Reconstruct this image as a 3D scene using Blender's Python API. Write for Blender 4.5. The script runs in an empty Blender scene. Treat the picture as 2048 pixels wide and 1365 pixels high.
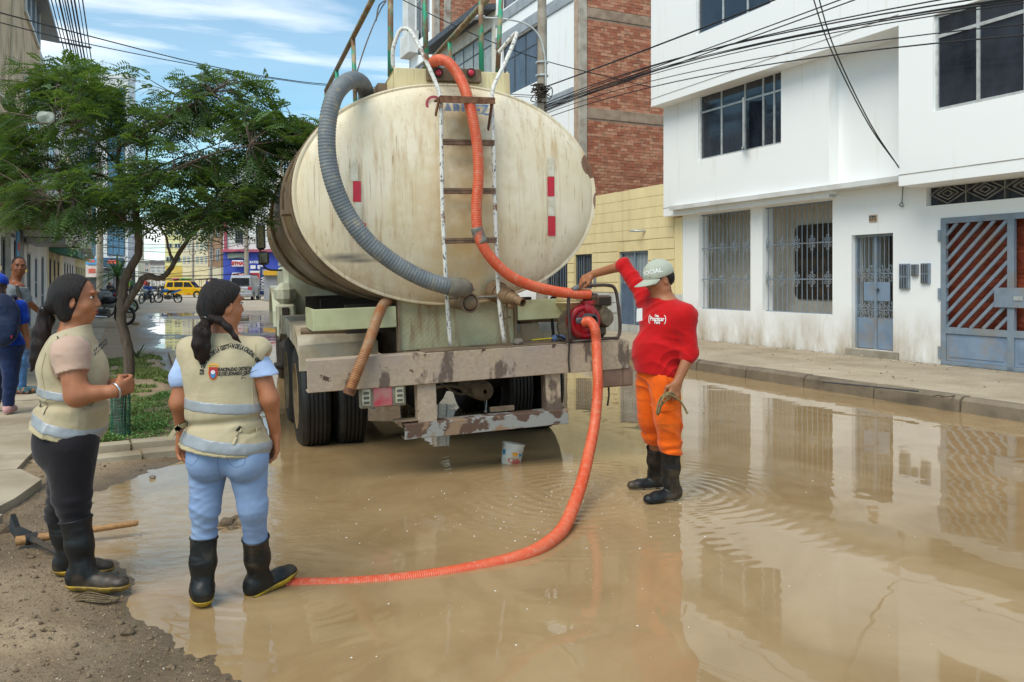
import bpy, bmesh, math, random
import numpy as np
from mathutils import Vector, Matrix
from mathutils.bvhtree import BVHTree
random.seed(7); rng = np.random.default_rng(7)
R = math.radians
scn = bpy.context.scene
COL = scn.collection

# ------------------------------------------------------------------ camera, sky, sun, exposure
CAMH, F, HX, HY = 1.5, 1640.0, 1024.0, 560.0
cam_d = bpy.data.cameras.new('camera'); cam = bpy.data.objects.new('camera', cam_d); COL.objects.link(cam)
cam.location = (0, 0, CAMH); cam.rotation_euler = (R(90), 0, 0)
cam_d.sensor_width = 36; cam_d.lens = 36*F/2048; cam_d.shift_y = -(682.5-HY)/2048
cam_d.clip_start = 0.05; cam_d.clip_end = 2000
scn.camera = cam
SUN_EL, SUN_ROT = R(54), R(213)
world = bpy.data.worlds.new('World'); scn.world = world; world.use_nodes = True
wn, wl = world.node_tree.nodes, world.node_tree.links
wn.clear()
out = wn.new('ShaderNodeOutputWorld'); bg = wn.new('ShaderNodeBackground')
sky = wn.new('ShaderNodeTexSky'); sky.sky_type = 'NISHITA'; sky.sun_disc = False
sky.sun_elevation = SUN_EL; sky.sun_rotation = SUN_ROT; sky.air_density = 1.0; sky.dust_density = 0.6; sky.ozone_density = 2.5
tc = wn.new('ShaderNodeTexCoord')
def wnode(t, **k):
    n = wn.new(t)
    for a, b in k.items(): setattr(n, a, b)
    return n
mp = wnode('ShaderNodeMapping'); mp.inputs['Scale'].default_value = (1.3, 1.3, 11); mp.inputs['Rotation'].default_value = (0, R(5), 0)
wl.new(tc.outputs['Generated'], mp.inputs['Vector'])
nz = wnode('ShaderNodeTexNoise'); nz.inputs['Scale'].default_value = 1.5; nz.inputs['Detail'].default_value = 7; nz.inputs['Roughness'].default_value = .52; nz.inputs['Distortion'].default_value = .35
wl.new(mp.outputs[0], nz.inputs['Vector'])
cr = wnode('ShaderNodeValToRGB'); cr.color_ramp.elements[0].position = .47; cr.color_ramp.elements[1].position = .70
wl.new(nz.outputs['Fac'], cr.inputs['Fac'])
nz2 = wnode('ShaderNodeTexNoise'); nz2.inputs['Scale'].default_value = 1.1; nz2.inputs['Detail'].default_value = 5
wl.new(mp.outputs[0], nz2.inputs['Vector'])
cr2 = wnode('ShaderNodeValToRGB'); cr2.color_ramp.elements[0].position = .38; cr2.color_ramp.elements[1].position = .58
cr2.color_ramp.elements[0].color = (4.2, 4.8, 5.6, 1); cr2.color_ramp.elements[1].color = (6.9, 7.0, 7.1, 1)
wl.new(nz2.outputs['Fac'], cr2.inputs['Fac'])
# the higher sky is mostly veiled by thin bright cloud; blue shows between streaks
sep = wnode('ShaderNodeSeparateXYZ'); wl.new(tc.outputs['Generated'], sep.inputs[0])
hg = wnode('ShaderNodeMapRange'); hg.inputs['From Min'].default_value = -.02; hg.inputs['From Max'].default_value = .13; hg.inputs['To Min'].default_value = .7; hg.inputs['To Max'].default_value = .0
wl.new(sep.outputs['Z'], hg.inputs['Value'])
fl0 = wnode('ShaderNodeMath', operation='MAXIMUM'); wl.new(hg.outputs[0], fl0.inputs[0]); fl0.inputs[1].default_value = .16
mx0 = wnode('ShaderNodeMath', operation='MAXIMUM'); wl.new(cr.outputs['Color'], mx0.inputs[0]); wl.new(fl0.outputs[0], mx0.inputs[1])
gain = wnode('ShaderNodeMixRGB', blend_type='MULTIPLY'); gain.inputs['Fac'].default_value = 1; gain.inputs['Color2'].default_value = (0.50, 0.82, 0.80, 1)
wl.new(sky.outputs['Color'], gain.inputs['Color1'])
mix = wnode('ShaderNodeMixRGB'); wl.new(mx0.outputs[0], mix.inputs['Fac']); wl.new(gain.outputs['Color'], mix.inputs['Color1']); wl.new(cr2.outputs['Color'], mix.inputs['Color2'])
wl.new(mix.outputs['Color'], bg.inputs['Color']); bg.inputs['Strength'].default_value = 0.11
wl.new(bg.outputs[0], out.inputs['Surface'])
sun_d = bpy.data.lights.new('sun', 'SUN'); sun = bpy.data.objects.new('sun', sun_d); COL.objects.link(sun)
sun_d.energy = 1.5; sun_d.angle = R(40); sun_d.color = (1, .91, .78)
sun.rotation_euler = (R(90)-SUN_EL, 0, R(180)-SUN_ROT)
sun.location = (0, 0, 30)
scn.view_settings.view_transform = 'Standard'; scn.view_settings.look = 'None'
scn.view_settings.exposure = 0.97; scn.view_settings.gamma = 1
scn.render.engine = 'CYCLES'
scn.cycles.max_bounces = 6; scn.cycles.diffuse_bounces = 3; scn.cycles.glossy_bounces = 3; scn.cycles.transparent_max_bounces = 6
scn.cycles.use_denoising = True

# ------------------------------------------------------------------ frames: pixel <-> place
SA = R(25.3); SV = Vector((-math.sin(SA), math.cos(SA), 0)); RV = Vector((math.cos(SA), math.sin(SA), 0))
def W(r, s, z=0.0): return RV*r + SV*s + Vector((0, 0, z))           # street frame -> world
def ray(px, py): return Vector(((px-HX)/F, 1, -(py-HY)/F))
def PX(px, py, d): return Vector((0, 0, CAMH)) + ray(px, py)*d        # pixel at depth
def G(px, py, z=0.0): return PX(px, py, (CAMH-z)*F/(py-HY))           # pixel on ground
def RS(p): return (p.dot(RV), p.dot(SV), p.z)
def BL(px, py, r):                                                    # pixel on the plane r=const -> (s, z)
    d = ray(px, py); t = r/d.dot(RV); return (d.dot(SV)*t, CAMH + d.z*t)
def BS(px, r): return BL(px, 560, r)[0]
def SP(px, py, s):                                                    # pixel on the plane s=const -> (r, z)
    d = ray(px, py); t = s/d.dot(SV); return (d.dot(RV)*t, CAMH + d.z*t)

# ------------------------------------------------------------------ colours and materials
def hx(h, k=1.0):
    h = h.lstrip('#'); c = [int(h[i:i+2], 16)/255 for i in (0, 2, 4)]
    return tuple(min(1, k*((v/12.92) if v < .04045 else ((v+.055)/1.055)**2.4)) for v in c) + (1,)
MC = {}
class NT:
    def __init__(s, name):
        s.m = bpy.data.materials.new(name); s.m.use_nodes = True; s.n = s.m.node_tree.nodes; s.l = s.m.node_tree.links
        s.b = s.n['Principled BSDF']; s.tc = s.n.new('ShaderNodeTexCoord')
    def link(s, a, b): s.l.new(a, b)
    def map(s, sc=(1, 1, 1), rot=(0, 0, 0), coord='Object', loc=(0, 0, 0)):
        m = s.n.new('ShaderNodeMapping'); m.inputs['Scale'].default_value = sc; m.inputs['Rotation'].default_value = rot; m.inputs['Location'].default_value = loc
        s.l.new(s.tc.outputs[coord], m.inputs['Vector']); return m.outputs[0]
    def noise(s, scale, vec=None, det=5, rough=.55, dist=0):
        n = s.n.new('ShaderNodeTexNoise'); n.inputs['Scale'].default_value = scale; n.inputs['Detail'].default_value = det
        n.inputs['Roughness'].default_value = rough; n.inputs['Distortion'].default_value = dist
        s.l.new(vec if vec is not None else s.map(), n.inputs['Vector']); return n.outputs['Fac']
    def ramp(s, f, lo, hi, c0=(0, 0, 0, 1), c1=(1, 1, 1, 1)):
        r = s.n.new('ShaderNodeValToRGB'); e = r.color_ramp.elements; e[0].position = lo; e[1].position = hi; e[0].color = c0; e[1].color = c1
        s.l.new(f, r.inputs['Fac']); return r.outputs['Color']
    def mix(s, f, a, b, mode='MIX'):
        m = s.n.new('ShaderNodeMixRGB'); m.blend_type = mode
        for i, v in (('Fac', f), ('Color1', a), ('Color2', b)):
            if hasattr(v, 'is_linked'): s.l.new(v, m.inputs[i])
            else: m.inputs[i].default_value = v
        return m.outputs['Color']
    def math(s, op, a, b=0.0):
        m = s.n.new('ShaderNodeMath'); m.operation = op
        for i, v in ((0, a), (1, b)):
            if hasattr(v, 'is_linked'): s.l.new(v, m.inputs[i])
            else: m.inputs[i].default_value = v
        return m.outputs[0]
    def mr(s, v, a, b, c=0.0, d=1.0):
        m = s.n.new('ShaderNodeMapRange'); s.l.new(v, m.inputs['Value'])
        for k, x in (('From Min', a), ('From Max', b), ('To Min', c), ('To Max', d)): m.inputs[k].default_value = x
        return m.outputs[0]
    def xyz(s, coord='Object'):
        x = s.n.new('ShaderNodeSeparateXYZ'); s.l.new(s.tc.outputs[coord], x.inputs[0]); return x.outputs
    def bump(s, h, strength=.3, dist=.01, prev=None):
        b = s.n.new('ShaderNodeBump'); b.inputs['Strength'].default_value = strength; b.inputs['Distance'].default_value = dist
        s.l.new(h, b.inputs['Height'])
        if prev is not None: s.l.new(prev, b.inputs['Normal'])
        s.l.new(b.outputs[0], s.b.inputs['Normal']); return b.outputs[0]
    def set(s, **k):
        for a, v in k.items():
            i = s.b.inputs[a.replace('_', ' ')]
            if hasattr(v, 'is_linked'): s.l.new(v, i)
            else: i.default_value = v
        return s
def mat(name, col, col2=None, scale=6, rough=.6, metal=0, bump=0, bscale=60, lo=.4, hi=.65, stretch=(1, 1, 1), spec=.5, dirt=None, dscale=3, rnd=0, bd=.004, **k):
    """general material: colour with noisy second colour, optional dirt layer, fine relief"""
    if name in MC: return MC[name]
    t = NT(name); c = hx(col) if isinstance(col, str) else col
    base = c
    if col2: base = t.mix(t.ramp(t.noise(scale, t.map(stretch)), lo, hi), c, hx(col2) if isinstance(col2, str) else col2)
    if rnd:
        oi = t.n.new('ShaderNodeObjectInfo'); v = t.mr(oi.outputs['Random'], 0, 1, 1-rnd, 1+rnd*.6)
        base = t.mix(1.0, base, v, 'MULTIPLY')
    if dirt: base = t.mix(t.ramp(t.noise(dscale, t.map(stretch), 8, .65), .5, .72), base, hx(dirt))
    t.set(Base_Color=base, Roughness=rough, Metallic=metal, Specular_IOR_Level=spec)
    if bump: t.bump(t.noise(bscale, None, 6, .6), bump, bd)
    for a, v in k.items(): t.set(**{a: v})
    MC[name] = t.m; return t.m

# ------------------------------------------------------------------ mesh builder
OFF = {}
def tag(o, label=None, cat=None, group=None, kind=None):
    if label: o['label'] = label
    if cat: o['category'] = cat
    if group: o['group'] = group
    if kind: o['kind'] = kind
    return o
def thing(name, label, cat, loc=(0, 0, 0), rotz=0.0, group=None, off=(0, 0, 0), rot=None):
    o = bpy.data.objects.new(name, None); COL.objects.link(o); o.location = loc
    o.rotation_euler = rot if rot else (0, 0, rotz); o.empty_display_size = .1
    OFF[o.name] = Vector(off); tag(o, label, cat, group); return o
def street_thing(name, label, cat, r, s, z=0.0, group=None):
    """an Empty standing at (r, s) of the street; its parts are given in street coordinates"""
    return thing(name, label, cat, W(r, s, z), SA, group, off=(r, s, z))
def frame(d, up=Vector((0, 0, 1))):
    d = Vector(d).normalized(); a = d.cross(up)
    if a.length < 1e-4: a = d.cross(Vector((1, 0, 0)))
    a.normalize(); b = a.cross(d).normalized(); return a, b
class MB:
    def __init__(s): s.v = []; s.f = []; s.mi = []; s.cur = 0
    def add(s, vs, fs):
        n = len(s.v); s.v += [tuple(p) for p in vs]; s.f += [tuple(i+n for i in f) for f in fs]; s.mi += [s.cur]*len(fs); return s
    def box(s, lo, hi, bev=0.0, M=None):
        x0, y0, z0 = lo; x1, y1, z1 = hi
        if x0 > x1: x0, x1 = x1, x0
        if y0 > y1: y0, y1 = y1, y0
        if z0 > z1: z0, z1 = z1, z0
        if bev > 0:
            b = min(bev, (x1-x0)*.45, (y1-y0)*.45, (z1-z0)*.45); vs = []
            for sx in (0, 1):
                for sy in (0, 1):
                    for sz in (0, 1):
                        c = ((x0, x1)[sx], (y0, y1)[sy], (z0, z1)[sz]); d = (b*(1-2*sx), b*(1-2*sy), b*(1-2*sz))
                        vs += [(c[0], c[1]+d[1], c[2]+d[2]), (c[0]+d[0], c[1], c[2]+d[2]), (c[0]+d[0], c[1]+d[1], c[2])]
            I = lambda a, b_, c_, k: ((a*2+b_)*2+c_)*3+k
            fs = []
            for a in (0, 1): fs += [(I(a,0,0,0), I(a,0,1,0), I(a,1,1,0), I(a,1,0,0)), (I(0,a,0,1), I(1,a,0,1), I(1,a,1,1), I(0,a,1,1)), (I(0,0,a,2), I(0,1,a,2), I(1,1,a,2), I(1,0,a,2))]
            for a in (0, 1):
                for c in (0, 1):
                    fs += [(I(a,c,0,0), I(a,c,1,0), I(a,c,1,1), I(a,c,0,1)), (I(a,0,c,0), I(a,1,c,0), I(a,1,c,2), I(a,0,c,2)), (I(0,a,c,1), I(1,a,c,1), I(1,a,c,2), I(0,a,c,2))]
            for a in (0, 1):
                for c in (0, 1):
                    for e in (0, 1): fs.append((I(a,c,e,0), I(a,c,e,1), I(a,c,e,2)))
        else:
            vs = [(x, y, z) for x in (x0, x1) for y in (y0, y1) for z in (z0, z1)]
            fs = [(0,1,3,2), (4,6,7,5), (0,4,5,1), (2,3,7,6), (0,2,6,4), (1,5,7,3)]
        if M is not None: vs = [M @ Vector(v) for v in vs]
        return s.add(vs, fs)
    def bar(s, a, b, w, h, up=Vector((0, 0, 1))):
        a, b = Vector(a), Vector(b); x, y = frame(b-a, up); vs = []
        for p in (a, b):
            for i, j in ((-1, -1), (1, -1), (1, 1), (-1, 1)): vs.append(p + x*(i*w/2) + y*(j*h/2))
        return s.add(vs, [(0,1,2,3), (7,6,5,4), (0,4,5,1), (1,5,6,2), (2,6,7,3), (3,7,4,0)])
    def tube(s, pts, r, seg=8, cap=True, closed=False, ribs=0, ribd=0.0):
        pts = [Vector(p) for p in pts]; n = len(pts)
        rr = r if isinstance(r, (list, tuple)) else [r]*n
        vs = []; prev = None
        for i, p in enumerate(pts):
            d = (pts[(i+1) % n]-pts[i-1]) if closed else (pts[min(i+1, n-1)]-pts[max(i-1, 0)])
            if d.length < 1e-9: d = Vector((0, 0, 1))
            d.normalize()
            if prev is None: a, b = frame(d)
            else:
                a = prev - d*prev.dot(d)
                a = a.normalized() if a.length > 1e-6 else frame(d)[0]
                b = a.cross(d).normalized()
            prev = a; q = rr[i]
            for k in range(seg):
                t = 2*math.pi*k/seg; vs.append(p + a*(math.cos(t)*q) + b*(math.sin(t)*q))
        fs = []
        m = n if closed else n-1
        for i in range(m):
            j = (i+1) % n
            for k in range(seg): fs.append((i*seg+k, i*seg+(k+1) % seg, j*seg+(k+1) % seg, j*seg+k))
        if cap and not closed: fs += [tuple(range(seg))[::-1], tuple((n-1)*seg+k for k in range(seg))]
        return s.add(vs, fs)
    def cyl(s, a, b, r, r2=None, seg=16): return s.tube([a, b], [r, r if r2 is None else r2], seg)
    def lathe(s, c, axis, prof, seg=24, up=Vector((0, 0, 1))):
        """prof: list of (distance along axis, radius)"""
        c = Vector(c); ax = Vector(axis).normalized(); a, b = frame(ax, up); vs = []
        for h, q in prof:
            for k in range(seg):
                t = 2*math.pi*k/seg; vs.append(c + ax*h + a*(math.cos(t)*q) + b*(math.sin(t)*q))
        fs = [(i*seg+k, i*seg+(k+1) % seg, (i+1)*seg+(k+1) % seg, (i+1)*seg+k) for i in range(len(prof)-1) for k in range(seg)]
        return s.add(vs, fs)
    def prism(s, poly, vec):
        poly = [Vector(p) for p in poly]; v = Vector(vec); n = len(poly)
        return s.add(poly + [p+v for p in poly], [tuple(range(n))[::-1], tuple(range(n, 2*n))] + [(i, (i+1) % n, (i+1) % n+n, i+n) for i in range(n)])
    def ball(s, c, rad, seg=12, rings=8, M=None):
        c = Vector(c); rad = rad if isinstance(rad, (tuple, list)) else (rad,)*3; vs = []
        for i in range(rings+1):
            a = math.pi*i/rings
            for k in range(seg):
                t = 2*math.pi*k/seg; q = Vector((rad[0]*math.sin(a)*math.cos(t), rad[1]*math.sin(a)*math.sin(t), rad[2]*math.cos(a)))
                vs.append(c + (M @ q if M is not None else q))
        return s.add(vs, [(i*seg+k, (i+1)*seg+k, (i+1)*seg+(k+1) % seg, i*seg+(k+1) % seg) for i in range(rings) for k in range(seg)])
    def build(s, name, m, parent=None, smooth=False, auto=None, kind=None, label=None, mesh_only=False, norm=True):
        me = bpy.data.meshes.new(name)
        o3 = OFF.get(parent.name, Vector((0, 0, 0))) if parent is not None else Vector((0, 0, 0))
        vs = [(v[0]-o3.x, v[1]-o3.y, v[2]-o3.z) for v in s.v] if o3.length else s.v
        me.from_pydata(vs, [], s.f)
        for x in (m if isinstance(m, (list, tuple)) else [m]): me.materials.append(x)
        if max(s.mi or [0]): me.polygons.foreach_set('material_index', s.mi)
        if norm:
            bm = bmesh.new(); bm.from_mesh(me); bmesh.ops.recalc_face_normals(bm, faces=bm.faces); bm.to_mesh(me); bm.free()
        if smooth:
            me.polygons.foreach_set('use_smooth', [True]*len(me.polygons))
            if auto: me.set_sharp_from_angle(angle=R(auto))
        if mesh_only: return me
        return put(name, me, parent, kind, label)
def put(name, me, parent=None, kind=None, label=None, mw=None):
    o = bpy.data.objects.new(name, me); COL.objects.link(o)
    if parent is not None: o.parent = parent; OFF[o.name] = OFF.get(parent.name, Vector((0, 0, 0)))
    if kind: o['kind'] = kind
    if label: o['label'] = label
    return o
def standalone(o, base=None):
    """give a lone mesh its origin at its base"""
    me = o.data; n = len(me.vertices); a = np.empty(n*3, np.float32); me.vertices.foreach_get('co', a); a = a.reshape(-1, 3)
    c = Vector((float(a[:, 0].mean()), float(a[:, 1].mean()), float(a[:, 2].min()))) if base is None else Vector(base)
    me.transform(Matrix.Translation(-c)); o.location = c; return o
KIDS = {}
def copy_tree(o, parent=None, loc=None, rotz=None, label=None):
    if not KIDS.get('ready') or o.name not in KIDS:
        KIDS.clear(); KIDS['ready'] = True
        for q in COL.objects:
            if q.parent: KIDS.setdefault(q.parent.name, []).append(q)
            KIDS.setdefault(q.name, [])
    c = o.copy(); COL.objects.link(c); KIDS[c.name] = []
    if parent is not None: c.parent = parent
    if loc is not None: c.location = loc
    if rotz is not None: c.rotation_euler = (0, 0, rotz)
    if label: c['label'] = label
    for ch in list(KIDS.get(o.name, [])): copy_tree(ch, c)
    return c
def spline(pts, n=8):
    """Catmull-Rom through the points"""
    P = [Vector(p) for p in pts]; P = [P[0]*2-P[1]] + P + [P[-1]*2-P[-2]]; o = []
    for i in range(1, len(P)-2):
        for k in range(n):
            t = k/n; a, b, c, d = P[i-1], P[i], P[i+1], P[i+2]
            o.append(.5*((2*b) + (c-a)*t + (2*a-5*b+4*c-d)*t*t + (3*b-a-3*c+d)*t**3))
    o.append(P[-2]); return o
def resample(pts, step):
    o = [pts[0]]; acc = 0
    for a, b in zip(pts, pts[1:]):
        L = (b-a).length
        if L < 1e-9: continue
        t = step-acc
        while t <= L: o.append(a + (b-a)*(t/L)); t += step
        acc = (acc+L) % step
    return o
def hose(path, r, pitch, depth, seg=16):
    """corrugated hose along a smooth path"""
    pts = resample(spline(path, 24), pitch/4); rr = [r - depth*(0.5-0.5*math.cos(2*math.pi*i/4)) for i in range(len(pts))]
    m = MB(); m.tube(pts, rr, seg); return m
def text_mesh(txt, size, font_bold=False, extrude=0.0, align='CENTER', shear=0, space=1.0, wt=0.0):
    c = bpy.data.curves.new('t', 'FONT'); c.body = txt; c.size = size; c.align_x = align; c.align_y = 'CENTER'; c.extrude = extrude; c.resolution_u = 2
    c.shear = shear; c.space_character = space; c.offset = wt
    o = bpy.data.objects.new('t', c); COL.objects.link(o); dg = bpy.context.evaluated_depsgraph_get()
    me = bpy.data.meshes.new_from_object(o.evaluated_get(dg)); bpy.data.objects.remove(o); return me
def text_at(name, txt, size, M, m, parent, wt=0.0, **k):
    """flat lettering placed with matrix M (x = reading direction, z out of the surface)"""
    me = text_mesh(txt, size, wt=wt, **k); me.materials.clear(); me.materials.append(m)
    o3 = OFF.get(parent.name, Vector((0, 0, 0))); me.transform(Matrix.Translation(-o3) @ M)
    return put(name, me, parent)
def mframe(o, x, y, z=None):
    x, y = Vector(x).normalized(), Vector(y).normalized(); z = x.cross(y) if z is None else Vector(z)
    return Matrix(((x.x, y.x, z.x, o[0]), (x.y, y.y, z.y, o[1]), (x.z, y.z, z.z, o[2]), (0, 0, 0, 1)))
# ------------------------------------------------------------------ smooth organic meshes (surface nets over blended limbs)
def V3(p): return np.array([p[0], p[1], p[2]], np.float32)
def vnoise(P, sc=(1, 1, 1), seed=0):
    q = P*np.array(sc, np.float32) + seed*17.13; i = np.floor(q).astype(np.int64); f = (q-i).astype(np.float32); f = f*f*(3-2*f)
    def h(dx, dy, dz):
        n = (i[:, 0]+dx)*374761393 + (i[:, 1]+dy)*668265263 + (i[:, 2]+dz)*2147483647 + seed*144665
        n = (n ^ (n >> 13))*1274126177; n = n ^ (n >> 16); return ((n & 0xffff)/65535.0).astype(np.float32)
    r = 0
    for dx in (0, 1):
        for dy in (0, 1):
            for dz in (0, 1):
                w = (f[:, 0] if dx else 1-f[:, 0])*(f[:, 1] if dy else 1-f[:, 1])*(f[:, 2] if dz else 1-f[:, 2]); r = r + w*h(dx, dy, dz)
    return r
def cap(a, b, ra, rb=None, k=.02, n=None, fl=1.0): return dict(t='c', a=V3(a), b=V3(b), ra=ra, rb=ra if rb is None else rb, k=k, n=None if n is None else V3(Vector(n).normalized()), fl=fl)
def ell(c, rad, axes, k=.02, sub=False):
    """ellipsoid; axes = three unit vectors"""
    return dict(t='e', c=V3(c), r=np.array(rad, np.float32), A=np.array([list(Vector(a).normalized()) for a in axes], np.float32), k=k, sub=sub)
def prim_d(p, P):
    if p['t'] == 'c':
        a, b = p['a'], p['b']
        if p['n'] is not None:
            n = p['n']; s = 1/p['fl']-1
            P = P + np.outer((P-a) @ n, n)*s; b = b + ((b-a) @ n)*n*s
        ba = b-a; L = float(ba @ ba) + 1e-9; t = np.clip((P-a) @ ba/L, 0, 1)
        d = np.linalg.norm(P-a-t[:, None]*ba, axis=1) - (p['ra']+(p['rb']-p['ra'])*t)
        return d*(p['fl'] if p['fl'] < 1 else 1.0)
    q = (P-p['c']) @ p['A'].T; k0 = np.linalg.norm(q/p['r'], axis=1); k1 = np.linalg.norm(q/(p['r']**2), axis=1)+1e-9
    return k0*(k0-1)/k1
def bounds(prims):
    lo, hi = np.full(3, 9e9), np.full(3, -9e9)
    for p in prims:
        if p.get('sub'): continue
        if p['t'] == 'c': pts = [(p['a'], p['ra']), (p['b'], p['rb'])]
        else: pts = [(p['c'], float(max(p['r'])))]
        for c, r in pts: lo = np.minimum(lo, c-r-.03); hi = np.maximum(hi, c+r+.03)
    return lo, hi
def near(p, C):
    """rough distance from block centres to a primitive"""
    if p['t'] == 'c':
        a, b = p['a'], p['b']; ba = b-a; t = np.clip((C-a) @ ba/(float(ba @ ba)+1e-9), 0, 1)
        return np.linalg.norm(C-a-t[:, None]*ba, axis=1) - max(p['ra'], p['rb'])
    return np.linalg.norm(C-p['c'], axis=1) - float(max(p['r']))
def sdf_mesh(name, prims, res=.007, grow=0.0, cuts=(), disp=None, B=10):
    """surface of the blended primitives; cuts = (point, normal[, wave]) half spaces removed on the normal's side"""
    lo, hi = bounds(prims); lo -= abs(grow)+.02; hi += abs(grow)+.02
    bs = B*res; nb = np.ceil((hi-lo)/bs).astype(int)
    ii = np.stack(np.meshgrid(*[np.arange(k) for k in nb], indexing='ij'), -1).reshape(-1, 3)
    C = (lo + (ii+.5)*bs).astype(np.float32); half = .87*bs
    def evalf(P, bi, nper):
        d = np.full(len(P), 1.0, np.float32); Cb = C[bi]
        for p in prims:
            m = near(p, Cb) < half + abs(grow) + max(.1, 2*p['k']) + .05
            if not m.any(): continue
            mm = np.repeat(m, nper); x = prim_d(p, P[mm])-(0 if p.get('sub') else grow); k = p['k']; y = d[mm]
            if p.get('sub'): h = np.clip(.5-.5*(y+x)/k, 0, 1); d[mm] = y*(1-h) + (-x)*h + k*h*(1-h)
            else: h = np.clip(.5+.5*(y-x)/k, 0, 1); d[mm] = y*(1-h) + x*h - k*h*(1-h)
        if disp is not None:
            m = np.abs(d) < .06
            if m.any(): d[m] = d[m] - disp(P[m])
        for c in cuts:
            pl = (P-V3(c[0])) @ V3(Vector(c[1]).normalized()); d = np.maximum(d, pl)
        return d
    alli = np.arange(len(C)); dc = evalf(C, alli, 1)
    bi = alli[np.abs(dc) < half+.03]
    g = np.stack(np.meshgrid(*[np.arange(B+1)]*3, indexing='ij'), -1).reshape(-1, 3)
    N = nb*B+2; acc_id, acc_p = [], []; quads = []
    def lin(c): return (c[..., 0]*N[1]+c[..., 1])*N[2]+c[..., 2]
    for s0 in range(0, len(bi), 300):
        bb = bi[s0:s0+300]; base = ii[bb]*B
        idx = base[:, None, :]+g[None]; P = (lo+idx.reshape(-1, 3)*res).astype(np.float32)
        D = evalf(P, bb, len(g)).reshape(len(bb), B+1, B+1, B+1); S = D < 0
        corners = [(a, b, c) for a in (0, 1) for b in (0, 1) for c in (0, 1)]
        cs = sum(S[:, a:a+B, b:b+B, c:c+B].astype(np.int8) for a, b, c in corners); act = (cs > 0) & (cs < 8)
        w = np.argwhere(act)
        if not len(w): continue
        sm = np.zeros((len(w), 3), np.float32); cnt = np.zeros(len(w), np.float32)
        val = {c: D[w[:, 0], w[:, 1]+c[0], w[:, 2]+c[1], w[:, 3]+c[2]] for c in corners}
        for ax in range(3):
            for c in corners:
                if c[ax]: continue
                e = list(c); e[ax] = 1; v0, v1 = val[c], val[tuple(e)]; m = (v0 < 0) != (v1 < 0)
                t = np.where(m, v0/np.where(v0-v1 == 0, 1, v0-v1), 0); q = np.repeat(np.array(c, np.float32)[None], len(w), 0); q[:, ax] = t
                sm += q*m[:, None]; cnt += m
        cell = base[w[:, 0]]+w[:, 1:]
        acc_id.append(lin(cell)); acc_p.append(lo+(cell+sm/cnt[:, None])*res)
        for ax in range(3):
            s1 = [slice(None), slice(0, B), slice(0, B), slice(0, B)]; s2 = list(s1); s2[ax+1] = slice(1, B+1)
            e = S[tuple(s1)] != S[tuple(s2)]; w2 = np.argwhere(e)
            if not len(w2): continue
            ins = S[w2[:, 0], w2[:, 1], w2[:, 2], w2[:, 3]]; c0 = base[w2[:, 0]]+w2[:, 1:]
            u, v = (ax+1) % 3, (ax+2) % 3; U = np.zeros(3, int); U[u] = 1; Vv = np.zeros(3, int); Vv[v] = 1
            q = np.stack([lin(c0), lin(c0-U), lin(c0-U-Vv), lin(c0-Vv)], 1); q[~ins] = q[~ins][:, ::-1]; quads.append(q)
    ids = np.concatenate(acc_id); ps = np.concatenate(acc_p); ids, u = np.unique(ids, return_index=True); ps = ps[u]
    Q = np.concatenate(quads); k = np.searchsorted(ids, Q); k = np.clip(k, 0, len(ids)-1); ok = (ids[k] == Q).all(1); k = k[ok]
    k = np.unique(k, axis=0) if False else k
    me = bpy.data.meshes.new(name); me.vertices.add(len(ps)); me.vertices.foreach_set('co', ps.astype(np.float32).ravel())
    me.loops.add(len(k)*4); me.loops.foreach_set('vertex_index', k.astype(np.int32).ravel())
    me.polygons.add(len(k)); me.polygons.foreach_set('loop_start', np.arange(0, len(k)*4, 4, dtype=np.int32))
    me.update(calc_edges=True); me.polygons.foreach_set('use_smooth', np.ones(len(k), bool)); me.validate(); return me
def sdf_part(name, prims, m, parent, res=.007, grow=0.0, cuts=(), disp=None, label=None):
    me = sdf_mesh(name, prims, res, grow, cuts, disp)
    me.materials.append(m)
    o = OFF.get(parent.name, Vector((0, 0, 0))) if parent is not None else Vector((0, 0, 0))
    me.transform(Matrix.Translation(-o)); return put(name, me, parent, None, label)

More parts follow.
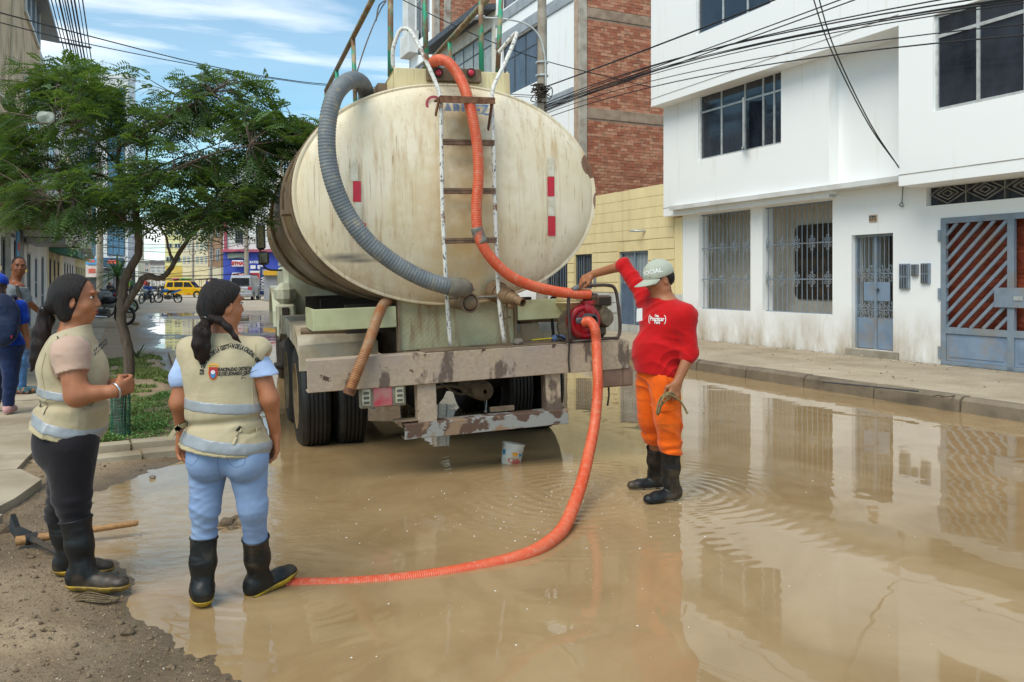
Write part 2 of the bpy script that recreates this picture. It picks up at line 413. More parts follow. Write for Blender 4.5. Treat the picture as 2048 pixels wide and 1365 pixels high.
# ------------------------------------------------------------------ human pieces (world coordinates)
def hand(wr, d, side, palm, size=1.0, curl=.5, thumb_in=.5, grip=None):
    """wr wrist, d hand direction, side = towards the thumb, palm = direction the palm faces"""
    d = Vector(d).normalized(); side = Vector(side); side = (side-d*side.dot(d)).normalized(); palm = Vector(palm)
    palm = (palm-d*palm.dot(d)-side*palm.dot(side)).normalized(); s = size; P = []
    wr = Vector(wr); kn = wr+d*.085*s
    P.append(cap(wr-d*.02*s, wr+d*.03*s, .024*s, .026*s, .015, palm, .75))
    for i, o in enumerate((.030, .010, -.011, -.031)):
        P.append(cap(wr+d*.02*s+side*o*.6*s, kn+side*o*s, .015*s, .0125*s, .012, palm, .95))
    L = (.072, .080, .074, .058)
    for i, o in enumerate((.030, .010, -.011, -.031)):
        p = kn+side*o*s+d*(.004 if i in (1, 2) else 0)*s; dirv = d.copy(); c = curl*(1+.12*i); ax = side.cross(d)
        if ax.dot(palm) < 0: ax = -ax
        ang = 0
        for j, fr in enumerate((.46, .30, .24)):
            ang += c*(.7 if j == 0 else 1.0)
            dv = d*math.cos(ang)+palm*math.sin(ang)+side*(.06*(1.5-i))*(1 if j == 0 else .5)
            q = p+dv.normalized()*L[i]*fr*s
            P.append(cap(p, q, (.0098-.0009*j)*s, (.0090-.0011*j)*s, .005)); p = q
    p = wr+d*.022*s+side*.024*s
    q = p+(d*.6+side*(.9-.5*thumb_in)+palm*.45*thumb_in).normalized()*.045*s
    P.append(cap(p, q, .017*s, .012*s, .014)); q2 = q+(d*.9+side*(.25-.5*thumb_in)+palm*.5*thumb_in).normalized()*.032*s
    P.append(cap(q, q2, .0115*s, .010*s, .006)); q3 = q2+(d*.95-side*.2*thumb_in+palm*.5*thumb_in).normalized()*.024*s
    P.append(cap(q2, q3, .0102*s, .0085*s, .005)); return P
def head(c, f, u, s=1.0, chin=1.0, nose=1.0, cheek=1.0, smile=0):
    """c = middle of the skull, f = face direction, u = up"""
    f = Vector(f).normalized(); u = Vector(u); u = (u-f*u.dot(f)).normalized(); r = f.cross(u); c = Vector(c)
    at = lambda x, y, z: c+r*(x*s)+f*(y*s)+u*(z*s)
    A = (r, f, u); P = []
    P.append(ell(at(0, -.012, .022), (.074*s, .094*s, .092*s), A, .02))
    P.append(ell(at(0, .018, -.045), (.058*s, .066*s, .066*s), A, .03))
    P.append(ell(at(0, .050, -.092), (.026*s*chin, .024*s, .020*s), A, .03))
    P.append(ell(at(0, .062, -.055), (.030*s, .022*s, .030*s), A, .02))
    for q in (-1, 1):
        P.append(ell(at(.036*q, .052, -.030), (.026*s*cheek, .026*s, .026*s), A, .02))
        P.append(ell(at(.052*q, .0, -.075), (.016*s, .030*s, .016*s), A, .02))
        P.append(ell(at(.031*q, .078, .036), (.022*s, .011*s, .008*s), A, .012))
        P.append(dict(ell(at(.031*q, .094, .012), (.015*s, .0085*s, .0070*s), A, .008), sub=True))
    P.append(cap(at(0, .082, .016), at(0, .098*nose, -.022), .0080*s, .0118*s, .014))
    for q in (-1, 1): P.append(ell(at(.012*q, .092, -.026), (.009*s, .010*s, .008*s), A, .006))
    P.append(ell(at(0, .086, -.052), (.023*s, .011*s, .0065*s), A, .005))
    P.append(ell(at(0, .083, -.065), (.020*s, .012*s, .0075*s), A, .005))
    P.append(dict(ell(at(0, .096, -.0585), (.022*s, .010*s, .0022*s), A, .004), sub=True))
    for q in (-1, 1):
        P.append(ell(at(.074*q, -.008, -.012), (.008*s, .021*s, .032*s), (r*math.cos(.35)+f*(-.35*q), f*math.cos(.35)+r*(.35*q), u), .008))
        P.append(dict(ell(at(.084*q, -.004, -.008), (.006*s, .010*s, .016*s), A, .006), sub=True))
    return P, at, A
def eyes(parent, at, s, m_white, m_dark, both=True):
    for q in (-1, 1):
        m = MB(); m.ball(at(.030*q, .0695, .0105), (.0115*s, .0115*s, .0068*s), 12, 8); e = m.build('eye', m_white, parent, True)
        m = MB(); m.ball(at(.030*q, .0762, .0098), (.0062*s, .0062*s, .0058*s), 10, 6); m.build('iris', m_dark, e, True)
        m = MB(); m.tube([at((.031+x)*q, .0815-abs(x)*.25, .0165-x*x*16) for x in (-.014, -.007, 0, .007, .014)], .0026*s, 5); m.build('eyelashes', m_dark, parent)
def brows(parent, at, s, m):
    for q in (-1, 1):
        b = MB(); b.tube([at((.031+x)*q, .0865-abs(x)*.38-(.003 if x > .012 else 0), .034-x*x*12+x*.12) for x in (-.018, -.009, 0, .009, .018)], [.0012*s, .0022*s, .0026*s, .0022*s, .0010*s], 6); b.build('eyebrow', m, parent)
def lips(parent, at, A, s, m):
    me = sdf_mesh('lips', [ell(at(0, .0885, -.0515), (.021*s, .0095*s, .0048*s), A, .003), ell(at(0, .0855, -.0655), (.0185*s, .0105*s, .006*s), A, .003)], .0024, B=8)
    me.materials.append(m); me.transform(Matrix.Translation(-OFF[parent.name])); put('lips', me, parent)
def folds(amp, sc, seed, sc2=None):
    def f(P):
        n = vnoise(P, sc, seed); r = 1-np.abs(2*n-1); n2 = vnoise(P, tuple(x*2.3 for x in sc), seed+5); r2 = 1-np.abs(2*n2-1)
        return amp*((r-.5)*1.0+(r2-.5)*.45)
    return f
def wr(amp, dr, freq, seed, sc=(4, 4, 4), warp=6.0):
    dr = np.array(Vector(dr).normalized(), np.float32)
    def f(P):
        ph = (P @ dr)*freq*.55+warp*2.2*vnoise(P, sc, seed)+3*vnoise(P, tuple(x*2.2 for x in sc), seed+1); return amp*.8*((1-np.abs(np.sin(ph)))**1.4-.35)*np.clip(vnoise(P, tuple(x*1.6 for x in sc), seed+3)*3-1.1, 0, 1)
    return f
def boot(parent, ankle, toe_dir, top, m_rub, m_sole, sole=True, name='boot', s=1.0, zsole=0.0, rt=.062, lean=None):
    """rubber boot: ankle above the heel, toe_dir along the foot; knee_dir = direction of the shaft"""
    an = Vector(ankle); t = Vector(toe_dir).normalized(); k = Vector(top)-an; top_h = k.length; k.normalize(); up = Vector((0, 0, 1)); sd = t.cross(up).normalized()
    P = [cap(an, an+k*top_h*.5, .047*s, .056*s, .03), cap(an+k*top_h*.5, an+k*top_h*1.15, .056*s, rt*s, .03)]
    g = an.copy()
    heel = an-t*.032*s; h = an.z-zsole
    lo = Vector((0, 0, -1))
    pitch = t
    a0 = Vector((heel.x, heel.y, heel.z))-up*(h-.040*s)
    a1 = a0+pitch*.15*s; a2 = a0+pitch*.205*s
    P += [cap(a0+up*.01, a1, .043*s, .042*s, .03), cap(a1, a2, .041*s, .037*s, .02, up, .85), cap(a0+up*.035*s, an, .044*s, .050*s, .03)]
    nrm = t.cross(sd); nrm = nrm if nrm.z > 0 else -nrm
    cutp = a0-nrm*.018*s
    o = sdf_part(name, P, m_rub, parent, .006, 0, [(cutp, -nrm), (an+k*top_h*.985, k)], disp=lambda Q: .0010*np.sin(vnoise(Q, (9, 9, 30), 3)*12))
    if sole:
        sdf_part('sole', P, m_sole, o, .006, .006, [(cutp+nrm*.012*s, nrm), (cutp-nrm*.020*s, -nrm)])
    # turned edge round the top
    c = an+k*top_h*.975; x, y = frame(k); mb = MB(); rr = rt*s*.985
    mb.tube([c+x*rr*math.cos(2*math.pi*i/20)+y*rr*math.sin(2*math.pi*i/20) for i in range(20)], .0045, 6, closed=True); mb.build('boot_rim', m_rub, o, True)
    return o
def hair_mat(name='hair', c1='#080606', c2='#2b211d'):
    if name in MC: return MC[name]
    t = NT(name); n = t.noise(150, t.map((1, 1, .10)), 4, .7)
    t.set(Base_Color=t.mix(t.ramp(n, .35, .65), hx(c1), hx(c2)), Roughness=.42, Specular_IOR_Level=.3); t.bump(n, 1, .008); MC[name] = t.m; return t.m
def skin_mat(name, col, col2):
    if name in MC: return MC[name]
    t = NT(name); n = t.noise(14, None, 4)
    t.set(Base_Color=t.mix(t.ramp(n, .35, .7), hx(col), hx(col2)), Roughness=.48, Specular_IOR_Level=.4, Subsurface_Weight=.12, Subsurface_Scale=.01)
    t.b.inputs['Subsurface Radius'].default_value = (1, .35, .2); t.bump(t.noise(180), .12, .002); MC[name] = t.m; return t.m
def cloth_mat(name, col, col2=None, rough=.85, weave=500, dirt=None, spec=.2):
    if name in MC: return MC[name]
    t = NT(name); n = t.noise(7, None, 6); c = t.mix(t.ramp(n, .35, .7), hx(col), hx(col2 or col))
    if dirt: c = t.mix(t.ramp(t.noise(4, None, 8, .7), .55, .75), c, hx(dirt))
    t.set(Base_Color=c, Roughness=rough, Specular_IOR_Level=spec, Sheen_Weight=.15); b = t.bump(t.noise(6, t.map((1, 1, 1.6)), 3, .45, 1.2), .3, .02)
    t.bump(t.noise(weave, None, 2), .2, .001, b); MC[name] = t.m; return t.m
# ------------------------------------------------------------------ shared materials
WHITE = NT('white_plaster'); t = WHITE
zz = t.xyz()['Z']; nn = t.noise(1.3, t.map((1, 1, .35)), 8, .7)
low = t.math('MULTIPLY', t.mr(zz, .2, 1.1, 1, 0), t.ramp(nn, .38, .62))
c = t.mix(t.ramp(t.noise(2.2, t.map((1, 3, .18)), 7, .6), .60, .84), hx('#f6f7f6'), hx('#dcd5c5'))
c = t.mix(t.math('MULTIPLY', low, .85), c, hx('#a08a62'))
t.set(Base_Color=c, Roughness=.75, Specular_IOR_Level=.2); t.bump(t.noise(35, None, 6), .12, .01); WHITE = t.m
BEIGE = mat('beige_plaster', '#dcd5c8', '#c9c1b2', 2, .8)
SHADEW = mat('grey_white_plaster', '#d9dad8', '#c8c6bf', 1.5, .8)
GREYP = mat('grey_metal_paint', '#8593a1', '#788693', 5, .42, 0, .1, 90, dirt='#8d8478', dscale=2.2)
GREYP2 = mat('dark_grey_steel', '#4f5358', '#3a3c3f', 8, .5)
ALU = mat('aluminium', '#c9cdcc', '#b2b5b2', 9, .35, .3)
RUST = mat('rusty_iron', '#5f3d2a', '#8a6247', 18, .85, .1, .5, 120)
BLACKR = mat('black_rubber', '#17181a', '#23231f', 9, .45, 0, .15, 60, dirt='#5a4b38', dscale=6)
def glassmat(name, c1, c2, rough=.07):
    t = NT(name); n = t.noise(1.8, t.map((1, 1, .5)), 7, .7)
    t.set(Base_Color=t.mix(t.ramp(n, .35, .75), hx(c1), hx(c2)), Roughness=rough, Specular_IOR_Level=.7); MC[name] = t.m; return t.m
GLASS = glassmat('dark_window_glass', '#1d222c', '#39404c'); GLASSB = glassmat('blue_glass', '#1b4a70', '#4f86a8')
GLASSG = glassmat('grey_glass', '#3c434e', '#5a626c')
CONC = mat('concrete', '#a39c8e', '#8b8272', 3, .85, 0, .35, 40, dirt='#6f6353', dscale=1.2)

# ------------------------------------------------------------------ ground
def shore(s):
    return np.interp(s, [-5, 3, 3.4, 4.0, 4.6, 5.2, 6.0, 6.5, 6.9, 7.3, 8.0, 20, 34, 60], [1.0, .5, .33, .05, -.02, -.1, -.15, -.05, .15, .45, .62, .9, 1.3, 1.3])
def ground_h(r, s):
    P = np.stack([r, s, np.zeros_like(r)], -1).astype(np.float32).reshape(-1, 3)
    n1 = vnoise(P, (1.7, 1.7, 1), 1).reshape(r.shape)-.5; n2 = vnoise(P, (5.5, 4.5, 1), 2).reshape(r.shape)-.5
    n3 = vnoise(P, (16, 14, 1), 3).reshape(r.shape)-.5; n4 = vnoise(P, (38, 38, 1), 4).reshape(r.shape)-.5
    n5 = vnoise(P, (.35, .55, 1), 9).reshape(r.shape)-.5
    sh = shore(s)
    d = sh-r-.10*np.clip(1-abs(s-5)/3, 0, 1)                                                     # >0 on land
    h = np.where(d > 0, np.minimum(.030*d+.004, .055), np.maximum(.045*d, -.16))
    nf = np.clip(1-(s-9)/6, .25, 1); onland = np.clip((d+.8)/1.2, 0, 1)
    h = h + (n1*.026+n2*.013+n3*.008*nf+n4*.004*nf)*onland*np.where(s > 9, .6, 1)
    # grass strip
    g = np.clip((s-8.15)/.25, 0, 1)*np.clip((17.6-s)/.6, 0, 1)*np.clip((.60-r)/.12, 0, 1)*np.clip((r+.62)/.12, 0, 1)
    h = np.where(g > 0, h*(1-g)+g*(.085+n1*.05+n2*.03), h)
    ch = np.clip((s-7.62)/.05, 0, 1)*np.clip((7.98-s)/.05, 0, 1)*np.clip((r+.55)/.1, 0, 1); h = h*(1-ch)+ch*(-.012+n2*.01)
    # wet far road: muddy bars stand out of the sheet of water, then dry crossing
    w = np.clip((s-15)/8, 0, 1)*np.clip((r-.2)/1.0, 0, 1)
    h = h*(1-w)+w*(-.010+n5*.06+n1*.022+n2*.010+np.clip((s-37)/5, 0, 1)*.06+np.clip((1.6-r)/1.5, 0, 1)*.02)
    h = np.where(s > 44, .035+n1*.01, h)
    # heap of mud by the woman's boots, far edge bump
    for (cr_, cs_, rad, hh) in heaps: h = h + hh*np.exp(-((r-cr_)**2+(s-cs_)**2)/rad**2)*(1+n3*1.2+n4)
    return h
heaps = []
for px, py, rad, hh in ((455, 1052, .13, .05), (495, 1045, .10, .045), (640, 1010, .05, .0), (60, 1300, .2, .02)):
    q = RS(G(px, py)); heaps.append((q[0], q[1], rad, hh))
def axis(*segs):
    o = []
    for a, b, st in segs: o += list(np.arange(a, b, st))
    return np.array(o+[segs[-1][1]])
rr_ = axis((-140, -12, 8), (-12, -3.2, .8), (-3.2, 1.3, .035), (1.3, 3, .12), (3, 9, .4), (9, 200, 10))
ss_ = axis((-6, 2, .5), (2, 9, .035), (9, 20, .09), (20, 46, .22), (46, 80, 1.5), (80, 600, 20))
Rg, Sg = np.meshgrid(rr_, ss_, indexing='ij'); Hg = ground_h(Rg, Sg)
Hg = np.where((Rg > 8.6) | (Rg < -3.0), np.minimum(Hg, .0)-.02, Hg); Hg = np.where((Sg > 60) & ((Rg > 8.6) | (Rg < -3)), .03, Hg)
XYZ = np.stack([RV.x*Rg+SV.x*Sg, RV.y*Rg+SV.y*Sg, Hg], -1).reshape(-1, 3)
nr, ns = Rg.shape; I = np.arange(nr*ns).reshape(nr, ns)
Qd = np.stack([I[:-1, :-1], I[1:, :-1], I[1:, 1:], I[:-1, 1:]], -1).reshape(-1, 4)
me = bpy.data.meshes.new('ground'); me.vertices.add(len(XYZ)); me.vertices.foreach_set('co', XYZ.astype(np.float32).ravel())
me.loops.add(len(Qd)*4); me.loops.foreach_set('vertex_index', Qd.astype(np.int32).ravel()); me.polygons.add(len(Qd)); me.polygons.foreach_set('loop_start', np.arange(0, len(Qd)*4, 4, dtype=np.int32)); me.update(calc_edges=True)
me.polygons.foreach_set('use_smooth', np.ones(len(Qd), bool))
t = NT('mud_ground'); z = t.xyz()['Z']
a = t.noise(3.2, None, 9, .65); b = t.noise(45, None, 5, .7); g = t.noise(160, None, 3, .6)
base = t.mix(t.ramp(a, .38, .66), hx('#9a8467'), hx('#b09b7e')); base = t.mix(t.ramp(b, .52, .70), base, hx('#75644f')); base = t.mix(t.ramp(g, .60, .70), base, hx('#b09c80'))
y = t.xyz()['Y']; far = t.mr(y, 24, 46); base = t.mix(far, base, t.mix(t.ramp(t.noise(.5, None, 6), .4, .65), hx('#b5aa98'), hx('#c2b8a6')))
wet = t.mr(z, .002, .035, 1, 0); base = t.mix(wet, base, t.mix(1, base, (.45, .42, .38, 1), 'MULTIPLY'))
t.set(Base_Color=base, Roughness=t.mr(wet, 0, 1, .88, .28)); bb = t.bump(t.noise(22, None, 9, .7), .8, .03); t.bump(g, .5, .004, bb)
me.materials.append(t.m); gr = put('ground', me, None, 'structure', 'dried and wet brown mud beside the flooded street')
WATER_SPEC = True
# ------------------------------------------------------------------ water
def sheet(name, r0, r1, s0, s1, z, m, nr=2, ns=2):
    mb = MB(); vs = [W(r0+(r1-r0)*i/(nr-1), s0+(s1-s0)*j/(ns-1), z) for i in range(nr) for j in range(ns)]
    mb.add(vs, [(i*ns+j, (i+1)*ns+j, (i+1)*ns+j+1, i*ns+j+1) for i in range(nr-1) for j in range(ns-1)]); return mb.build(name, m)
t = NT('muddy_water')
n1 = t.noise(.35, t.map((1, .7, 1)), 4, .5)
base = t.mix(t.ramp(t.noise(1.3, t.map((1, .8, 1)), 8, .6, 1.5), .35, .68), hx('#a38a65'), hx('#8e7450')); base = t.mix(t.math('MULTIPLY', t.ramp(n1, .4, .6), .4), base, hx('#a9906b'))
fo = t.noise(14, t.map((1, 1.5, 1)), 8, .8); foam = t.math('MULTIPLY', t.ramp(fo, .70, .74), t.ramp(t.noise(1.1, None, 3), .5, .62))
base = t.mix(t.math('MULTIPLY', foam, .6), base, hx('#cfc4ad'))
t.set(Base_Color=base, Roughness=.015, IOR=1.36, Specular_IOR_Level=.5)
def rings(cx, cy, freq, decay, amp):
    sub = t.n.new('ShaderNodeVectorMath'); sub.operation = 'DISTANCE'; t.l.new(t.tc.outputs['Object'], sub.inputs[0]); sub.inputs[1].default_value = (cx, cy, 0)
    dn = t.math('ADD', sub.outputs['Value'], t.math('MULTIPLY', t.noise(2.5, None, 2), .10))
    s = t.math('SINE', t.math('MULTIPLY', dn, freq)); e = t.math('POWER', 2.718, t.math('MULTIPLY', dn, -decay)); return t.math('MULTIPLY', t.math('MULTIPLY', s, e), amp)
hc = G(1150, 985); mc = G(1325, 985); m2 = G(545, 1160); 
h = t.math('ADD', rings(hc.x, hc.y, 64, 2.2, .8), rings(mc.x+.1, mc.y, 60, 2.4, .5)); h = t.math('ADD', h, rings(m2.x, m2.y, 60, 2.6, .3))
chop = t.math('MULTIPLY', t.noise(1.5, t.map((1, 1.5, 1)), 2, .4, .3), .75)
dd = t.n.new('ShaderNodeVectorMath'); dd.operation = 'DISTANCE'; t.l.new(t.tc.outputs['Object'], dd.inputs[0]); dd.inputs[1].default_value = (hc.x, hc.y, 0)
turb = t.math('MULTIPLY', t.noise(13, None, 4, .6, .5), t.mr(dd.outputs['Value'], .15, .9, 3.2, 0))
ld = t.n.new('ShaderNodeVectorMath'); ld.operation = 'DISTANCE'; t.l.new(t.tc.outputs['Object'], ld.inputs[0]); ld.inputs[1].default_value = (G(330, 1050).x, G(330, 1050).y, 0)
turb2 = t.math('MULTIPLY', t.noise(6, t.map((1, 1.8, 1)), 5, .6, .6), t.mr(ld.outputs['Value'], .4, 1.6, 2.6, 0))
h = t.math('ADD', t.math('ADD', h, chop), t.math('ADD', turb, turb2))
t.bump(h, .30, .012)
wa = sheet('water', -2.95, 8.60, -6, 44.5, 0, t.m, 2, 2); wa['kind'] = 'structure'; wa['label'] = 'brown flood water covering the street'
# ------------------------------------------------------------------ right pavement with kerb
t = NT('pavement_concrete'); a = t.noise(1.4, None, 9, .65); b = t.noise(30, None, 5, .7)
c = t.mix(t.ramp(a, .35, .68), hx('#b5a893'), hx('#9b8c75')); c = t.mix(t.ramp(b, .55, .75), c, hx('#857660'))
oi = t.n.new('ShaderNodeObjectInfo'); c = t.mix(1, c, t.mr(oi.outputs['Random'], 0, 1, .9, 1.06), 'MULTIPLY')
t.set(Base_Color=c, Roughness=.9, Specular_IOR_Level=.2); t.bump(b, .5, .008); PAVE = t.m
pv = street_thing('sidewalk', None, None, 10, 12); pv['kind'] = 'structure'; pv['label'] = 'raised concrete pavement in front of the white building'
m = MB(); m.box((8.74, -2, -.2), (11.62, 60, .150)); m.build('pavement_bed', CONC, pv)
for i in range(24):
    for j, (a0, a1) in enumerate(((8.75, 10.15), (10.158, 11.61))):
        s0 = 2+i*1.6; dz = random.uniform(-.004, .004)
        m = MB(); m.box((a0, s0, .08), (a1, s0+1.592, .168+dz), .006); m.build('slab', PAVE, pv)
KERBM = mat('kerb_concrete', '#6f6353', '#887a66', 4, .85, 0, .5, 50, dirt='#4b4034', dscale=2)
kb = street_thing('kerb', None, None, 8.6, 10); kb['kind'] = 'structure'; kb['label'] = 'dark wet kerb of cast blocks along the right pavement'
random.seed(3)
for i in range(38):
    s0 = 1.5+i*1.18; dz = random.uniform(-.008, .008); dr = random.uniform(-.01, .01)
    m = MB(); m.prism([(8.52+dr, s0+random.uniform(.003, .02), -.2), (8.55+dr, s0+.01, .135+dz), (8.60+dr, s0+.01, .172+dz), (8.735, s0+.01, .172+dz), (8.735, s0+.01, -.2)], (0, 1.16, 0)); m.build('kerb_stone', KERBM, kb)
# left pavement
lp = street_thing('sidewalk', None, None, -1.5, 10); lp['kind'] = 'structure'; lp['label'] = 'cracked concrete pavement in front of the shop row on the left'
PAVEL = mat('left_pavement_concrete', '#b3a68f', '#988a73', 1.6, .9, 0, .5, 35, dirt='#7d6d57', dscale=1.1, rnd=.06)
for i in range(46):
    for j, (a0, a1) in enumerate(((-2.94, -1.72), (-1.71, -.52))):
        s0 = 3.15+i*1.35
        if s0 > 62: continue
        poly = [(a0, s0), (a1, s0), (a1, s0+1.34), (a0, s0+1.34)]
        if j == 1 and s0 < 7.6:
            e = [random.uniform(-.16, .04) for _ in range(4)]
            poly = [(a0, s0), (a1-.12+e[0], s0), (a1-.1+e[1], s0+.4), (a1-.05+e[2], s0+.9), (a1-.08+e[3], s0+1.34), (a0, s0+1.34)]
            if i == 1: poly = [(a0, s0), (a0+.7, s0), (a0+.85, s0+.5), (a1-.22, s0+.85), (a1-.15, s0+1.34), (a0, s0+1.34)]
        zt = .072+random.uniform(-.006, .006)
        m = MB(); m.prism([(x, y_, .0) for x, y_ in poly], (0, 0, zt)); m.build('slab', PAVEL, lp)
# planting strip edging
ed = street_thing('strip_edging', 'low pale concrete edging round the grassy planting strip', 'edging', 0, 8)
for a_, b_ in (((-.62, 7.98), (.72, 8.1)), ((-.5, 7.45), (.75, 7.62))):
    m = MB(); n = 2
    for k in range(n):
        p = Vector((a_[0]+(b_[0]-a_[0])*k/n+.01, a_[1]+(b_[1]-a_[1])*k/n, .03)); q = Vector((a_[0]+(b_[0]-a_[0])*(k+1)/n-.01, a_[1]+(b_[1]-a_[1])*(k+1)/n, .03))
        mm = MB(); mm.bar(p+Vector((0, random.uniform(-.03, .03), 0)), q+Vector((0, random.uniform(-.03, .03), 0)), random.uniform(.17, .24), .062); mm.build('edging_block', PAVEL, ed)
for k in range(9):
    mm = MB(); mm.bar((.68+.02*k, 8.2+k*1.05, .03), (.70+.02*k, 8.2+(k+1)*1.05-.015, .03), .14, .10); mm.build('edging_block', PAVEL, ed)

# ------------------------------------------------------------------ walls, windows
def wall(mb, r0, s0, s1, z0, z1, holes, th=.22, axis='r'):
    """a wall facing the street at r=r0 (thickness into +r) with real openings; axis 's' builds a cross wall facing -s"""
    S = sorted({s0, s1} | {v for h in holes for v in h[:2] if s0 < v < s1}); Z = sorted({z0, z1} | {v for h in holes for v in h[2:4] if z0 < v < z1})
    T = (lambda r, s, z: (r, s, z)) if axis == 'r' else (lambda r, s, z: (s, r, z))
    inside = lambda s, z: any(h[0]-1e-6 < s < h[1]+1e-6 and h[2]-1e-6 < z < h[3]+1e-6 for h in holes)
    solid = {}
    for i in range(len(S)-1):
        for j in range(len(Z)-1): solid[i, j] = not inside((S[i]+S[i+1])/2, (Z[j]+Z[j+1])/2)
    for (i, j), ok in solid.items():
        if not ok: continue
        a, b, c, d = S[i], S[i+1], Z[j], Z[j+1]
        mb.add([T(r0, a, c), T(r0, b, c), T(r0, b, d), T(r0, a, d)], [(0, 1, 2, 3)]); mb.add([T(r0+th, a, c), T(r0+th, b, c), T(r0+th, b, d), T(r0+th, a, d)], [(3, 2, 1, 0)])
        for (di, dj, e) in ((-1, 0, ((a, c), (a, d))), (1, 0, ((b, c), (b, d))), (0, -1, ((a, c), (b, c))), (0, 1, ((a, d), (b, d)))):
            if not solid.get((i+di, j+dj), False):
                (p, q), (u, v) = e; mb.add([T(r0, p, q), T(r0, u, v), T(r0+th, u, v), T(r0+th, p, q)], [(0, 1, 2, 3)])
def window(parent, r, s0, s1, z0, z1, cols, rows, fm=None, gm=None, fw=.045, axis='r', depth=.05, name='window', panes=True):
    """frame bars with a pane in each light; cols/rows are fractions of the inner divisions"""
    fm = fm or ALU; gm = gm or GLASS
    T = (lambda r, s, z: (r, s, z)) if axis == 'r' else (lambda r, s, z: (s, r, z))
    m = MB()
    def bx(a, b, c, d, e, f): m.box(T(a, c, e), T(b, d, f))
    bx(r, r+depth, s0, s1, z0, z0+fw); bx(r, r+depth, s0, s1, z1-fw, z1); bx(r, r+depth, s0, s0+fw, z0+fw, z1-fw); bx(r, r+depth, s1-fw, s1, z0+fw, z1-fw)
    C = [0]+list(cols)+[1]; Rw = [0]+list(rows)+[1]
    for c in cols: x = s0+(s1-s0)*c; bx(r+.003, r+depth-.003, x-fw/2, x+fw/2, z0+fw, z1-fw)
    for q in rows: z = z0+(z1-z0)*q; bx(r+.006, r+depth-.006, s0+fw, s1-fw, z-fw/2, z+fw/2)
    w = m.build(name, fm, parent)
    for i in range(len(C)-1):
        for j in range(len(Rw)-1):
            a, b, c, d = s0+(s1-s0)*C[i]+fw*.4, s0+(s1-s0)*C[i+1]-fw*.4, z0+(z1-z0)*Rw[j]+fw*.4, z0+(z1-z0)*Rw[j+1]-fw*.4
            p = MB(); p.box(T(r+depth*.45, a, c), T(r+depth*.62, b, d)); p.build('pane', gm, w)
    return w
# scroll ornament shared by the grilles
def scroll_mesh(mname='scroll'):
    m = MB()
    for sx in (-1, 1):
        for sz in (-1, 1):
            pts = []
            for k in range(16):
                t_ = k/15
                if t_ < .45: u = t_/.45; y = sx*(.008+.075*u); z = sz*(.012+.045*u**1.5)
                else: a_ = (t_-.45)/.55*math.pi*1.75; y = sx*(.060+.024*math.cos(a_)*(1-.25*(t_-.45))); z = sz*(.060+.026*math.sin(a_))
                pts.append((0, y, z))
            m.tube(pts, .0055, 4)
            pts = [(0, sx*(.006+.02*math.sin(u*math.pi)), sz*(.04+.10*u)) for u in (0, .2, .4, .6, .8, 1)]
            pts += [(0, sx*(.012+.018*math.sin(a_)), sz*(.148-.018*(1-math.cos(a_)))) for a_ in (.8, 1.6, 2.4, 3.2)]
            m.tube(pts, .005, 4)
    return m.build('scroll', GREYP, mesh_only=True)
SCROLL = scroll_mesh()
def place_mesh(name, me, parent, loc, rot=None, sc=None):
    o = put(name, me, parent); o.location = Vector(loc)-OFF.get(parent.name, Vector((0, 0, 0)))
    if rot: o.rotation_euler = rot
    if sc: o.scale = sc
    return o
def grille(parent, r, s0, s1, z0, z1, n, rails, every=3, m=None, first=1, br=.0085):
    m = m or GREYP
    f = MB(); f.box((r-.012, s0, z1-.03), (r+.012, s1, z1)); f.box((r-.012, s0, z0), (r+.012, s1, z0+.02))
    for z in rails: f.box((r-.010, s0-.0, z-.011), (r+.010, s1, z+.011))
    g = f.build('grille', m, parent)
    me = MB().tube([(0, 0, z0+.02), (0, 0, z1-.03)], br, 6).build('bar', m, mesh_only=True)
    for i in range(n):
        s = s0+(s1-s0)*(i+.5)/n; place_mesh('bar', me, g, (r, s, 0))
        if i % every == first:
            for z in rails: place_mesh('scroll', SCROLL, g, (r-.012, s, z))
    return g
# ------------------------------------------------------------------ white building on the right
RW = 11.65
wb = street_thing('white_building', 'white three storey house with jutting upper rooms, barred ground floor openings and a grey gate', 'building', RW, 11)
sE = BS(1365, RW); sN = 2.0
zb = BL(1797, 373, 11.05)[1]                          # underside of the upper rooms
def opening(x0, x1, yt, yb, r=RW, xref=None):
    s0, s1 = sorted((BS(x0, r), BS(x1, r))); return [s0, s1, BL(xref or x1, yb, r)[1], BL(xref or x1, yt, r)[1]]
o1 = opening(1397, 1501, 420, 623); o1[3] = zb-.02
o2 = opening(1525, 1665, 399, 630); o2[3] = zb-.02; o2[1] = BS(1525, RW)
dr = opening(1703, 1786, 466, 704); gt = opening(1882, 2075, 437, 728, xref=1882); gt[0] = sN+.9
tr = opening(1852, 2048, 390, 413, xref=1852); tr[0] = sN+.9; tr[3] = tr[2]+.36
m = MB(); wall(m, RW, sN, sE, -.1, zb+.02, [o1, o2, dr, gt, tr], .28)
wall(m, sE-.0, RW+.28, RW+6, -.1, 12, [], .2, 's')
m.build('wall', WHITE, wb)
m = MB(); rb = RW+1.0; sm = (o2[1]+o1[0])/2
m.box((rb, o2[0]-.27, 0), (rb+.1, sE-.2, 3.2))
m.box((RW+.29, o2[0]-.35, 0), (rb, o2[0]-.27, 3.2)); m.box((RW+.29, sE-.2, 0), (rb, sE-.1, 3.2))
m.box((RW+.28, dr[0]-.6, 3.22), (rb+.1, sE, 3.3)); m.box((RW+.28, dr[0]-.6, .05), (rb+.1, sE, .2)); m.box((RW+1.6, dr[0]-.6, 0), (RW+1.7, dr[1]+.6, 3.2))
m.build('porch_wall', BEIGE, wb)
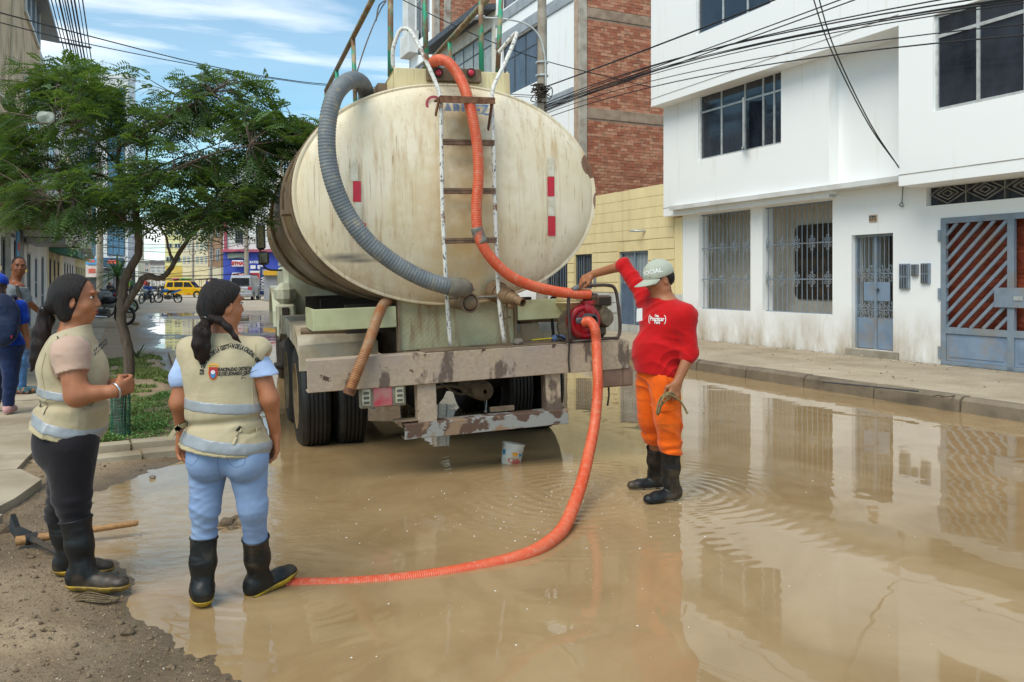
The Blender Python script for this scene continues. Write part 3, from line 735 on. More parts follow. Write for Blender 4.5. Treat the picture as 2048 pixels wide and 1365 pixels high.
# rounded dark window in the porch
q = [BL(1592, 598, rb), BL(1700, 440, rb)]; a0, a1 = sorted((q[0][0], q[1][0])); zA, zB_ = BL(1592, 598, rb)[1], BL(1592, 452, rb)[1]
m = MB(); rc = .14; poly = []
for cx_, cz_, st in ((a1-rc, zB_-rc, 0), (a0+rc, zB_-rc, 90), (a0+rc, zA+rc, 180), (a1-rc, zA+rc, 270)):
    poly += [(rb-.035, cx_+rc*math.cos(R(st+k*15)), cz_+rc*math.sin(R(st+k*15))) for k in range(7)]
m.prism(poly, (.03, 0, 0)); pw = m.build('porch_window', mat('brown_window', '#3b332a', '#5a4a38', 3, .3), wb)
m = MB()
for k in range(1, 5): s_ = a0+(a1-a0)*k/5; m.tube([(rb-.05, s_+.06*math.sin(z_*9), zA+.06+z_*(zB_-zA-.12)) for z_ in np.linspace(0, 1, 24)], .010, 5)
for k in range(1, 5): z_ = zA+(zB_-zA)*k/5; m.tube([(rb-.055, a0+.05+(a1-a0-.1)*u, z_+.05*math.sin(u*20)) for u in np.linspace(0, 1, 24)], .009, 5)
m.build('window_ironwork', GREYP2, pw)
zr1 = BL(1450, 495, RW)[1]; zr2 = BL(1450, 559, RW)[1]
grille(wb, RW+.10, o1[0], o1[1], o1[2], o1[3], 13, (zr1, zr2)); grille(wb, RW+.10, o2[0], o2[1], o2[2], o2[3], 14, (zr1, zr2))
# door: two leaves, bars over sheet
dw = MB(); rD = RW+.12; fw = .045
dw.box((rD-.03, dr[0]+.004, dr[2]), (rD+.03, dr[0]+fw, dr[3]-.004)); dw.box((rD-.03, dr[1]-fw, dr[2]), (rD+.03, dr[1]-.004, dr[3]-.004)); dw.box((rD-.03, dr[0]+fw, dr[3]-fw), (rD+.03, dr[1]-fw, dr[3]-.004))
sc_ = (dr[0]+dr[1])/2; dw.box((rD-.032, sc_-.025, dr[2]), (rD+.028, sc_+.025, dr[3]-fw))
door = dw.build('door', GREYP, wb); zp = dr[2]+(dr[3]-dr[2])*.275
sheetm = mat('grey_sheet_paint', '#8397ad', '#7488a0', 3, .45, 0, .35, 220, dirt='#978b7c', dscale=1.6)
for a, b in ((dr[0]+fw+.002, sc_-.027), (sc_+.027, dr[1]-fw-.002)):
    m = MB(); m.box((rD-.012, a, dr[2]+.01), (rD+.012, b, zp), .004); m.build('door_panel', sheetm, door)
    z1_, z2_ = dr[2]+(dr[3]-dr[2])*.42, dr[2]+(dr[3]-dr[2])*.585; sp_ = (a, b-.13) if a > sc_ else (a+.10, b)
    m = MB(); m.box((rD-.020, sp_[0], z1_), (rD-.006, sp_[1], z2_), .003); m.build('lock_plate', sheetm, door)
    for k in range(4):
        s_ = a+(b-a)*(k+.5)/4; m = MB(); m.tube([(rD, s_, zp), (rD, s_, dr[3]-fw)], .008, 6); m.build('door_bar', GREYP, door)
    for zf in (.345, .66):
        z_ = dr[2]+(dr[3]-dr[2])*zf; m = MB(); m.box((rD-.008, a, z_-.008), (rD+.008, b, z_+.008)); m.build('rail', GREYP, door)
        for s_ in (a+(b-a)*.25, a+(b-a)*.78): place_mesh('scroll', SCROLL, door, (rD-.012, s_, z_))
m = MB(); m.ball((rD-.045, sc_-.06, dr[2]+(dr[3]-dr[2])*.52), .026, 12, 8); m.build('knob', GREYP2, door, True)
m = MB(); m.box((RW-.05, dr[0]-.12, .12), (RW+.2, dr[1]+.1, dr[2]-.003), .01); m.build('doorstep', CONC, wb)
# gate
gm_ = MB(); rG = RW+.02; gs0, gs1, gz0, gz1 = gt; fw = .09
def gbox(a, b, c, d, e=0): gm_.box((rG-.03+e, a, c), (rG+.03+e, b, d))
gbox(gs0, gs1, gz1-fw, gz1); gbox(gs1-fw, gs1, gz0, gz1-fw); gbox(gs0, gs0+fw, gz0, gz1-fw)
gmid = BS(2022, RW); zlow = BL(1882, 660, RW)[1]; gbox(gmid-.05, gmid+.05, gz0, gz1-fw); gbox(gs0+fw, gmid-.05, zlow-.05, zlow+.05); gbox(gmid+.05, gs1-fw, zlow-.05, zlow+.05); gbox(gs0+fw, gs1-fw, gz0, gz0+.06)
gate = gm_.build('gate', GREYP, wb)
for (a, b) in ((gmid+.05, gs1-fw), (gs0+fw, gmid-.05)):
    m = MB(); m.box((rG-.008, a+.003, gz0+.063), (rG+.010, b-.003, zlow-.053)); m.build('sheet_panel', sheetm, gate)
    m = MB(); m.box((rG-.016, a+.06, gz0+.12), (rG-.009, b-.06, zlow-.11)); m.build('raised_sheet', sheetm, gate)
zlo, zhi = zlow+.05, gz1-fw; hgt = zhi-zlo; wL = gs1-fw-gmid-.05
for side, (a, b) in (('l', (gmid+.05, gs1-fw)), ('r', (gs0+fw, gmid-.05))):
    n = 16; w_ = b-a; slope = 1.02
    for k in range(-14, 20):
        # bars rise towards the middle post
        zc = zlo+k*.205
        f = (lambda d: zc+d*slope)                                   # d = distance from the outer edge
        d0, d1 = 0.0, w_
        if f(0) < zlo: d0 = (zlo-zc)/slope
        if f(w_) > zhi: d1 = (zhi-zc)/slope
        if d1-d0 < .06 or d0 > w_ or d1 < 0: continue
        conv = (lambda d: b-d) if side == 'l' else (lambda d: a+d)
        m = MB(); m.bar((rG-.004, conv(d0), f(d0)), (rG-.004, conv(d1), f(d1)), .048, .030, Vector((1, 0, 0)))
        m.build('diagonal_bar', GREYP, gate)
zl0, zl1 = BL(2022, 616, RW)[1], BL(2022, 576, RW)[1]
m = MB(); m.box((rG-.05, gmid-.24, zl0), (rG-.033, gmid+.24, zl1), .004); lb = m.build('lock_box', GREYP, gate)
m = MB(); m.box((rG-.062, gmid-.19, (zl0+zl1)/2-.04), (rG-.052, gmid-.06, (zl0+zl1)/2+.02), .004); m.build('lock', ALU, lb)
for zf in (.08, .48, .88):
    m = MB(); z_ = gz0+(gz1-gz0)*zf; m.cyl((rG-.035, gs1+.02, z_-.09), (rG-.035, gs1+.02, z_+.09), .022, seg=8); m.build('hinge', GREYP, gate)
WOOD = mat('red_brown_wood', '#6e2f20', '#85402a', 4, .35, 0, .15, 60, stretch=(1, 1, 6), spec=.5)
m = MB(); m.box((RW+.16, gs0, gz0), (RW+.2, gs1, gz1)); wd = m.build('wood_door', WOOD, wb)
for i in range(-1, 11):
    for j in range(6):
        a = gs0+.08+i*.44+.44; b = a+.38; z_ = zlow+.02+j*.42
        if b > gs1 or z_+.36 > gz1: continue
        m = MB(); m.add([(RW+.159, a, z_), (RW+.159, b, z_), (RW+.159, b, z_+.36), (RW+.159, a, z_+.36), (RW+.145, a+.03, z_+.03), (RW+.145, b-.03, z_+.03), (RW+.145, b-.03, z_+.33), (RW+.145, a+.03, z_+.33), (RW+.105, (a+b)/2, z_+.18)], [(0, 1, 5, 4), (1, 2, 6, 5), (2, 3, 7, 6), (3, 0, 4, 7), (4, 5, 8), (5, 6, 8), (6, 7, 8), (7, 4, 8)]); m.build('wood_panel', WOOD, wd)
# transom grille with diamonds
m = MB(); m.box((RW+.12, tr[0], tr[2]), (RW+.14, tr[1], tr[3])); tg = m.build('transom_window', GLASS, wb)
k = 0; s_ = tr[1]-.03
while s_ > tr[0]+.3 and k < 7:
    a, b = s_-.62, s_; zc = (tr[2]+tr[3])/2; hh = (tr[3]-tr[2])/2-.02; mm = MB()
    for q_ in (1, .62, .3):
        P4 = [(RW+.06, (a+b)/2-.30*q_, zc), (RW+.06, (a+b)/2, zc+hh*q_), (RW+.06, (a+b)/2+.30*q_, zc), (RW+.06, (a+b)/2, zc-hh*q_)]
        for u in range(4): mm.bar(P4[u], P4[(u+1) % 4], .014, .014)
    mm.box((RW+.05, a-.006, tr[2]+.001), (RW+.07, a+.006, tr[3]-.001)); mm.build('diamond_bar', mat('transom_iron', '#8d8b84', '#6f6b62', 8, .6), tg); s_ -= .62; k += 1
# upper rooms
b1n, b1f = BS(1658, 11.40), BS(1327, 11.40); b2f = BS(1797, 11.05); z3 = BL(1659, 97, 11.05)[1]
w2 = opening(1396, 1562, 160, 300, 11.40); w2[2] = BL(1480, 304, 11.4)[1]; w2[3] = BL(1480, 158, 11.4)[1]
m = MB(); wall(m, 11.40, b1n, b1f, zb, z3, [w2], .18); m.box((11.401, b1n, zb+.001), (RW, b1f, zb+.06)); m.box((11.585, b1n, zb+.07), (RW, b1n+.15, z3)); m.box((11.585, b1f-.15, zb+.07), (RW, b1f, z3)); m.build('upper_room_wall', WHITE, wb)
m = MB(); wall(m, RW, b2f-.02, sE, zb+.021, z3+.2, [[b1n+.2, b1f-.2, zb+.1, z3]], .2); m.build('recessed_wall', WHITE, wb)
m = MB(); m.box((11.394, b1n, zb+.19), (11.4005, b1f, zb+.20)); m.build('drip_groove', CONC, wb)
m = MB(); m.box((RW-.0, b1n, zb+.08), (RW+.05, b1f, z3)); 
w3 = opening(1392, 1541, -60, 50, 11.05); w3[2] = BL(1460, 42, 11.05)[1]; w3[3] = w3[2]+1.5
m = MB(); wall(m, 11.05, b2f, b1f+.0, z3, 9.6, [w3], .2); m.box((11.251, b2f, z3), (RW+.2, b1f, z3+.1)); m.box((11.251, b1f-.15, z3+.1), (RW+3, b1f, 9.6)); m.build('top_room_wall', WHITE, wb)
m = MB(); m.box((11.044, b2f, z3+.17), (11.0505, b1f, z3+.18)); m.build('drip_groove', CONC, wb)
w4 = opening(1866, 2075, 10, 200, 11.05); w4[2] = BL(1957, 205, 11.05)[1]; w4[3] = BL(1868, 30, 11.05)[1]; w4[0] = sN+.4
m = MB(); wall(m, 11.05, sN-3, b2f-.003, zb, 9.6, [w4], .2); m.box((11.251, sN-3, zb+.001), (RW+.2, b2f-.004, zb+.1)); m.box((11.251, b2f-.15, zb+.101), (RW, b2f-.004, z3)); m.build('upper_room_wall', WHITE, wb)
m = MB(); m.box((11.044, sN-3, zb+.17), (11.0505, b2f-.003, zb+.18)); m.build('drip_groove', CONC, wb)
rD2 = BL(1957, 47, 11.05)[1]; f4 = (rD2-w4[2])/(w4[3]-w4[2])
window(wb, 11.10, w4[0], w4[1], w4[2], w4[3], [1-(w4[1]-BS(c_, 11.05))/(w4[1]-w4[0]) for c_ in (2046, 1951)], [f4], fw=.05)
f2 = .70
window(wb, 11.46, w2[0], w2[1], w2[2], w2[3], [(BS(c_, 11.4)-w2[0])/(w2[1]-w2[0]) for c_ in (1543, 1521, 1485, 1438)], [f2], fw=.04)
window(wb, 11.11, w3[0], w3[1], w3[2], w3[3], [(BS(c_, 11.05)-w3[0])/(w3[1]-w3[0]) for c_ in (1490, 1441)], [.78], fw=.04)
# open casement of the second storey window
sA, sB = BS(1485, 11.4), BS(1521, 11.4)
m = MB(); m.bar((11.39, sA, w2[2]+.06), (11.20, (sA+sB)/2, w2[2]+.06), .03, .04)
m.bar((11.39, sA, w2[2]+(w2[3]-w2[2])*f2-.04), (11.20, (sA+sB)/2, w2[2]+(w2[3]-w2[2])*f2-.04), .03, .04); m.bar((11.20, (sA+sB)/2, w2[2]+.04), (11.20, (sA+sB)/2, w2[2]+(w2[3]-w2[2])*f2-.02), .03, .03)
cs = m.build('casement', ALU, wb)
m = MB(); m.prism([(11.39, sA, w2[2]+.08), (11.20, (sA+sB)/2, w2[2]+.08), (11.20, (sA+sB)/2, w2[2]+(w2[3]-w2[2])*f2-.06), (11.39, sA, w2[2]+(w2[3]-w2[2])*f2-.06)], (0, .006, 0)); m.build('pane', GLASS, cs)
m = MB(); m.box((11.26, sN-3, zb+.11), (14, sE-.02, zb+.2)); m.box((15, sN-3, 0), (15.2, sE, 9)); m.build('floor_slab', SHADEW, wb)
m = MB()
m.box((13.0, sN-3, zb+.25), (13.1, sE-.3, 9)); m.build('curtain', mat('dim_curtain', '#55585c', '#3e4145', 3, .9), wb)
# meters
for i, (x0, x1, y0, y1) in enumerate(((1801, 1821, 528, 579), (1825, 1838, 529, 553), (1844, 1862, 527, 568))):
    s0, z0 = BL(x1, y1, RW); s1, z1 = BL(x0, y0, RW); mm = MB(); mm.box((RW-.045, s0, z0), (RW+.05, s1, z1), .008); mt = mm.build('meter_box', GREYP, wb)
    w_ = s1-s0; h_ = z1-z0
    for zf in (.06, .54):
        mm = MB(); mm.box((RW-.052, s0+w_*.12, z0+h_*zf), (RW-.044, s1-w_*.12, z0+h_*(zf+.40))); mm.build('meter_window', GREYP2, mt)
        for k in range(3): mm = MB(); mm.box((RW-.058, s0+w_*(.14+.26*k), z0+h_*zf), (RW-.050, s0+w_*(.20+.26*k), z0+h_*(zf+.4))); mm.build('slat', GREYP, mt)
s0, z0 = BL(1755, 444, RW); s1, z1 = BL(1739, 431, RW)
m = MB(); m.box((RW-.02, s0, z0), (RW+.01, s1, z1), .006); pq = m.build('number_plate', mat('plate_tan', '#b89c80', '#a48a70', 8, .6), wb)
text_at('lettering', '272', .10, mframe((RW-.0225, (s0+s1)/2, (z0+z1)/2), (0, -1, 0), (0, 0, 1)), GREYP2, pq, .004)
m = MB(); a = BL(1808, 374, RW); m.tube(spline([(RW-.02, a[0], a[1]+.05), (RW-.04, a[0], a[1]-.12), (RW-.03, a[0]+.02, a[1]-.25), (RW-.05, a[0]+.05, a[1]-.30), (RW-.05, a[0]-.02, a[1]-.33), (RW-.04, a[0]-.0, a[1]-.26)]), .007, 5); m.build('loose_wire', GREYP2, wb, True)

# ------------------------------------------------------------------ yellow house
t = NT('yellow_paint'); n = t.noise(2.5, t.map((1, 1, .3)), 7, .65)
c = t.mix(t.ramp(n, .4, .7), hx('#f1dfac'), hx('#e4cf9e')); z = t.xyz()['Z']
c = t.mix(t.math('MULTIPLY', t.ramp(t.noise(1.3, t.map((1, 2.5, .15)), 6), .6, .8), .35), c, hx('#a58f5e')); 
c = t.mix(t.mr(z, 1.15, 1.17, 1, 0), c, t.mix(t.ramp(n, .4, .7), hx('#cfd0cc'), hx('#a9a396')))
t.set(Base_Color=c, Roughness=.8, Specular_IOR_Level=.2); YEL = t.m
yb = street_thing('yellow_house', 'low yellow block house with grey barred doors beside the white house', 'house', RW, 19)
RY = RW+.03; yE = 22.9; yN = sE+.01; zt = BL(1330, 366, RY)[1]
hol = []
for (x0, x1, yt) in ((1238, 1296, 501), (1150, 1184, 508)):
    s0, s1 = sorted((BS(x0, RY), BS(x1, RY))); hol.append([s0, s1, .35 if x0 > 1200 else 1.25, BL(x1, yt, RY)[1]])
s0, s1 = sorted((BS(1092, RY), BS(1135, RY))); hol.append([s0, s1, 1.2, 2.45])
m = MB(); wall(m, RY, yN, yE, -.1, 3.0, hol, .25); m.box((RY, yN, 3.0), (RY+.25, yE, zt-.12)); m.box((RY+.25, yE-.2, 0), (RY+3, yE, zt)); m.build('wall', YEL, yb)
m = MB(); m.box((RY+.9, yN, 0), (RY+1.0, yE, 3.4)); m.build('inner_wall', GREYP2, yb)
# blocks of the parapet and the wide courses below
rows = []; z = 2.50; k = 0
while z < zt-.05:
    hgt = .26; s = yN+.35-(k % 2)*.3
    while s < yE:
        e = min(s+.62, yE); a = max(s, yN+.33)
        if e-a > .08 and not (z < 2.6 and any(h[0]-.02 < (a+e)/2 < h[1]+.02 and h[3] > z+.02 for h in hol)):
            mm = MB(); jag = random.uniform(-.03, .03) if z+hgt > zt-.1 else 0; mm.box((RY-.016, a+.004, z+.004), (RY-.0005, e-.004, min(z+hgt-.004, zt+jag)), .003); mm.build('block', YEL, yb)
        s += .62
    z += hgt; k += 1
for j in range(7):
    z = .62+j*.268
    segs = [(yN+.33, hol[0][0]-.02), (hol[0][1]+.02, hol[1][0]-.02), (hol[1][1]+.02, hol[2][0]-.02), (hol[2][1]+.02, yE)]
    for a, e in segs:
        if e-a < .1: continue
        mm = MB(); mm.box((RY-.018, a, z+.012), (RY-.0005, e, z+.256), .006); mm.build('course', YEL, yb)
m = MB(); m.box((RY-.05, yN, 0), (RY+.1, yN+.27, zb-.03), .008); m.build('pilaster', YEL, yb)
for h, kind in zip(hol, ('door', 'window', 'window')):
    mm = MB(); a, b, c_, d_ = h
    mm.box((RY+.04, a, c_), (RY+.09, a+.05, d_)); mm.box((RY+.04, b-.05, c_), (RY+.09, b, d_)); mm.box((RY+.04, a+.05, d_-.05), (RY+.09, b-.05, d_)); mm.box((RY+.04, (a+b)/2-.03, c_), (RY+.09, (a+b)/2+.03, d_-.05))
    g = mm.build('barred_'+kind, GREYP2 if kind == 'window' else GREYP, yb)
    if kind == 'door':
        for (u, v) in ((a+.052, (a+b)/2-.032), ((a+b)/2+.032, b-.052)): mm = MB(); mm.box((RY+.05, u, c_), (RY+.07, v, c_+(d_-c_)*.56)); mm.build('door_panel', mat('blue_grey_door', '#5f7186', '#52637a', 4, .5), g)
        bz = c_+(d_-c_)*.56
    else: bz = c_
    for k in range(9):
        s = a+(b-a)*(k+.5)/9; mm = MB(); mm.tube([(RY+.065, s, bz), (RY+.065, s, d_-.05)], .009, 5); mm.build('bar', GREYP, g)
    mm = MB(); mm.box((RY+.11, a, bz), (RY+.12, b, d_)); mm.build('pane', mat('milky_glass', '#aab4b8', '#8d979c', 4, .4) if kind == 'door' else GLASS, g)
a = BL(1292, 462, RY); b = BL(1276, 462, RY); m = MB(); m.tube([(RY, a[0]+.0, a[1]), (RY-.33, a[0]+.22, a[1]-.0)], .03, 10); m.build('drain_spout', ALU, yb, True)
m = MB(); a = BL(1192, 560, RY); m.box((RY-.06, a[0]-.05, a[1]-.18), (RY, a[0]+.05, a[1]+.18), .01); m.build('meter_box', GREYP, yb)

# ------------------------------------------------------------------ brick building
t = NT('fired_brick'); g = t.n.new('ShaderNodeNewGeometry'); rn = t.n.new('ShaderNodeTexWhiteNoise'); rn.noise_dimensions = '3D'
oi = t.n.new('ShaderNodeObjectInfo'); rv = t.math('FRACT', t.math('ADD', oi.outputs['Random'], g.outputs['Random Per Island']))
rp = t.n.new('ShaderNodeValToRGB'); rp.color_ramp.elements[0].color = hx('#a5634c'); rp.color_ramp.elements[1].color = hx('#cf9a7c'); e = rp.color_ramp.elements.new(.5); e.color = hx('#bb7c60'); t.l.new(rv, rp.inputs['Fac'])
c = t.mix(t.ramp(t.noise(9, None, 6), .5, .7), rp.outputs['Color'], hx('#94715c')); t.set(Base_Color=c, Roughness=.9, Specular_IOR_Level=.15); t.bump(t.noise(60, None, 5), .5, .006); BRICK = t.m
MORTAR = mat('mortar', '#bda690', '#a8917c', 6, .95, 0, .5, 60)
def brick_wall(parent, s, r0, r1, z0, z1, bands, cols, cell=(.255, .102), limit=300, proud=.022, unit=None):
    """cross wall facing -s laid course by course"""
    L, Hh = cell; n = 0; rest = MB(); k = 0; z = z0
    bx = MB().box((.004, -proud, .005), (L-.008, .02, Hh-.008)).build('brick', BRICK, mesh_only=True)
    hx_ = MB().box((.004, -proud, .005), (L/2-.008, .02, Hh-.008)).build('brick', BRICK, mesh_only=True)
    while z+Hh <= z1:
        skip = any(b0-.02 < z+Hh/2 < b1+.02 for b0, b1 in bands)
        if not skip:
            r = r0-(k % 2)*L/2+random.uniform(-.01, .01)
            while r < r1:
                a = max(r, r0)
                if not any(c0-.06 < r+L/2 < c1+.06 for c0, c1 in cols) and r+L > r0+.05:
                    dy = random.uniform(-.006, .008); dz = random.uniform(-.003, .003)
                    if n < limit and limit:
                        half = r < r0-.01; o = place_mesh('brick', hx_ if half else bx, parent, (a if half else r, s+dy, z+dz)); n += 1
                    else: e = r+L-.004; rest.box((a+.004, s-proud+dy, z+.005+dz), (e, s+.02, z+Hh-.003+dz))
                r += L
        z += Hh; k += 1
    if rest.v: rest.build('brickwork', BRICK, parent, kind='stuff')
sBk = 22.95
A = street_thing('brick_building', 'tall unfinished building with a bare brick side wall and a white front', 'building', RW, 24)
rA0, rA1, zA0 = SP(1157, 300, sBk)[0], RW+9, 3.6
m = MB(); m.box((rA0, sBk+.01, 0), (rA1, sBk+.3, 16)); m.build('side_wall', MORTAR, A)
bands = [(SP(1240, 243, sBk)[1], SP(1240, 222, sBk)[1]), (SP(1240, 45, sBk)[1], SP(1240, 26, sBk)[1]), (SP(1240, -160, sBk)[1], SP(1240, -180, sBk)[1])]
colw = [(SP(1138, 0, sBk)[0]-.3, SP(1160, 0, sBk)[0])]
rBe = SP(1345, 300, sBk)[0]
brick_wall(A, sBk+.008, rA0+.32, rBe+.6, 3.3, 13.0, bands, [])
for b0, b1 in bands: m = MB(); m.box((rA0+.3, sBk-.03, b0), (rA1, sBk+.05, b1), .01); m.build('concrete_band', mat('brown_concrete', '#ae9680', '#8f7763', 3, .9), A)
m = MB(); m.box((rA0-.0, sBk-.045, 0), (rA0+.30, sBk+.05, 16), .01); m.build('concrete_column', mat('pale_concrete', '#c2b8a8', '#a5998a', 3, .9, dirt='#8a6c56', dscale=2), A)
# white street front with a dark strip window
sA1 = BS(992, rA0); q1 = [BS(1094, rA0), BS(1002, rA0)]
zw = lambda y, x: BL(x, y, rA0)[1]
m = MB(); wh = [q1[0], q1[1]-.1, zw(170, 1060), zw(58, 1060)]; wh2 = [q1[0]-.05, q1[1]-.1, wh[2]-3.6, wh[3]-3.6]; wh3 = [wh[0], wh[1], wh[2]+3.4, wh[3]+3.4]
wall(m, rA0, sBk+.3, sA1, -.1, 16, [wh, wh3, [wh2[0], wh2[1], 1.3, 2.6]], .25); m.box((rA0+.25, sA1-.25, 0), (rA1, sA1, 16)); m.box((rA0+.26, sBk+.3, 15.9), (rA1, sA1, 16)); m.build('front_wall', WHITE, A)
for w_ in (wh, wh3, [wh2[0], wh2[1], 1.3, 2.6]): window(A, rA0+.08, w_[0], w_[1], w_[2], w_[3], [.25, .5, .75], [.7], GREYP2, GLASSG, .04)
for zb0 in (wh[2]-.0, wh[3]+.03, wh3[2]-.5): m = MB(); m.box((rA0-.05, sBk+.3, zb0-.0 if zb0 != wh[2] else zb0-1.15), (rA0-.001, sA1, zb0+.42 if zb0 != wh[2] else zb0-.75), .01); m.build('grey_band', mat('grey_band_paint', '#a3a9ae', '#92989d', 3, .8), A)
# house with a dark eave
B = street_thing('eaved_house', 'white house with a long dark sloping eave over glazed upper rooms', 'house', RW, 28)
sB0, sB1 = sA1+.02, BS(868, rA0); zE = BL(947, 18, rA0-.7)[1]
m = MB(); hB = [sB0+.4, sB1-.3, zE-3.2, zE-.7]; hB2 = [hB[0], hB[1], 1.2, 2.6]; hB3 = [hB[0], hB[1], 4.2, zE-4.2]
wall(m, rA0, sB0, sB1, -.1, zE-.1, [hB, hB2, hB3], .25); m.box((rA0+.25, sB0, 0), (rA0+7, sB0+.2, zE-.1)); m.box((rA0+.25, sB1-.2, 0), (rA0+7, sB1, zE-.1)); m.build('wall', mat('cream_wall', '#dcd6c8', '#cbc3b2', 3, .8), B)
for w_ in (hB, hB2, hB3): window(B, rA0+.08, *w_, [.17, .33, .5, .67, .83], [.75], GREYP2, mat('cream_glass', '#8f948e', '#a9aba2', 3, .25), .05)
m = MB(); m.prism([(rA0-.8, sB0, zE-.22), (rA0+7, sB0, zE+.9), (rA0+7, sB0, zE+1.1), (rA0-.8, sB0, zE+.02)], (0, sB1-sB0, 0)); m.build('roof', mat('dark_roof', '#4b4f57', '#3c4047', 4, .6), B)
# rear brick tower
C = street_thing('brick_tower', 'farther brick block with a white corner column rising over the dark eave', 'building', RW, 36)
sC0, sC1 = sB1+.02, BS(822, rA0); rC1 = SP(995, 40, sC0)[0]
m = MB(); m.box((rA0+.02, sC0+.01, 0), (rA0+9, sC0+.3, 24)); m.build('side_wall', MORTAR, C)
brick_wall(C, sC0+.008, rA0+.3, rC1+1, zE-3.5, 19.5, [], [(SP(888, 0, sC0)[0], SP(901, 0, sC0)[0])], (.255, .11), 0)
m = MB(); m.box((SP(888, 0, sC0)[0], sC0-.04, 0), (SP(901, 0, sC0)[0], sC0+.05, 24), .01); m.box((rA0, sC0-.045, 0), (rA0+.28, sC0+.05, 24), .01); m.build('concrete_column', MC['pale_concrete'], C)
m = MB(); hc_ = [sC0+.6, sC1-.6, 1, 2.6]; hs = [[hc_[0], hc_[1], z_, z_+3.4] for z_ in (8.8, 13.4, 18)]
wall(m, rA0, sC0+.3, sC1, -.1, 24, hs, .25); m.build('front_wall', WHITE, C)
for w_ in hs: window(C, rA0+.08, *w_, [.33, .66], [.6], ALU, GLASSG, .05)
zc0 = BL(806, 113, rA0-.5)[1]
m = MB(); m.box((rA0-.5, sC1-1.2, zc0), (rA0-.002, sC1+.3, zc0+1.1)); m.box((rA0-.35, sC1-.6, zc0+1.1), (rA0-.002, sC1+.3, zc0+9)); m.box((rA0-.001, sC1+.001, 0), (rA0+8, sC1+.3, 22)); m.build('balcony', SHADEW, C)
# ------------------------------------------------------------------ water tank truck (local: x right, y forward, z up)
TROOT = Vector((-.23, 6.38, 0)); TRM = Matrix.Translation(TROOT) @ Matrix.Rotation(R(19), 4, 'Z') @ Matrix.Rotation(R(-2), 4, 'Y'); TRI = TRM.inverted()
def TL(px, py, y):
    o = TRI @ Vector((0, 0, CAMH)); d = TRI.to_3x3() @ ray(px, py); t = (y-o.y)/d.y; return o+d*t
def TW(x, y, z): return TRM @ Vector((x, y, z))
truck = thing('tank_truck', 'cream and mud stained water tank truck standing in the flood, seen from behind', 'tank truck', TROOT, rot=(0, R(-2), R(19)))
# paints
def tank_paint(name, base, base2, stain, amt=1.0, axis='xz'):
    t = NT(name); st = t.noise(5, t.map((3.2, 3.2, .22)), 8, .7); st2 = t.noise(11, t.map((4.5, 4.5, .16)), 6, .6); pt = t.noise(2.2, None, 7, .65); dots = t.noise(34, None, 4, .6)
    big = t.noise(.9, None, 4, .5)
    c = t.mix(t.ramp(pt, .35, .7), hx(base), hx(base2)); c = t.mix(t.math('MULTIPLY', t.math('MULTIPLY', t.ramp(st, .48, .68), t.ramp(big, .35, .6)), min(1, .75*amt)), c, hx(stain))
    c = t.mix(t.math('MULTIPLY', t.ramp(st2, .60, .70), .55*amt), c, hx('#8d6a42')); c = t.mix(t.math('MULTIPLY', t.ramp(dots, .70, .76), .8), c, hx('#7a5638'))
    z = t.xyz()['Z']; mud = t.math('MULTIPLY', t.mr(z, 1.15, 2.1, 1, 0), t.ramp(t.noise(3, None, 8, .7), .3, .7)); c = t.mix(t.math('MULTIPLY', mud, .7*amt), c, hx('#8f7452'))
    # two patches where the paint has flaked to rust near the right edge
    t.set(Base_Color=c, Roughness=t.mr(pt, .3, .7, .33, .6), Specular_IOR_Level=.45); t.bump(t.noise(3.5, None, 5), .25, .02); return t.m
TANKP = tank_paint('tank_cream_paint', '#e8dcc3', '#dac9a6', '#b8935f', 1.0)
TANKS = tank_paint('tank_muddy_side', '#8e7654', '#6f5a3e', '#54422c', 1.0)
CABP = mat('pale_green_cab_paint', '#c9cdb8', '#b6b89d', 2, .45, 0, .1, 20, dirt='#8c7a5c', dscale=1.5)
BEAMP = mat('pale_green_beam_paint', '#bcbd93', '#a5a47c', 3, .5, 0, .1, 20, dirt='#86744e', dscale=2)
PLATEP = NT('tread_plate'); t = PLATEP
v = t.n.new('ShaderNodeTexBrick'); v.inputs['Scale'].default_value = 28; v.inputs['Mortar Size'].default_value = .06; t.l.new(t.map((1, 1, 1), (R(90), 0, 0)), v.inputs['Vector'])
def diamonds():
    a = t.n.new('ShaderNodeTexWave'); a.wave_type = 'BANDS'; a.bands_direction = 'DIAGONAL'; a.inputs['Scale'].default_value = 14; t.l.new(t.map((1, 0, 1)), a.inputs['Vector'])
    b = t.n.new('ShaderNodeTexWave'); b.wave_type = 'BANDS'; b.bands_direction = 'DIAGONAL'; b.inputs['Scale'].default_value = 14; t.l.new(t.map((-1, 0, 1)), b.inputs['Vector'])
    return t.math('MAXIMUM', t.ramp(a.outputs['Fac'], .8, .95), t.ramp(b.outputs['Fac'], .8, .95))
c = t.mix(t.ramp(t.noise(2.5, None, 7, .65), .4, .7), hx('#b4af8c'), hx('#9a8d68')); c = t.mix(t.math('MULTIPLY', t.ramp(t.noise(4, t.map((3, 3, .4)), 6), .58, .72), .7), c, hx('#7c4c28'))
t.set(Base_Color=c, Roughness=.6); t.bump(diamonds(), .5, .006); PLATEP = t.m
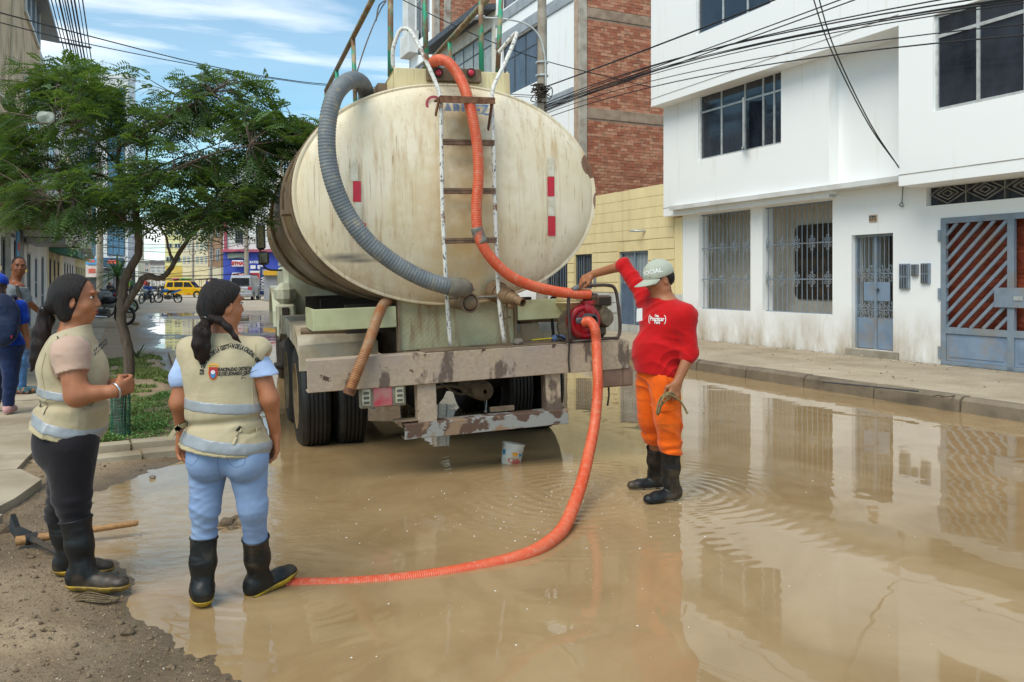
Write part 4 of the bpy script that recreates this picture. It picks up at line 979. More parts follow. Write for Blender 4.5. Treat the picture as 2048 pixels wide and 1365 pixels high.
# mud-caked bumper with wet dark runs
t = NT('muddy_bumper'); a = t.noise(3.6, t.map((1, 1, .45)), 5, .6); wet = t.math('MULTIPLY', t.ramp(a, .53, .57), .85); b = t.noise(26, None, 6, .7)
c = t.mix(t.ramp(b, .4, .7), hx('#b5a28a'), hx('#9c876f')); c = t.mix(t.ramp(t.noise(1.3, None, 3), .45, .6), c, hx('#a09083')); c = t.mix(t.ramp(t.noise(9, None, 5), .64, .67), c, hx('#4c3a2f')); c = t.mix(wet, c, hx('#54433a'))
t.set(Base_Color=c, Roughness=t.mr(wet, 0, 1, .85, .4)); t.bump(t.noise(18, None, 8, .7), .7, .012); BUMP = t.m
t = NT('flaking_bar_paint'); a = t.noise(5, t.map((1, 1, 1.5)), 6, .6)
c = t.mix(t.ramp(a, .50, .52), hx('#5a4437'), hx('#8e8e8a')); c = t.mix(t.ramp(t.noise(4, None, 5), .52, .56), c, hx('#8a7158')); t.set(Base_Color=c, Roughness=.75); t.bump(a, .6, .006); FLAKE = t.m
t = NT('chipped_ladder_paint'); a = t.noise(48, t.map((1, 1, .5)), 7, .75)
c = t.mix(t.ramp(a, .54, .60), hx('#d9d7cf'), hx('#3a2d25')); c = t.mix(t.ramp(t.noise(6, None, 4), .58, .64), c, hx('#7a4c30')); t.set(Base_Color=c, Roughness=.6); t.bump(a, .4, .003); LADP = t.m
t = NT('green_chipped_rail'); a = t.noise(9, t.map((1, 1, .5)), 7, .7)
c = t.mix(t.ramp(a, .47, .53), hx('#2f9a76'), hx('#7d5c42')); c = t.mix(t.ramp(t.noise(5, None, 4), .55, .62), c, hx('#a08f6c')); t.set(Base_Color=c, Roughness=.6); RAILP = t.m
RAILB = mat('worn_brown_rail', '#84694c', '#a89274', 12, .5, .2, dirt='#4b7f5e', dscale=6)
DARK = mat('dark_grime', '#2a241f', '#3c322a', 6, .8, 0, .4, 30)
MUDDY = mat('mud_caked_metal', '#85715a', '#66543f', 5, .85, 0, .5, 40, dirt='#41352a', dscale=2)
REDL = mat('red_lens', '#c01d33', '#b83a4c', 12, .25, 0, .1, 60, spec=.6); REDT = mat('red_reflective_tape', '#c4122c', '#b31c30', 20, .35); WHT = mat('white_reflective_tape', '#d6cfbc', '#c3b79c', 20, .4)
TYRE = mat('tyre_rubber', '#131313', '#1e1c1a', 10, .55, 0, .2, 80, dirt='#2e2822', dscale=5); RIM = mat('muddy_rim', '#8a7455', '#6a563d', 6, .8, 0, .4, 30)
# tank: squashed barrel
TX, TZ, TA, TB, TY0, TY1 = -.095, 2.185, 1.25, .885, .25, 5.0
def ovl(y, k, seg=96, ex=2.07):
    o = []
    for i in range(seg):
        a = 2*math.pi*i/seg; c_, s_ = math.cos(a), math.sin(a)
        q = (abs(c_)**ex+abs(s_)**ex)**(-1/ex); o.append((TX+TA*k*c_*q, y, TZ+TB*k*s_*q))
    return o
def loft(mb, rings_, close=True, cap0=False, cap1=False):
    n = len(rings_[0]); vs = [p for r_ in rings_ for p in r_]; fs = []
    for i in range(len(rings_)-1):
        for k in range(n): fs.append((i*n+k, i*n+(k+1) % n, (i+1)*n+(k+1) % n, (i+1)*n+k))
    if cap0: fs.append(tuple(range(n)))
    if cap1: fs.append(tuple((len(rings_)-1)*n+k for k in range(n))[::-1])
    mb.add(vs, fs)
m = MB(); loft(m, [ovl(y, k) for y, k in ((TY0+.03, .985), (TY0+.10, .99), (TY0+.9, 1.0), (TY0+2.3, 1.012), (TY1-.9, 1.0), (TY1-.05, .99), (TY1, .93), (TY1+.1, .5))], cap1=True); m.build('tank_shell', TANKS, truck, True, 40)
m = MB(); loft(m, [ovl(TY0+.05, .992), ovl(TY0-.0, 1.0), ovl(TY0-.018, .996), ovl(TY0-.022, .985), ovl(TY0-.015, .972), ovl(TY0-.030, .955)] + [ovl(TY0-.03-.15*(1-k*k), k) for k in (.9, .8, .65, .5, .35, .2, .08, .01)], cap1=True)
# rust patches on the end as colour in the plate's own material
t = NT('tank_end_paint'); src = TANKP
END = TANKP.copy(); END.name = 'tank_end_paint'
n_, l_ = END.node_tree.nodes, END.node_tree.links; pb = n_['Principled BSDF']; prevc = pb.inputs['Base Color'].links[0].from_socket; tcn = [x for x in n_ if x.type == 'TEX_COORD'][0]
def spot(px, py, rx, rz, col, prevc, warp=.5, soft=.02, sc=11):
    p = TL(px, py, .15); mpn = n_.new('ShaderNodeMapping'); mpn.vector_type = 'POINT'
    mpn.inputs['Location'].default_value = (-p.x/rx, 0, -p.z/rz); mpn.inputs['Scale'].default_value = (1/rx, 0.0001, 1/rz); l_.new(tcn.outputs['Object'], mpn.inputs['Vector'])
    nz_ = n_.new('ShaderNodeTexNoise'); nz_.inputs['Scale'].default_value = sc; nz_.inputs['Detail'].default_value = 5; l_.new(tcn.outputs['Object'], nz_.inputs['Vector'])
    ln = n_.new('ShaderNodeVectorMath'); ln.operation = 'LENGTH'; l_.new(mpn.outputs[0], ln.inputs[0])
    ad = n_.new('ShaderNodeMath'); ad.operation = 'MULTIPLY_ADD'; l_.new(nz_.outputs['Fac'], ad.inputs[0]); ad.inputs[1].default_value = warp*2; l_.new(ln.outputs['Value'], ad.inputs[2])
    r_ = n_.new('ShaderNodeValToRGB'); r_.color_ramp.elements[0].position = .0; mr_ = n_.new('ShaderNodeMapRange'); mr_.inputs['From Min'].default_value = 1+warp-soft; mr_.inputs['From Max'].default_value = 1+warp+soft; mr_.inputs['To Min'].default_value = 1; mr_.inputs['To Max'].default_value = 0
    l_.new(ad.outputs[0], mr_.inputs['Value']); mx_ = n_.new('ShaderNodeMixRGB'); l_.new(mr_.outputs[0], mx_.inputs['Fac']); l_.new(prevc, mx_.inputs['Color1']); mx_.inputs['Color2'].default_value = hx(col); return mx_.outputs[0]
for a in ((1181, 328, .055, .08, '#7c5a44'), (1190, 342, .04, .05, '#75523c'), (1199, 401, .022, .07, '#8a6a58'), (925, 470, .30, .5, '#c8ab7c'), (690, 515, .12, .022, '#6d6a63'), (720, 522, .10, .012, '#77736b'), (935, 270, .10, .45, '#b09468')):
    prevc = spot(*a, prevc, warp=.5 if a[2] < .1 or a[3] < .03 else 1.1, soft=.03 if a[2] < .1 else .9)
l_.new(prevc, pb.inputs['Base Color'])
m.build('tank_end', END, truck, True, 50)
m = MB(); m.tube(ovl(TY0+.11, 1.0), .014, 6, closed=True); m.build('tank_rim', MUDDY, truck, True)
m = MB(); m.tube(ovl(TY0+.95, 1.012), .02, 6, closed=True); m.build('tank_band', MUDDY, truck, True)
m = MB(); m.tube(ovl(TY0+2.6, 1.022), .02, 6, closed=True); m.build('tank_band', MUDDY, truck, True)
p = TL(599, 440, TY0+.3); m = MB(); x0 = TX-TA-.012
m.box((x0-.02, TY0+.20, TZ-.10), (x0+.02, TY0+.24, TZ+.12)); m.box((x0-.02, TY0+.34, TZ-.10), (x0+.02, TY0+.38, TZ+.05)); m.box((x0-.05, TY0+.18, TZ-.13), (x0+.03, TY0+.42, TZ-.10)); m.build('side_bracket', MUDDY, truck)
# reflectors on the end
def on_end(px, py): 
    for y in (.2, .18, .16, .14, .12, .10, .08): 
        p = TL(px, py, y); kk = (((abs(p.x-TX)/TA)**2.07+(abs(p.z-TZ)/TB)**2.07)**(1/2.07)); 
        if TY0-.03-.15*(1-kk*kk) <= y+.011: return p, kk
    return p, kk
def patch(x0, y0, x1, y1, m_, name, proud=.012):
    vs = []
    for i in range(3):
        for j in range(5):
            p, kk = on_end(x0+(x1-x0)*i/2, y0+(y1-y0)*j/4); y = TY0-.03-.15*(1-min(kk, 1)**2)-proud; q = TL(x0+(x1-x0)*i/2, y0+(y1-y0)*j/4, y); vs.append((q.x, y, q.z))
    mb = MB(); mb.add(vs, [(i*5+j, i*5+j+1, (i+1)*5+j+1, (i+1)*5+j) for i in range(2) for j in range(4)]); return mb.build(name, m_, truck, True, norm=False)
for a in ((1095, 354, 1109, 393, REDT), (1096, 433, 1111, 472, REDT), (1095, 316, 1108, 353, WHT), (1096, 394, 1109, 432, WHT), (706, 363, 722, 404, REDT), (701, 322, 716, 362, WHT), (710, 405, 724, 446, WHT), (714, 447, 732, 488, REDT)): patch(*a, 'reflector')
# lettering and ring
p, kk = on_end(868, 209); yy = TY0-.03-.15*(1-kk*kk)-.004
m = MB(); m.lathe((TL(868, 209, yy)), (0, -1, 0), [(0, .048), (.003, .048), (.003, .068), (0, .068)], 28); m.build('red_ring', mat('faded_red_print', '#b04a56'), truck)
q = TL(927, 213, yy-.004); text_at('lettering', 'ARIVEZ', .115, mframe((q.x+.02, yy-.012, q.z-.03), (1, 0, 0), (0, 0, 1)), mat('faded_blue_print', '#6480a8', '#9aa6ae', 20, .5), truck, .004)
# light housing on top
pA, pB = TL(788, 135, .33), TL(1019, 139, .33); zb_ = TL(900, 186, .33).z-.03
m = MB(); m.box((pA.x, .33, zb_-.10), (pB.x, .37, pA.z), .004); m.prism([(pA.x, .37, pA.z-.01), (pA.x, .37, zb_-.1), (pA.x-.0, 1.1, zb_-.0)], (.012, 0, 0)); m.prism([(pB.x, .37, pB.z-.01), (pB.x, .37, zb_-.1), (pB.x, 1.1, zb_)], (-.012, 0, 0))
m.prism([(pA.x, .355, pA.z-.01), (pA.x-.19, .75, zb_-.12), (pA.x, .75, zb_-.06), (pA.x, .36, zb_-.04)], (.006, .006, 0)); m.build('top_housing', tank_paint('housing_paint', '#e3d6a8', '#d8c89a', '#7c4a2a', 1.0), truck)
lA, lB = TL(854, 134, .28), TL(963, 166, .28); m = MB(); m.box((lA.x, .27, lB.z), (lB.x, .329, lA.z), .006); lbx = m.build('light_bar', MUDDY, truck)
for px in (877, 912, 942):
    q = TL(px, 146, .26); m = MB(); m.lathe((q.x, .27, q.z), (0, -1, 0), [(0, .036), (.02, .036), (.02, .028), (.008, .028)], 20); m.build('lamp_ring', DARK, lbx, True); m = MB(); m.lathe((q.x, .27, q.z), (0, -1, 0), [(0, .027), (.018, .026), (.024, .018), (.027, .001)], 20); m.build('red_lamp', REDL, lbx, True)
m = MB(); m.lathe((TX, 2.1, TZ+TB-.05), (0, 0, 1), [(0, .32), (.2, .32), (.22, .30), (.26, .1), (.26, .001)], 28); m.build('manhole', MUDDY, truck, True, 40)
# walkway rails
zr = 3.9; xl, xr = -.58, .37
def rail(px0, py0, px1, py1, x, name='hand_rail', far=4.4):
    m = MB(); m.tube([(x, .62, zr+.0), (x, far, zr)], .026, 8); return m.build(name, RAILB, truck, True)
rail(0, 0, 0, 0, xl); rail(0, 0, 0, 0, xr)
topz = lambda x: TZ+TB*(1-abs((x-TX)/TA)**2.25)**(1/2.25)
for x, ys in ((xl, (2.0, 3.3, 4.4)), (xr, (1.9, 3.3, 4.4))):
    for y in ys: m = MB(); m.tube([(x, y, topz(x)-.02), (x, y, zr-.02)], .022, 8); m.build('rail_post', RAILP, truck, True)
for px0, py0, px1, py1, y, r_ in ((781, 140, 781, -60, .62, .024), (853, 132, 848, -60, .95, .024), (963, 135, 961, -60, .42, .022), (995, 136, 1002, -2, .62, .022)):
    a, b = TL(px0, py0+14, y), TL(px1, py1, y); m = MB(); m.tube([a, b], r_, 8); m.build('rail_post', RAILP, truck, True)
m = MB(); m.box((xl-.05, .45, topz(xl)-.03), (xr+.05, 4.5, topz(TX)+.03)); m.build('walkway', MUDDY, truck)
# ladder
yL = .02
Lp = [(786, 137, .36), (786, 100, .33), (797, 66, .30), (808, 57, .27), (822, 64, .22), (838, 92, .15), (853, 124, .10), (869, 160, .05), (878, 184, .02), (882, 215, .0), (883, 290, .0), (885, 420, .0), (889, 500, .0), (894, 600, .02), (901, 692, .06)]
Rp = [(995, 108, .40), (1024, 74, .30), (1033, 68, .24), (1028, 84, .18), (1011, 124, .10), (994, 158, .05), (985, 182, .02), (984, 215, .0), (987, 290, .0), (990, 420, .0), (993, 500, .0), (998, 600, .02), (1008, 685, .06)]
for P_ in (Lp, Rp): m = MB(); m.tube(spline([TL(*a) for a in P_], 6), .0165, 10); m.build('ladder_rail', LADP, truck, True)
for y in (286, 384, 484):
    a, b = TL(884+(y-286)*.02, y, 0), TL(988+(y-286)*.022, y, 0); m = MB(); m.box((a.x, -.02, a.z-.016), (b.x, .016, a.z+.012), .003); m.box((a.x, -.026, a.z+.014), (b.x, -.012, a.z+.026)); m.build('rung', mat('rust_rung', '#7b604c', '#594233', 14, .8, 0, .4, 60), truck)
a, b = TL(896, 597, .02), TL(997, 593, .02); m = MB(); pts = [a.lerp(b, k/60) for k in range(61)]; m.tube(pts, [.008+.002*(k % 2) for k in range(61)], 8); m.build('rope_rung', mat('braided_steel', '#77716b', '#5c554e', 30, .6), truck)
a, b = TL(876, 196, -.06), TL(985, 196, -.06); m = MB(); m.box((a.x, -.12, a.z-.006), (b.x, .08, a.z+.006), .002); m.box((a.x, -.124, a.z-.045), (b.x, -.118, a.z+.005)); m.prism([(b.x, -.10, a.z-.01), (b.x, .05, a.z-.22), (b.x, .07, a.z-.2), (b.x, -.05, a.z-.01)], (-.012, 0, 0)); m.prism([(a.x, -.10, a.z-.01), (a.x, .05, a.z-.12), (a.x, .07, a.z-.1), (a.x, -.05, a.z-.01)], (.012, 0, 0)); m.build('top_step', RUST, truck)
# bumper, uprights, step bar
BX0, BX1, BZ0, BZ1 = -1.30, 1.30, .722, .958
m = MB(); m.box((BX0, 0, BZ0), (BX1, .012, BZ1), .004); m.box((BX0, .012, BZ1-.012), (BX1, .16, BZ1), .004); m.box((BX0, .012, BZ0), (BX1, .14, BZ0+.012), .003)
bp = m.build('bumper', BUMP, truck)
m = MB(); m.box((-.55, .16, BZ1-.03), (1.30, .45, BZ1-.004)); m.box((-.42, .01, BZ1+.002), (.75, .42, BZ1+.008), .002); m.build('rear_deck', MUDDY, truck)
for x0, x1 in ((-.485, -.34), (.565, .69)): m = MB(); m.box((x0, .03, .43), (x1, .036, BZ0-.001)); m.box((x0, .037, .43), (x0+.008, .14, BZ0-.001)); m.box((x1-.008, .037, .43), (x1, .14, BZ0-.001)); m.build('step_upright', BUMP, truck)
m = MB(); m.box((-.60, -.01, .315), (.735, 0, .43), .004); m.box((-.60, 0.0, .422), (.735, .14, .43)); m.box((-.60, 0.0, .315), (.735, .14, .323)); m.build('step_bar', FLAKE, truck)
for b_, e_ in (((-.66, .03, .44), (-.48, .16, .452)), ((.61, .05, .436), (.74, .15, .47)), ((.12, .11, .44), (.32, .15, .48))): m = MB(); m.box(b_, e_, .004); m.build('step_plate', MUDDY, truck)
# tail lights
q0, q1 = TL(718, 775, .03), TL(812, 812, .03)
def tail(x0, x1, z0, z1, ang=0):
    m = MB(); m.box((x0, .02, z0), (x1, .07, z1), .01); o = m.build('tail_light', mat('grey_lamp_housing', '#8b8778', '#6e6857', 9, .5, 0, .2, 40), truck)
    w_ = x1-x0; h_ = z1-z0
    m = MB(); m.box((x0+.29*w_, .010, z0+.06*h_), (x0+.70*w_, .019, z1-.05*h_), .003); m.build('red_lens', mat('muddy_red_lens', '#b43a4a', '#a57f78', 14, .35, 0, .2, 60, lo=.3, hi=.75), o)
    for a in (.05, .77):
        m = MB(); m.box((x0+a*w_, .008, z0+.14*h_), (x0+(a+.18)*w_, .019, z1-.1*h_), .003); m.build('white_lens', mat('muddy_white_lens', '#c3bfa6', '#9c957c', 18, .35), o)
        for k in range(3):
            m = MB(); m.box((x0+(a+.03)*w_, .004, z0+(.22+.22*k)*h_), (x0+(a+.15)*w_, .0075, z0+(.34+.22*k)*h_), .001); m.build('led_row', mat('led_grey', '#55554c'), o)
    return o
tl = tail(q0.x, q1.x, q1.z+.005, q0.z-.0); 
q0, q1 = TL(1204, 737, .03), TL(1266, 771, .03)
m = MB(); m.box((q0.x, .02, q1.z), (q1.x, .08, q0.z), .01); o = m.build('tail_light', mat('mud_covered_lamp', '#8a6c5c', '#735848', 6, .8), truck); m = MB(); m.box((q0.x+.01, .012, q1.z+.01), (q0.x+(q1.x-q0.x)*.62, .019, q0.z-.01), .004); m.build('lens_cover', MC['mud_covered_lamp'], o); m = MB(); m.box((q0.x+(q1.x-q0.x)*.66, .012, q1.z+.01), (q1.x-.008, .019, q0.z-.01), .004); m.build('lens_cover', MC['mud_covered_lamp'], o)
m = MB(); m.tube([TL(1217, 772, .05), TL(1218, 790, .05), TL(1215, 812, .05)], .008, 6); m.build('hanging_cable', DARK, truck, True)
# plate and side beams
m = MB(); m.box((-.55, .30, BZ1), (.40, .31, 1.42), .002); m.build('tread_panel', PLATEP, truck); m = MB(); m.box((-.57, .27, BZ1), (-.55, .36, 1.42)); m.box((.40, .27, BZ1), (.42, .36, 1.42)); m.build('panel_edge', MUDDY, truck)
m = MB(); m.box((-1.22, .27, 1.15), (-.58, .32, 1.315), .004); m.box((-1.22, .33, 1.15), (-1.20, .9, 1.315)); m.build('cross_beam', BEAMP, truck)
m = MB(); m.box((.43, .27, 1.15), (1.25, .32, 1.315), .004); m.build('cross_beam', BEAMP, truck)
# chassis
m = MB(); m.box((-.48, .32, .82), (-.40, 8.0, 1.08)); m.box((.28, .32, .82), (.36, 8.0, 1.08)); m.box((-.40, 1.0, .9), (.28, 1.1, 1.05)); m.box((-.40, 3.8, .9), (.28, 3.9, 1.05))
m.box((-.9, .8, 1.08), (.75, .9, 1.32)); m.box((-.9, 2.8, 1.08), (.75, 2.9, 1.32)); m.box((-.9, 4.6, 1.08), (.75, 4.7, 1.32)); m.build('chassis', DARK, truck)
q = TL(957, 778, .9); m = MB(); m.lathe((q.x, .9, q.z), (0, -1, 0), [(-.35, .09), (0, .095), (.02, .085), (.025, .09), (.16, .088), (.2, .07), (.205, .02), (.19, .015)], 24); m.build('air_tank', MUDDY, truck, True, 40)
m = MB(); m.tube(spline([(q.x-.5, 1.1, q.z-.02), (q.x-.3, .9, q.z+.05), (q.x-.12, .85, q.z+.02), (q.x-.04, .8, q.z+.07)], 6), .016, 6); m.tube(spline([(q.x-.35, .95, q.z+.09), (q.x-.2, .85, q.z-.02), (q.x-.04, .8, q.z)], 6), .012, 6); m.build('air_hose', MUDDY, truck, True)
m = MB(); m.cyl((q.x+.02, .72, q.z-.06), (q.x+.0, .70, q.z-.16), .004, seg=5); m.ball((q.x, .70, q.z-.17), .012, 6, 5); m.build('drain_pull', ALU, truck)
# wheels
def wheel(x, y, z=.46, rad=.52, w=.28, outer=1, name='wheel'):
    """outer = -1 when the dish faces left"""
    prof = [(-w/2, rad*.60), (-w/2-.005, rad*.8), (-w/2+.02, rad*.95), (-w/2+.05, rad*.995)]
    gx = []
    nb = 5
    for k in range(nb):
        a = -w/2+.05+(w-.10)*k/nb; b = a+(w-.10)/nb; gx += [(a+.003, rad), (b-.012, rad), (b-.010, rad-.014), (b-.002, rad-.014)]
    prof += gx + [(w/2-.05, rad*.995), (w/2-.02, rad*.95), (w/2+.005, rad*.8), (w/2, rad*.60)]
    m = MB(); m.lathe((x, y, z), (1, 0, 0), prof, 56); t_ = m.build('tyre', TYRE, truck, True, 30)
    s = outer; m = MB(); m.lathe((x, y, z), (s, 0, 0), [(w/2-.01, rad*.60), (w/2+.005, rad*.58), (w/2-.02, rad*.55), (w/2-.10, rad*.50), (w/2-.13, rad*.42), (w/2-.12, rad*.26), (w/2-.05, rad*.22), (w/2-.02, rad*.18), (w/2-.02, .001)], 32); rm_ = m.build('rim', RIM, t_, True, 35)
    m = MB()
    for k in range(10): a = 2*math.pi*k/10; m.cyl((x+s*(w/2-.13), y+math.cos(a)*rad*.34, z+math.sin(a)*rad*.34), (x+s*(w/2-.09), y+math.cos(a)*rad*.34, z+math.sin(a)*rad*.34), .015, seg=6)
    m.build('wheel_nuts', RIM, t_); t_.name = name; return t_
for y in (1.78, 3.06):
    for x, s in ((-1.12, -1), (-.80, -1), (1.12, 1), (.80, 1)): wheel(x, y, outer=s)
    m = MB(); m.cyl((-.9, y, .47), (.9, y, .47), .08); m.ball((-.05, y, .47), (.24, .22, .24), 16, 10); m.build('axle', DARK, truck, True, 40)
wheel(-1.0, 7.1, outer=-1); wheel(1.0, 7.1, outer=1)
# mud flap and guards
for sx in (-1, 1):
    prof = [(.95, .93), (1.05, 1.06), (1.25, 1.14), (2.4, 1.165), (3.5, 1.14), (3.78, 1.02), (3.85, .86)]
    m = MB(); xa, xb = (-1.285, -.62) if sx < 0 else (.62, 1.285); vs = []; 
    for y, z in prof: vs += [(xa, y, z), (xb, y, z)]
    n = len(prof); m.add(vs, [(2*i, 2*i+1, 2*i+3, 2*i+2) for i in range(n-1)]); m.add([(v[0], v[1], v[2]-.012) for v in vs], [(2*i, 2*i+2, 2*i+3, 2*i+1) for i in range(n-1)])
    xo = xa if sx < 0 else xb
    low = [(.95, .90), (1.25, .955), (2.4, 1.0), (3.5, .94), (3.85, .84)]
    sk = []
    for (y, z) in ((.95, .93), (1.25, 1.14), (2.4, 1.165), (3.5, 1.14), (3.85, .86)): sk.append((xo, y, z))
    sl = [(xo, y, z) for y, z in low]; m.add(sk+sl, [(i, i+1, i+6, i+5) for i in range(4)]); g = m.build('mudguard', mat('muddy_white_guard', '#c6bfae', '#a6977c', 2.5, .6, 0, .2, 25, dirt='#7b6a52', dscale=2), truck)
    m = MB(); m.box((xa, .93, .78), (xb, .95, 1.0), .003); m.build('guard_flap', MC['muddy_white_guard'], g)
    for y in (1.4, 1.8, 2.2, 2.6, 3.0, 3.4): m = MB(); m.box((xo-.008, y-.015, .985), (xo+.008, y+.015, 1.15)); m.build('guard_rib', MC['muddy_white_guard'], g)
    m = MB(); m.tube([(xa+.02, .88, 1.12), (xb+.12 if sx < 0 else xb, .88, 1.10)], .03, 10); m.build('guard_bar', MUDDY, truck, True)
# cab, hood, steps and mirrors
m = MB(); m.box((-1.12, 5.25, .95), (1.12, 6.9, 1.75), .06); m.prism([(-1.10, 5.28, 1.75), (-1.02, 5.32, 2.75), (-1.00, 6.4, 2.75), (-1.10, 6.9, 1.75)], (2.2, 0, 0)); m.box((-1.0, 6.9, .95), (1.0, 8.3, 1.62), .12); m.build('cab', CABP, truck)
m = MB()
P_ = []
for k in range(9): a = math.pi*k/8; P_.append((math.cos(a), math.sin(a)))
ring_ = lambda x: [(x, 7.1+.68*c_, .85+.66*s_) for c_, s_ in P_] + [(x, 7.1-.58, .85), (x, 7.1+.58, .85)]
m.prism([(-1.22, 7.1+.68*c_, .85+.60*s_) for c_, s_ in P_]+[(-1.22, 7.1-.56, .87)]+[(-1.22, 7.1+.56*math.cos(math.pi-math.pi*k/8), .85+.5*math.sin(math.pi*k/8)) for k in range(9)], (.34, 0, 0)); m.build('front_fender', CABP, truck)
m = MB(); m.box((-1.24, 5.0, .78), (-1.0, 5.25, 1.22), .03); m.box((-1.22, 4.98, .80), (-.75, 5.24, 1.0), .02); m.box((-1.24, 5.0, 1.20), (-.98, 5.7, 1.50), .09); m.build('rear_fender', CABP, truck, True, 35)
m = MB(); m.box((-1.175, 4.975, .96), (-1.09, 4.999, 1.18), .006); m.build('marker_lamp', DARK, truck)
m = MB(); m.box((-1.24, 5.05, .35), (-1.0, 5.5, .78), .03); m.box((-1.30, 4.6, .42), (-1.02, 5.0, .47), .01); m.box((-1.24, 3.98, .45), (-.6, 4.9, .8), .08); m.build('side_tank', DARK, truck)
def mirror(px0, py0, px1, py1, y):
    a, b = TL(px0, py0, y), TL(px1, py1, y); m = MB(); m.box((a.x, y, b.z), (b.x, y+.07, a.z), .03); o = m.build('mirror', mat('black_plastic', '#101214', '#1a1c1e', 6, .35), truck)
    m = MB(); m.box((a.x+.025, y-.004, b.z+.03), (b.x-.03, y+.0-.0005, a.z-.03), .002); m.build('mirror_glass', mat('mirror_glass', '#a8b4a8', None, rough=.06, metal=1.0), o); return a, b
a, b = mirror(511, 446, 532, 500, 5.5); c_, d_ = mirror(516, 503, 539, 530, 5.5)
m = MB(); m.tube(spline([(b.x-.06, 5.55, b.z+.02), (c_.x+.03, 5.55, c_.z), (c_.x+.05, 5.55, d_.z+.04), (c_.x+.12, 5.55, d_.z-.06), (-1.1, 5.6, d_.z-.08)], 8), .014, 6); m.tube([(a.x+.06, 5.55, a.z-.1), (-1.05, 5.7, a.z-.1)], .012, 6); m.build('mirror_arm', MC['black_plastic'], truck, True)
# valves and fittings on the tank end
q = TL(936, 606, -.02); m = MB(); ax = Vector((.25, -1, -.05)); m.lathe(Vector((q.x, -.03, q.z)), ax, [(-.22, .062), (-.02, .062), (.0, .078), (.03, .080), (.032, .066), (.01, .062)], 28); m.ball((q.x+.005, -.035, q.z), .058, 20, 14); m.cyl((q.x-.01, -.02, q.z+.05), (q.x-.0, -.02, q.z+.10), .022); m.box((q.x-.03, -.05, q.z+.085), (q.x+.05, -.01, q.z+.115), .008); m.build('outlet_valve', MUDDY, truck, True, 40)
a, b = TL(1003, 588, .06), TL(1046, 606, -.16)
d_ = (b-a).normalized(); m = MB(); L = (b-a).length; m.lathe(a, d_, [(-.1, .085), (-.02, .085), (-.02, .075), (.02, .07), (L*.40, .062), (L*.42, .052), (L*.66, .045), (L*.7, .034), (L, .034), (L, .028), (L*.8, .028)], 24); m.ball(a+d_*.11+Vector((0, 0, -.06)), .03, 10, 8); m.build('discharge_nozzle', mat('brown_brass', '#8a6f52', '#6b5238', 10, .6, .3, .3, 50), truck, True, 35)
m = MB(); m.tube([TL(1014, 610, .05), TL(1015, 634, .05)], .008, 6); m.tube([TL(1008, 637, .05), TL(1022, 634, .05)], .01, 6); m.tube(spline([TL(1014, 606, .05), TL(1008, 622, .04), TL(1008, 640, .05), TL(1010, 650, .05)], 5), .004, 5); m.build('drain_tap', MUDDY, truck)
# rusty drain pipe hanging over the bumper
pp = [(781, 600, .42), (772, 604, .30), (763, 616, .22), (748, 655, .05), (733, 698, -.05), (712, 750, -.08), (697, 789, -.09)]
t = NT('rusty_flexible_pipe'); a = t.noise(12, None, 6, .7); c = t.mix(t.ramp(a, .35, .65), hx('#a08468'), hx('#9a5a28')); zc = t.xyz()['Z']; c = t.mix(t.mr(zc, .55, 1.1, 1, 0), c, t.mix(t.ramp(a, .4, .6), hx('#a5662a'), hx('#70431f'))); t.set(Base_Color=c, Roughness=.7, Metallic=.15)
m = hose([TL(*a) for a in pp], .041, .016, .006, 14); m.build('drain_pipe', t.m, truck, True)
q = TL(697, 789, -.09); q2 = TL(701, 779, -.09); m = MB(); m.lathe(q, q2-q, [(0, .036), (0, .044), (.045, .046), (.045, .040)], 20); m.build('pipe_clamp', RUST, truck, True, 40)
m = MB(); a, b = TL(1038, 640, .6), TL(1079, 638, .6); m.tube([a, b], .028, 10); m.build('guard_bar', MUDDY, truck, True)
m = MB(); m.add([tuple(TL(1040, 648, .6)), tuple(TL(1076, 645, .6)), tuple(TL(1088, 690, .7)), tuple(TL(1046, 690, .7))], [(0, 1, 2, 3)]); g = m.build('mud_flap', MC['muddy_white_guard'], truck); sm_ = g.modifiers.new('s', 'SOLIDIFY'); sm_.thickness = .01
# things lying on the deck
q = TW(.39, .10, BZ1+.006)
m = MB(); bmx = bmesh.new(); bmesh.ops.create_icosphere(bmx, subdivisions=2, radius=.05)
def stone_mesh(name, seed, mats, sc=(1, 1, .7), sub=2):
    b_ = bmesh.new(); bmesh.ops.create_icosphere(b_, subdivisions=sub, radius=1); rr2 = random.Random(seed); off = Vector((rr2.uniform(0, 9), rr2.uniform(0, 9), 0))
    from mathutils import noise as mn
    for v in b_.verts: k = 1+.35*mn.noise(v.co*1.1+off)+.12*mn.noise(v.co*3+off); v.co = Vector((v.co.x*sc[0], v.co.y*sc[1], v.co.z*sc[2]))*k
    me_ = bpy.data.meshes.new(name); b_.to_mesh(me_); b_.free(); me_.materials.append(mats); return me_
STONEM = mat('grey_stone', '#94877a', '#6d6258', 5, .85, 0, .5, 40)
def stone(name, label, loc, size, seed, m_=None, group=None, cat='stone', smooth=False):
    o = put(name, stone_mesh(name, seed, m_ or STONEM)); o.location = loc; o.scale = (size,)*3; o.rotation_euler = (0, 0, seed); tag(o, label, cat, group); return o
stone('stone', 'round grey stone lying on the truck deck beside the ladder foot', TW(.37, .12, BZ1+.03), .045, 4)
bx_ = thing('tied_bundle', 'blue and black striped cloth bundle with a yellow stick behind the truck bumper', 'bundle', TW(.95, .25, BZ1), 19)
m = MB(); a, b = TW(.62, .2, BZ1+.03), TW(1.02, .22, BZ1+.015)
OFF[bx_.name] = Vector((0, 0, 0)); bx_.location = (0, 0, 0); bx_.rotation_euler = (0, 0, 0)
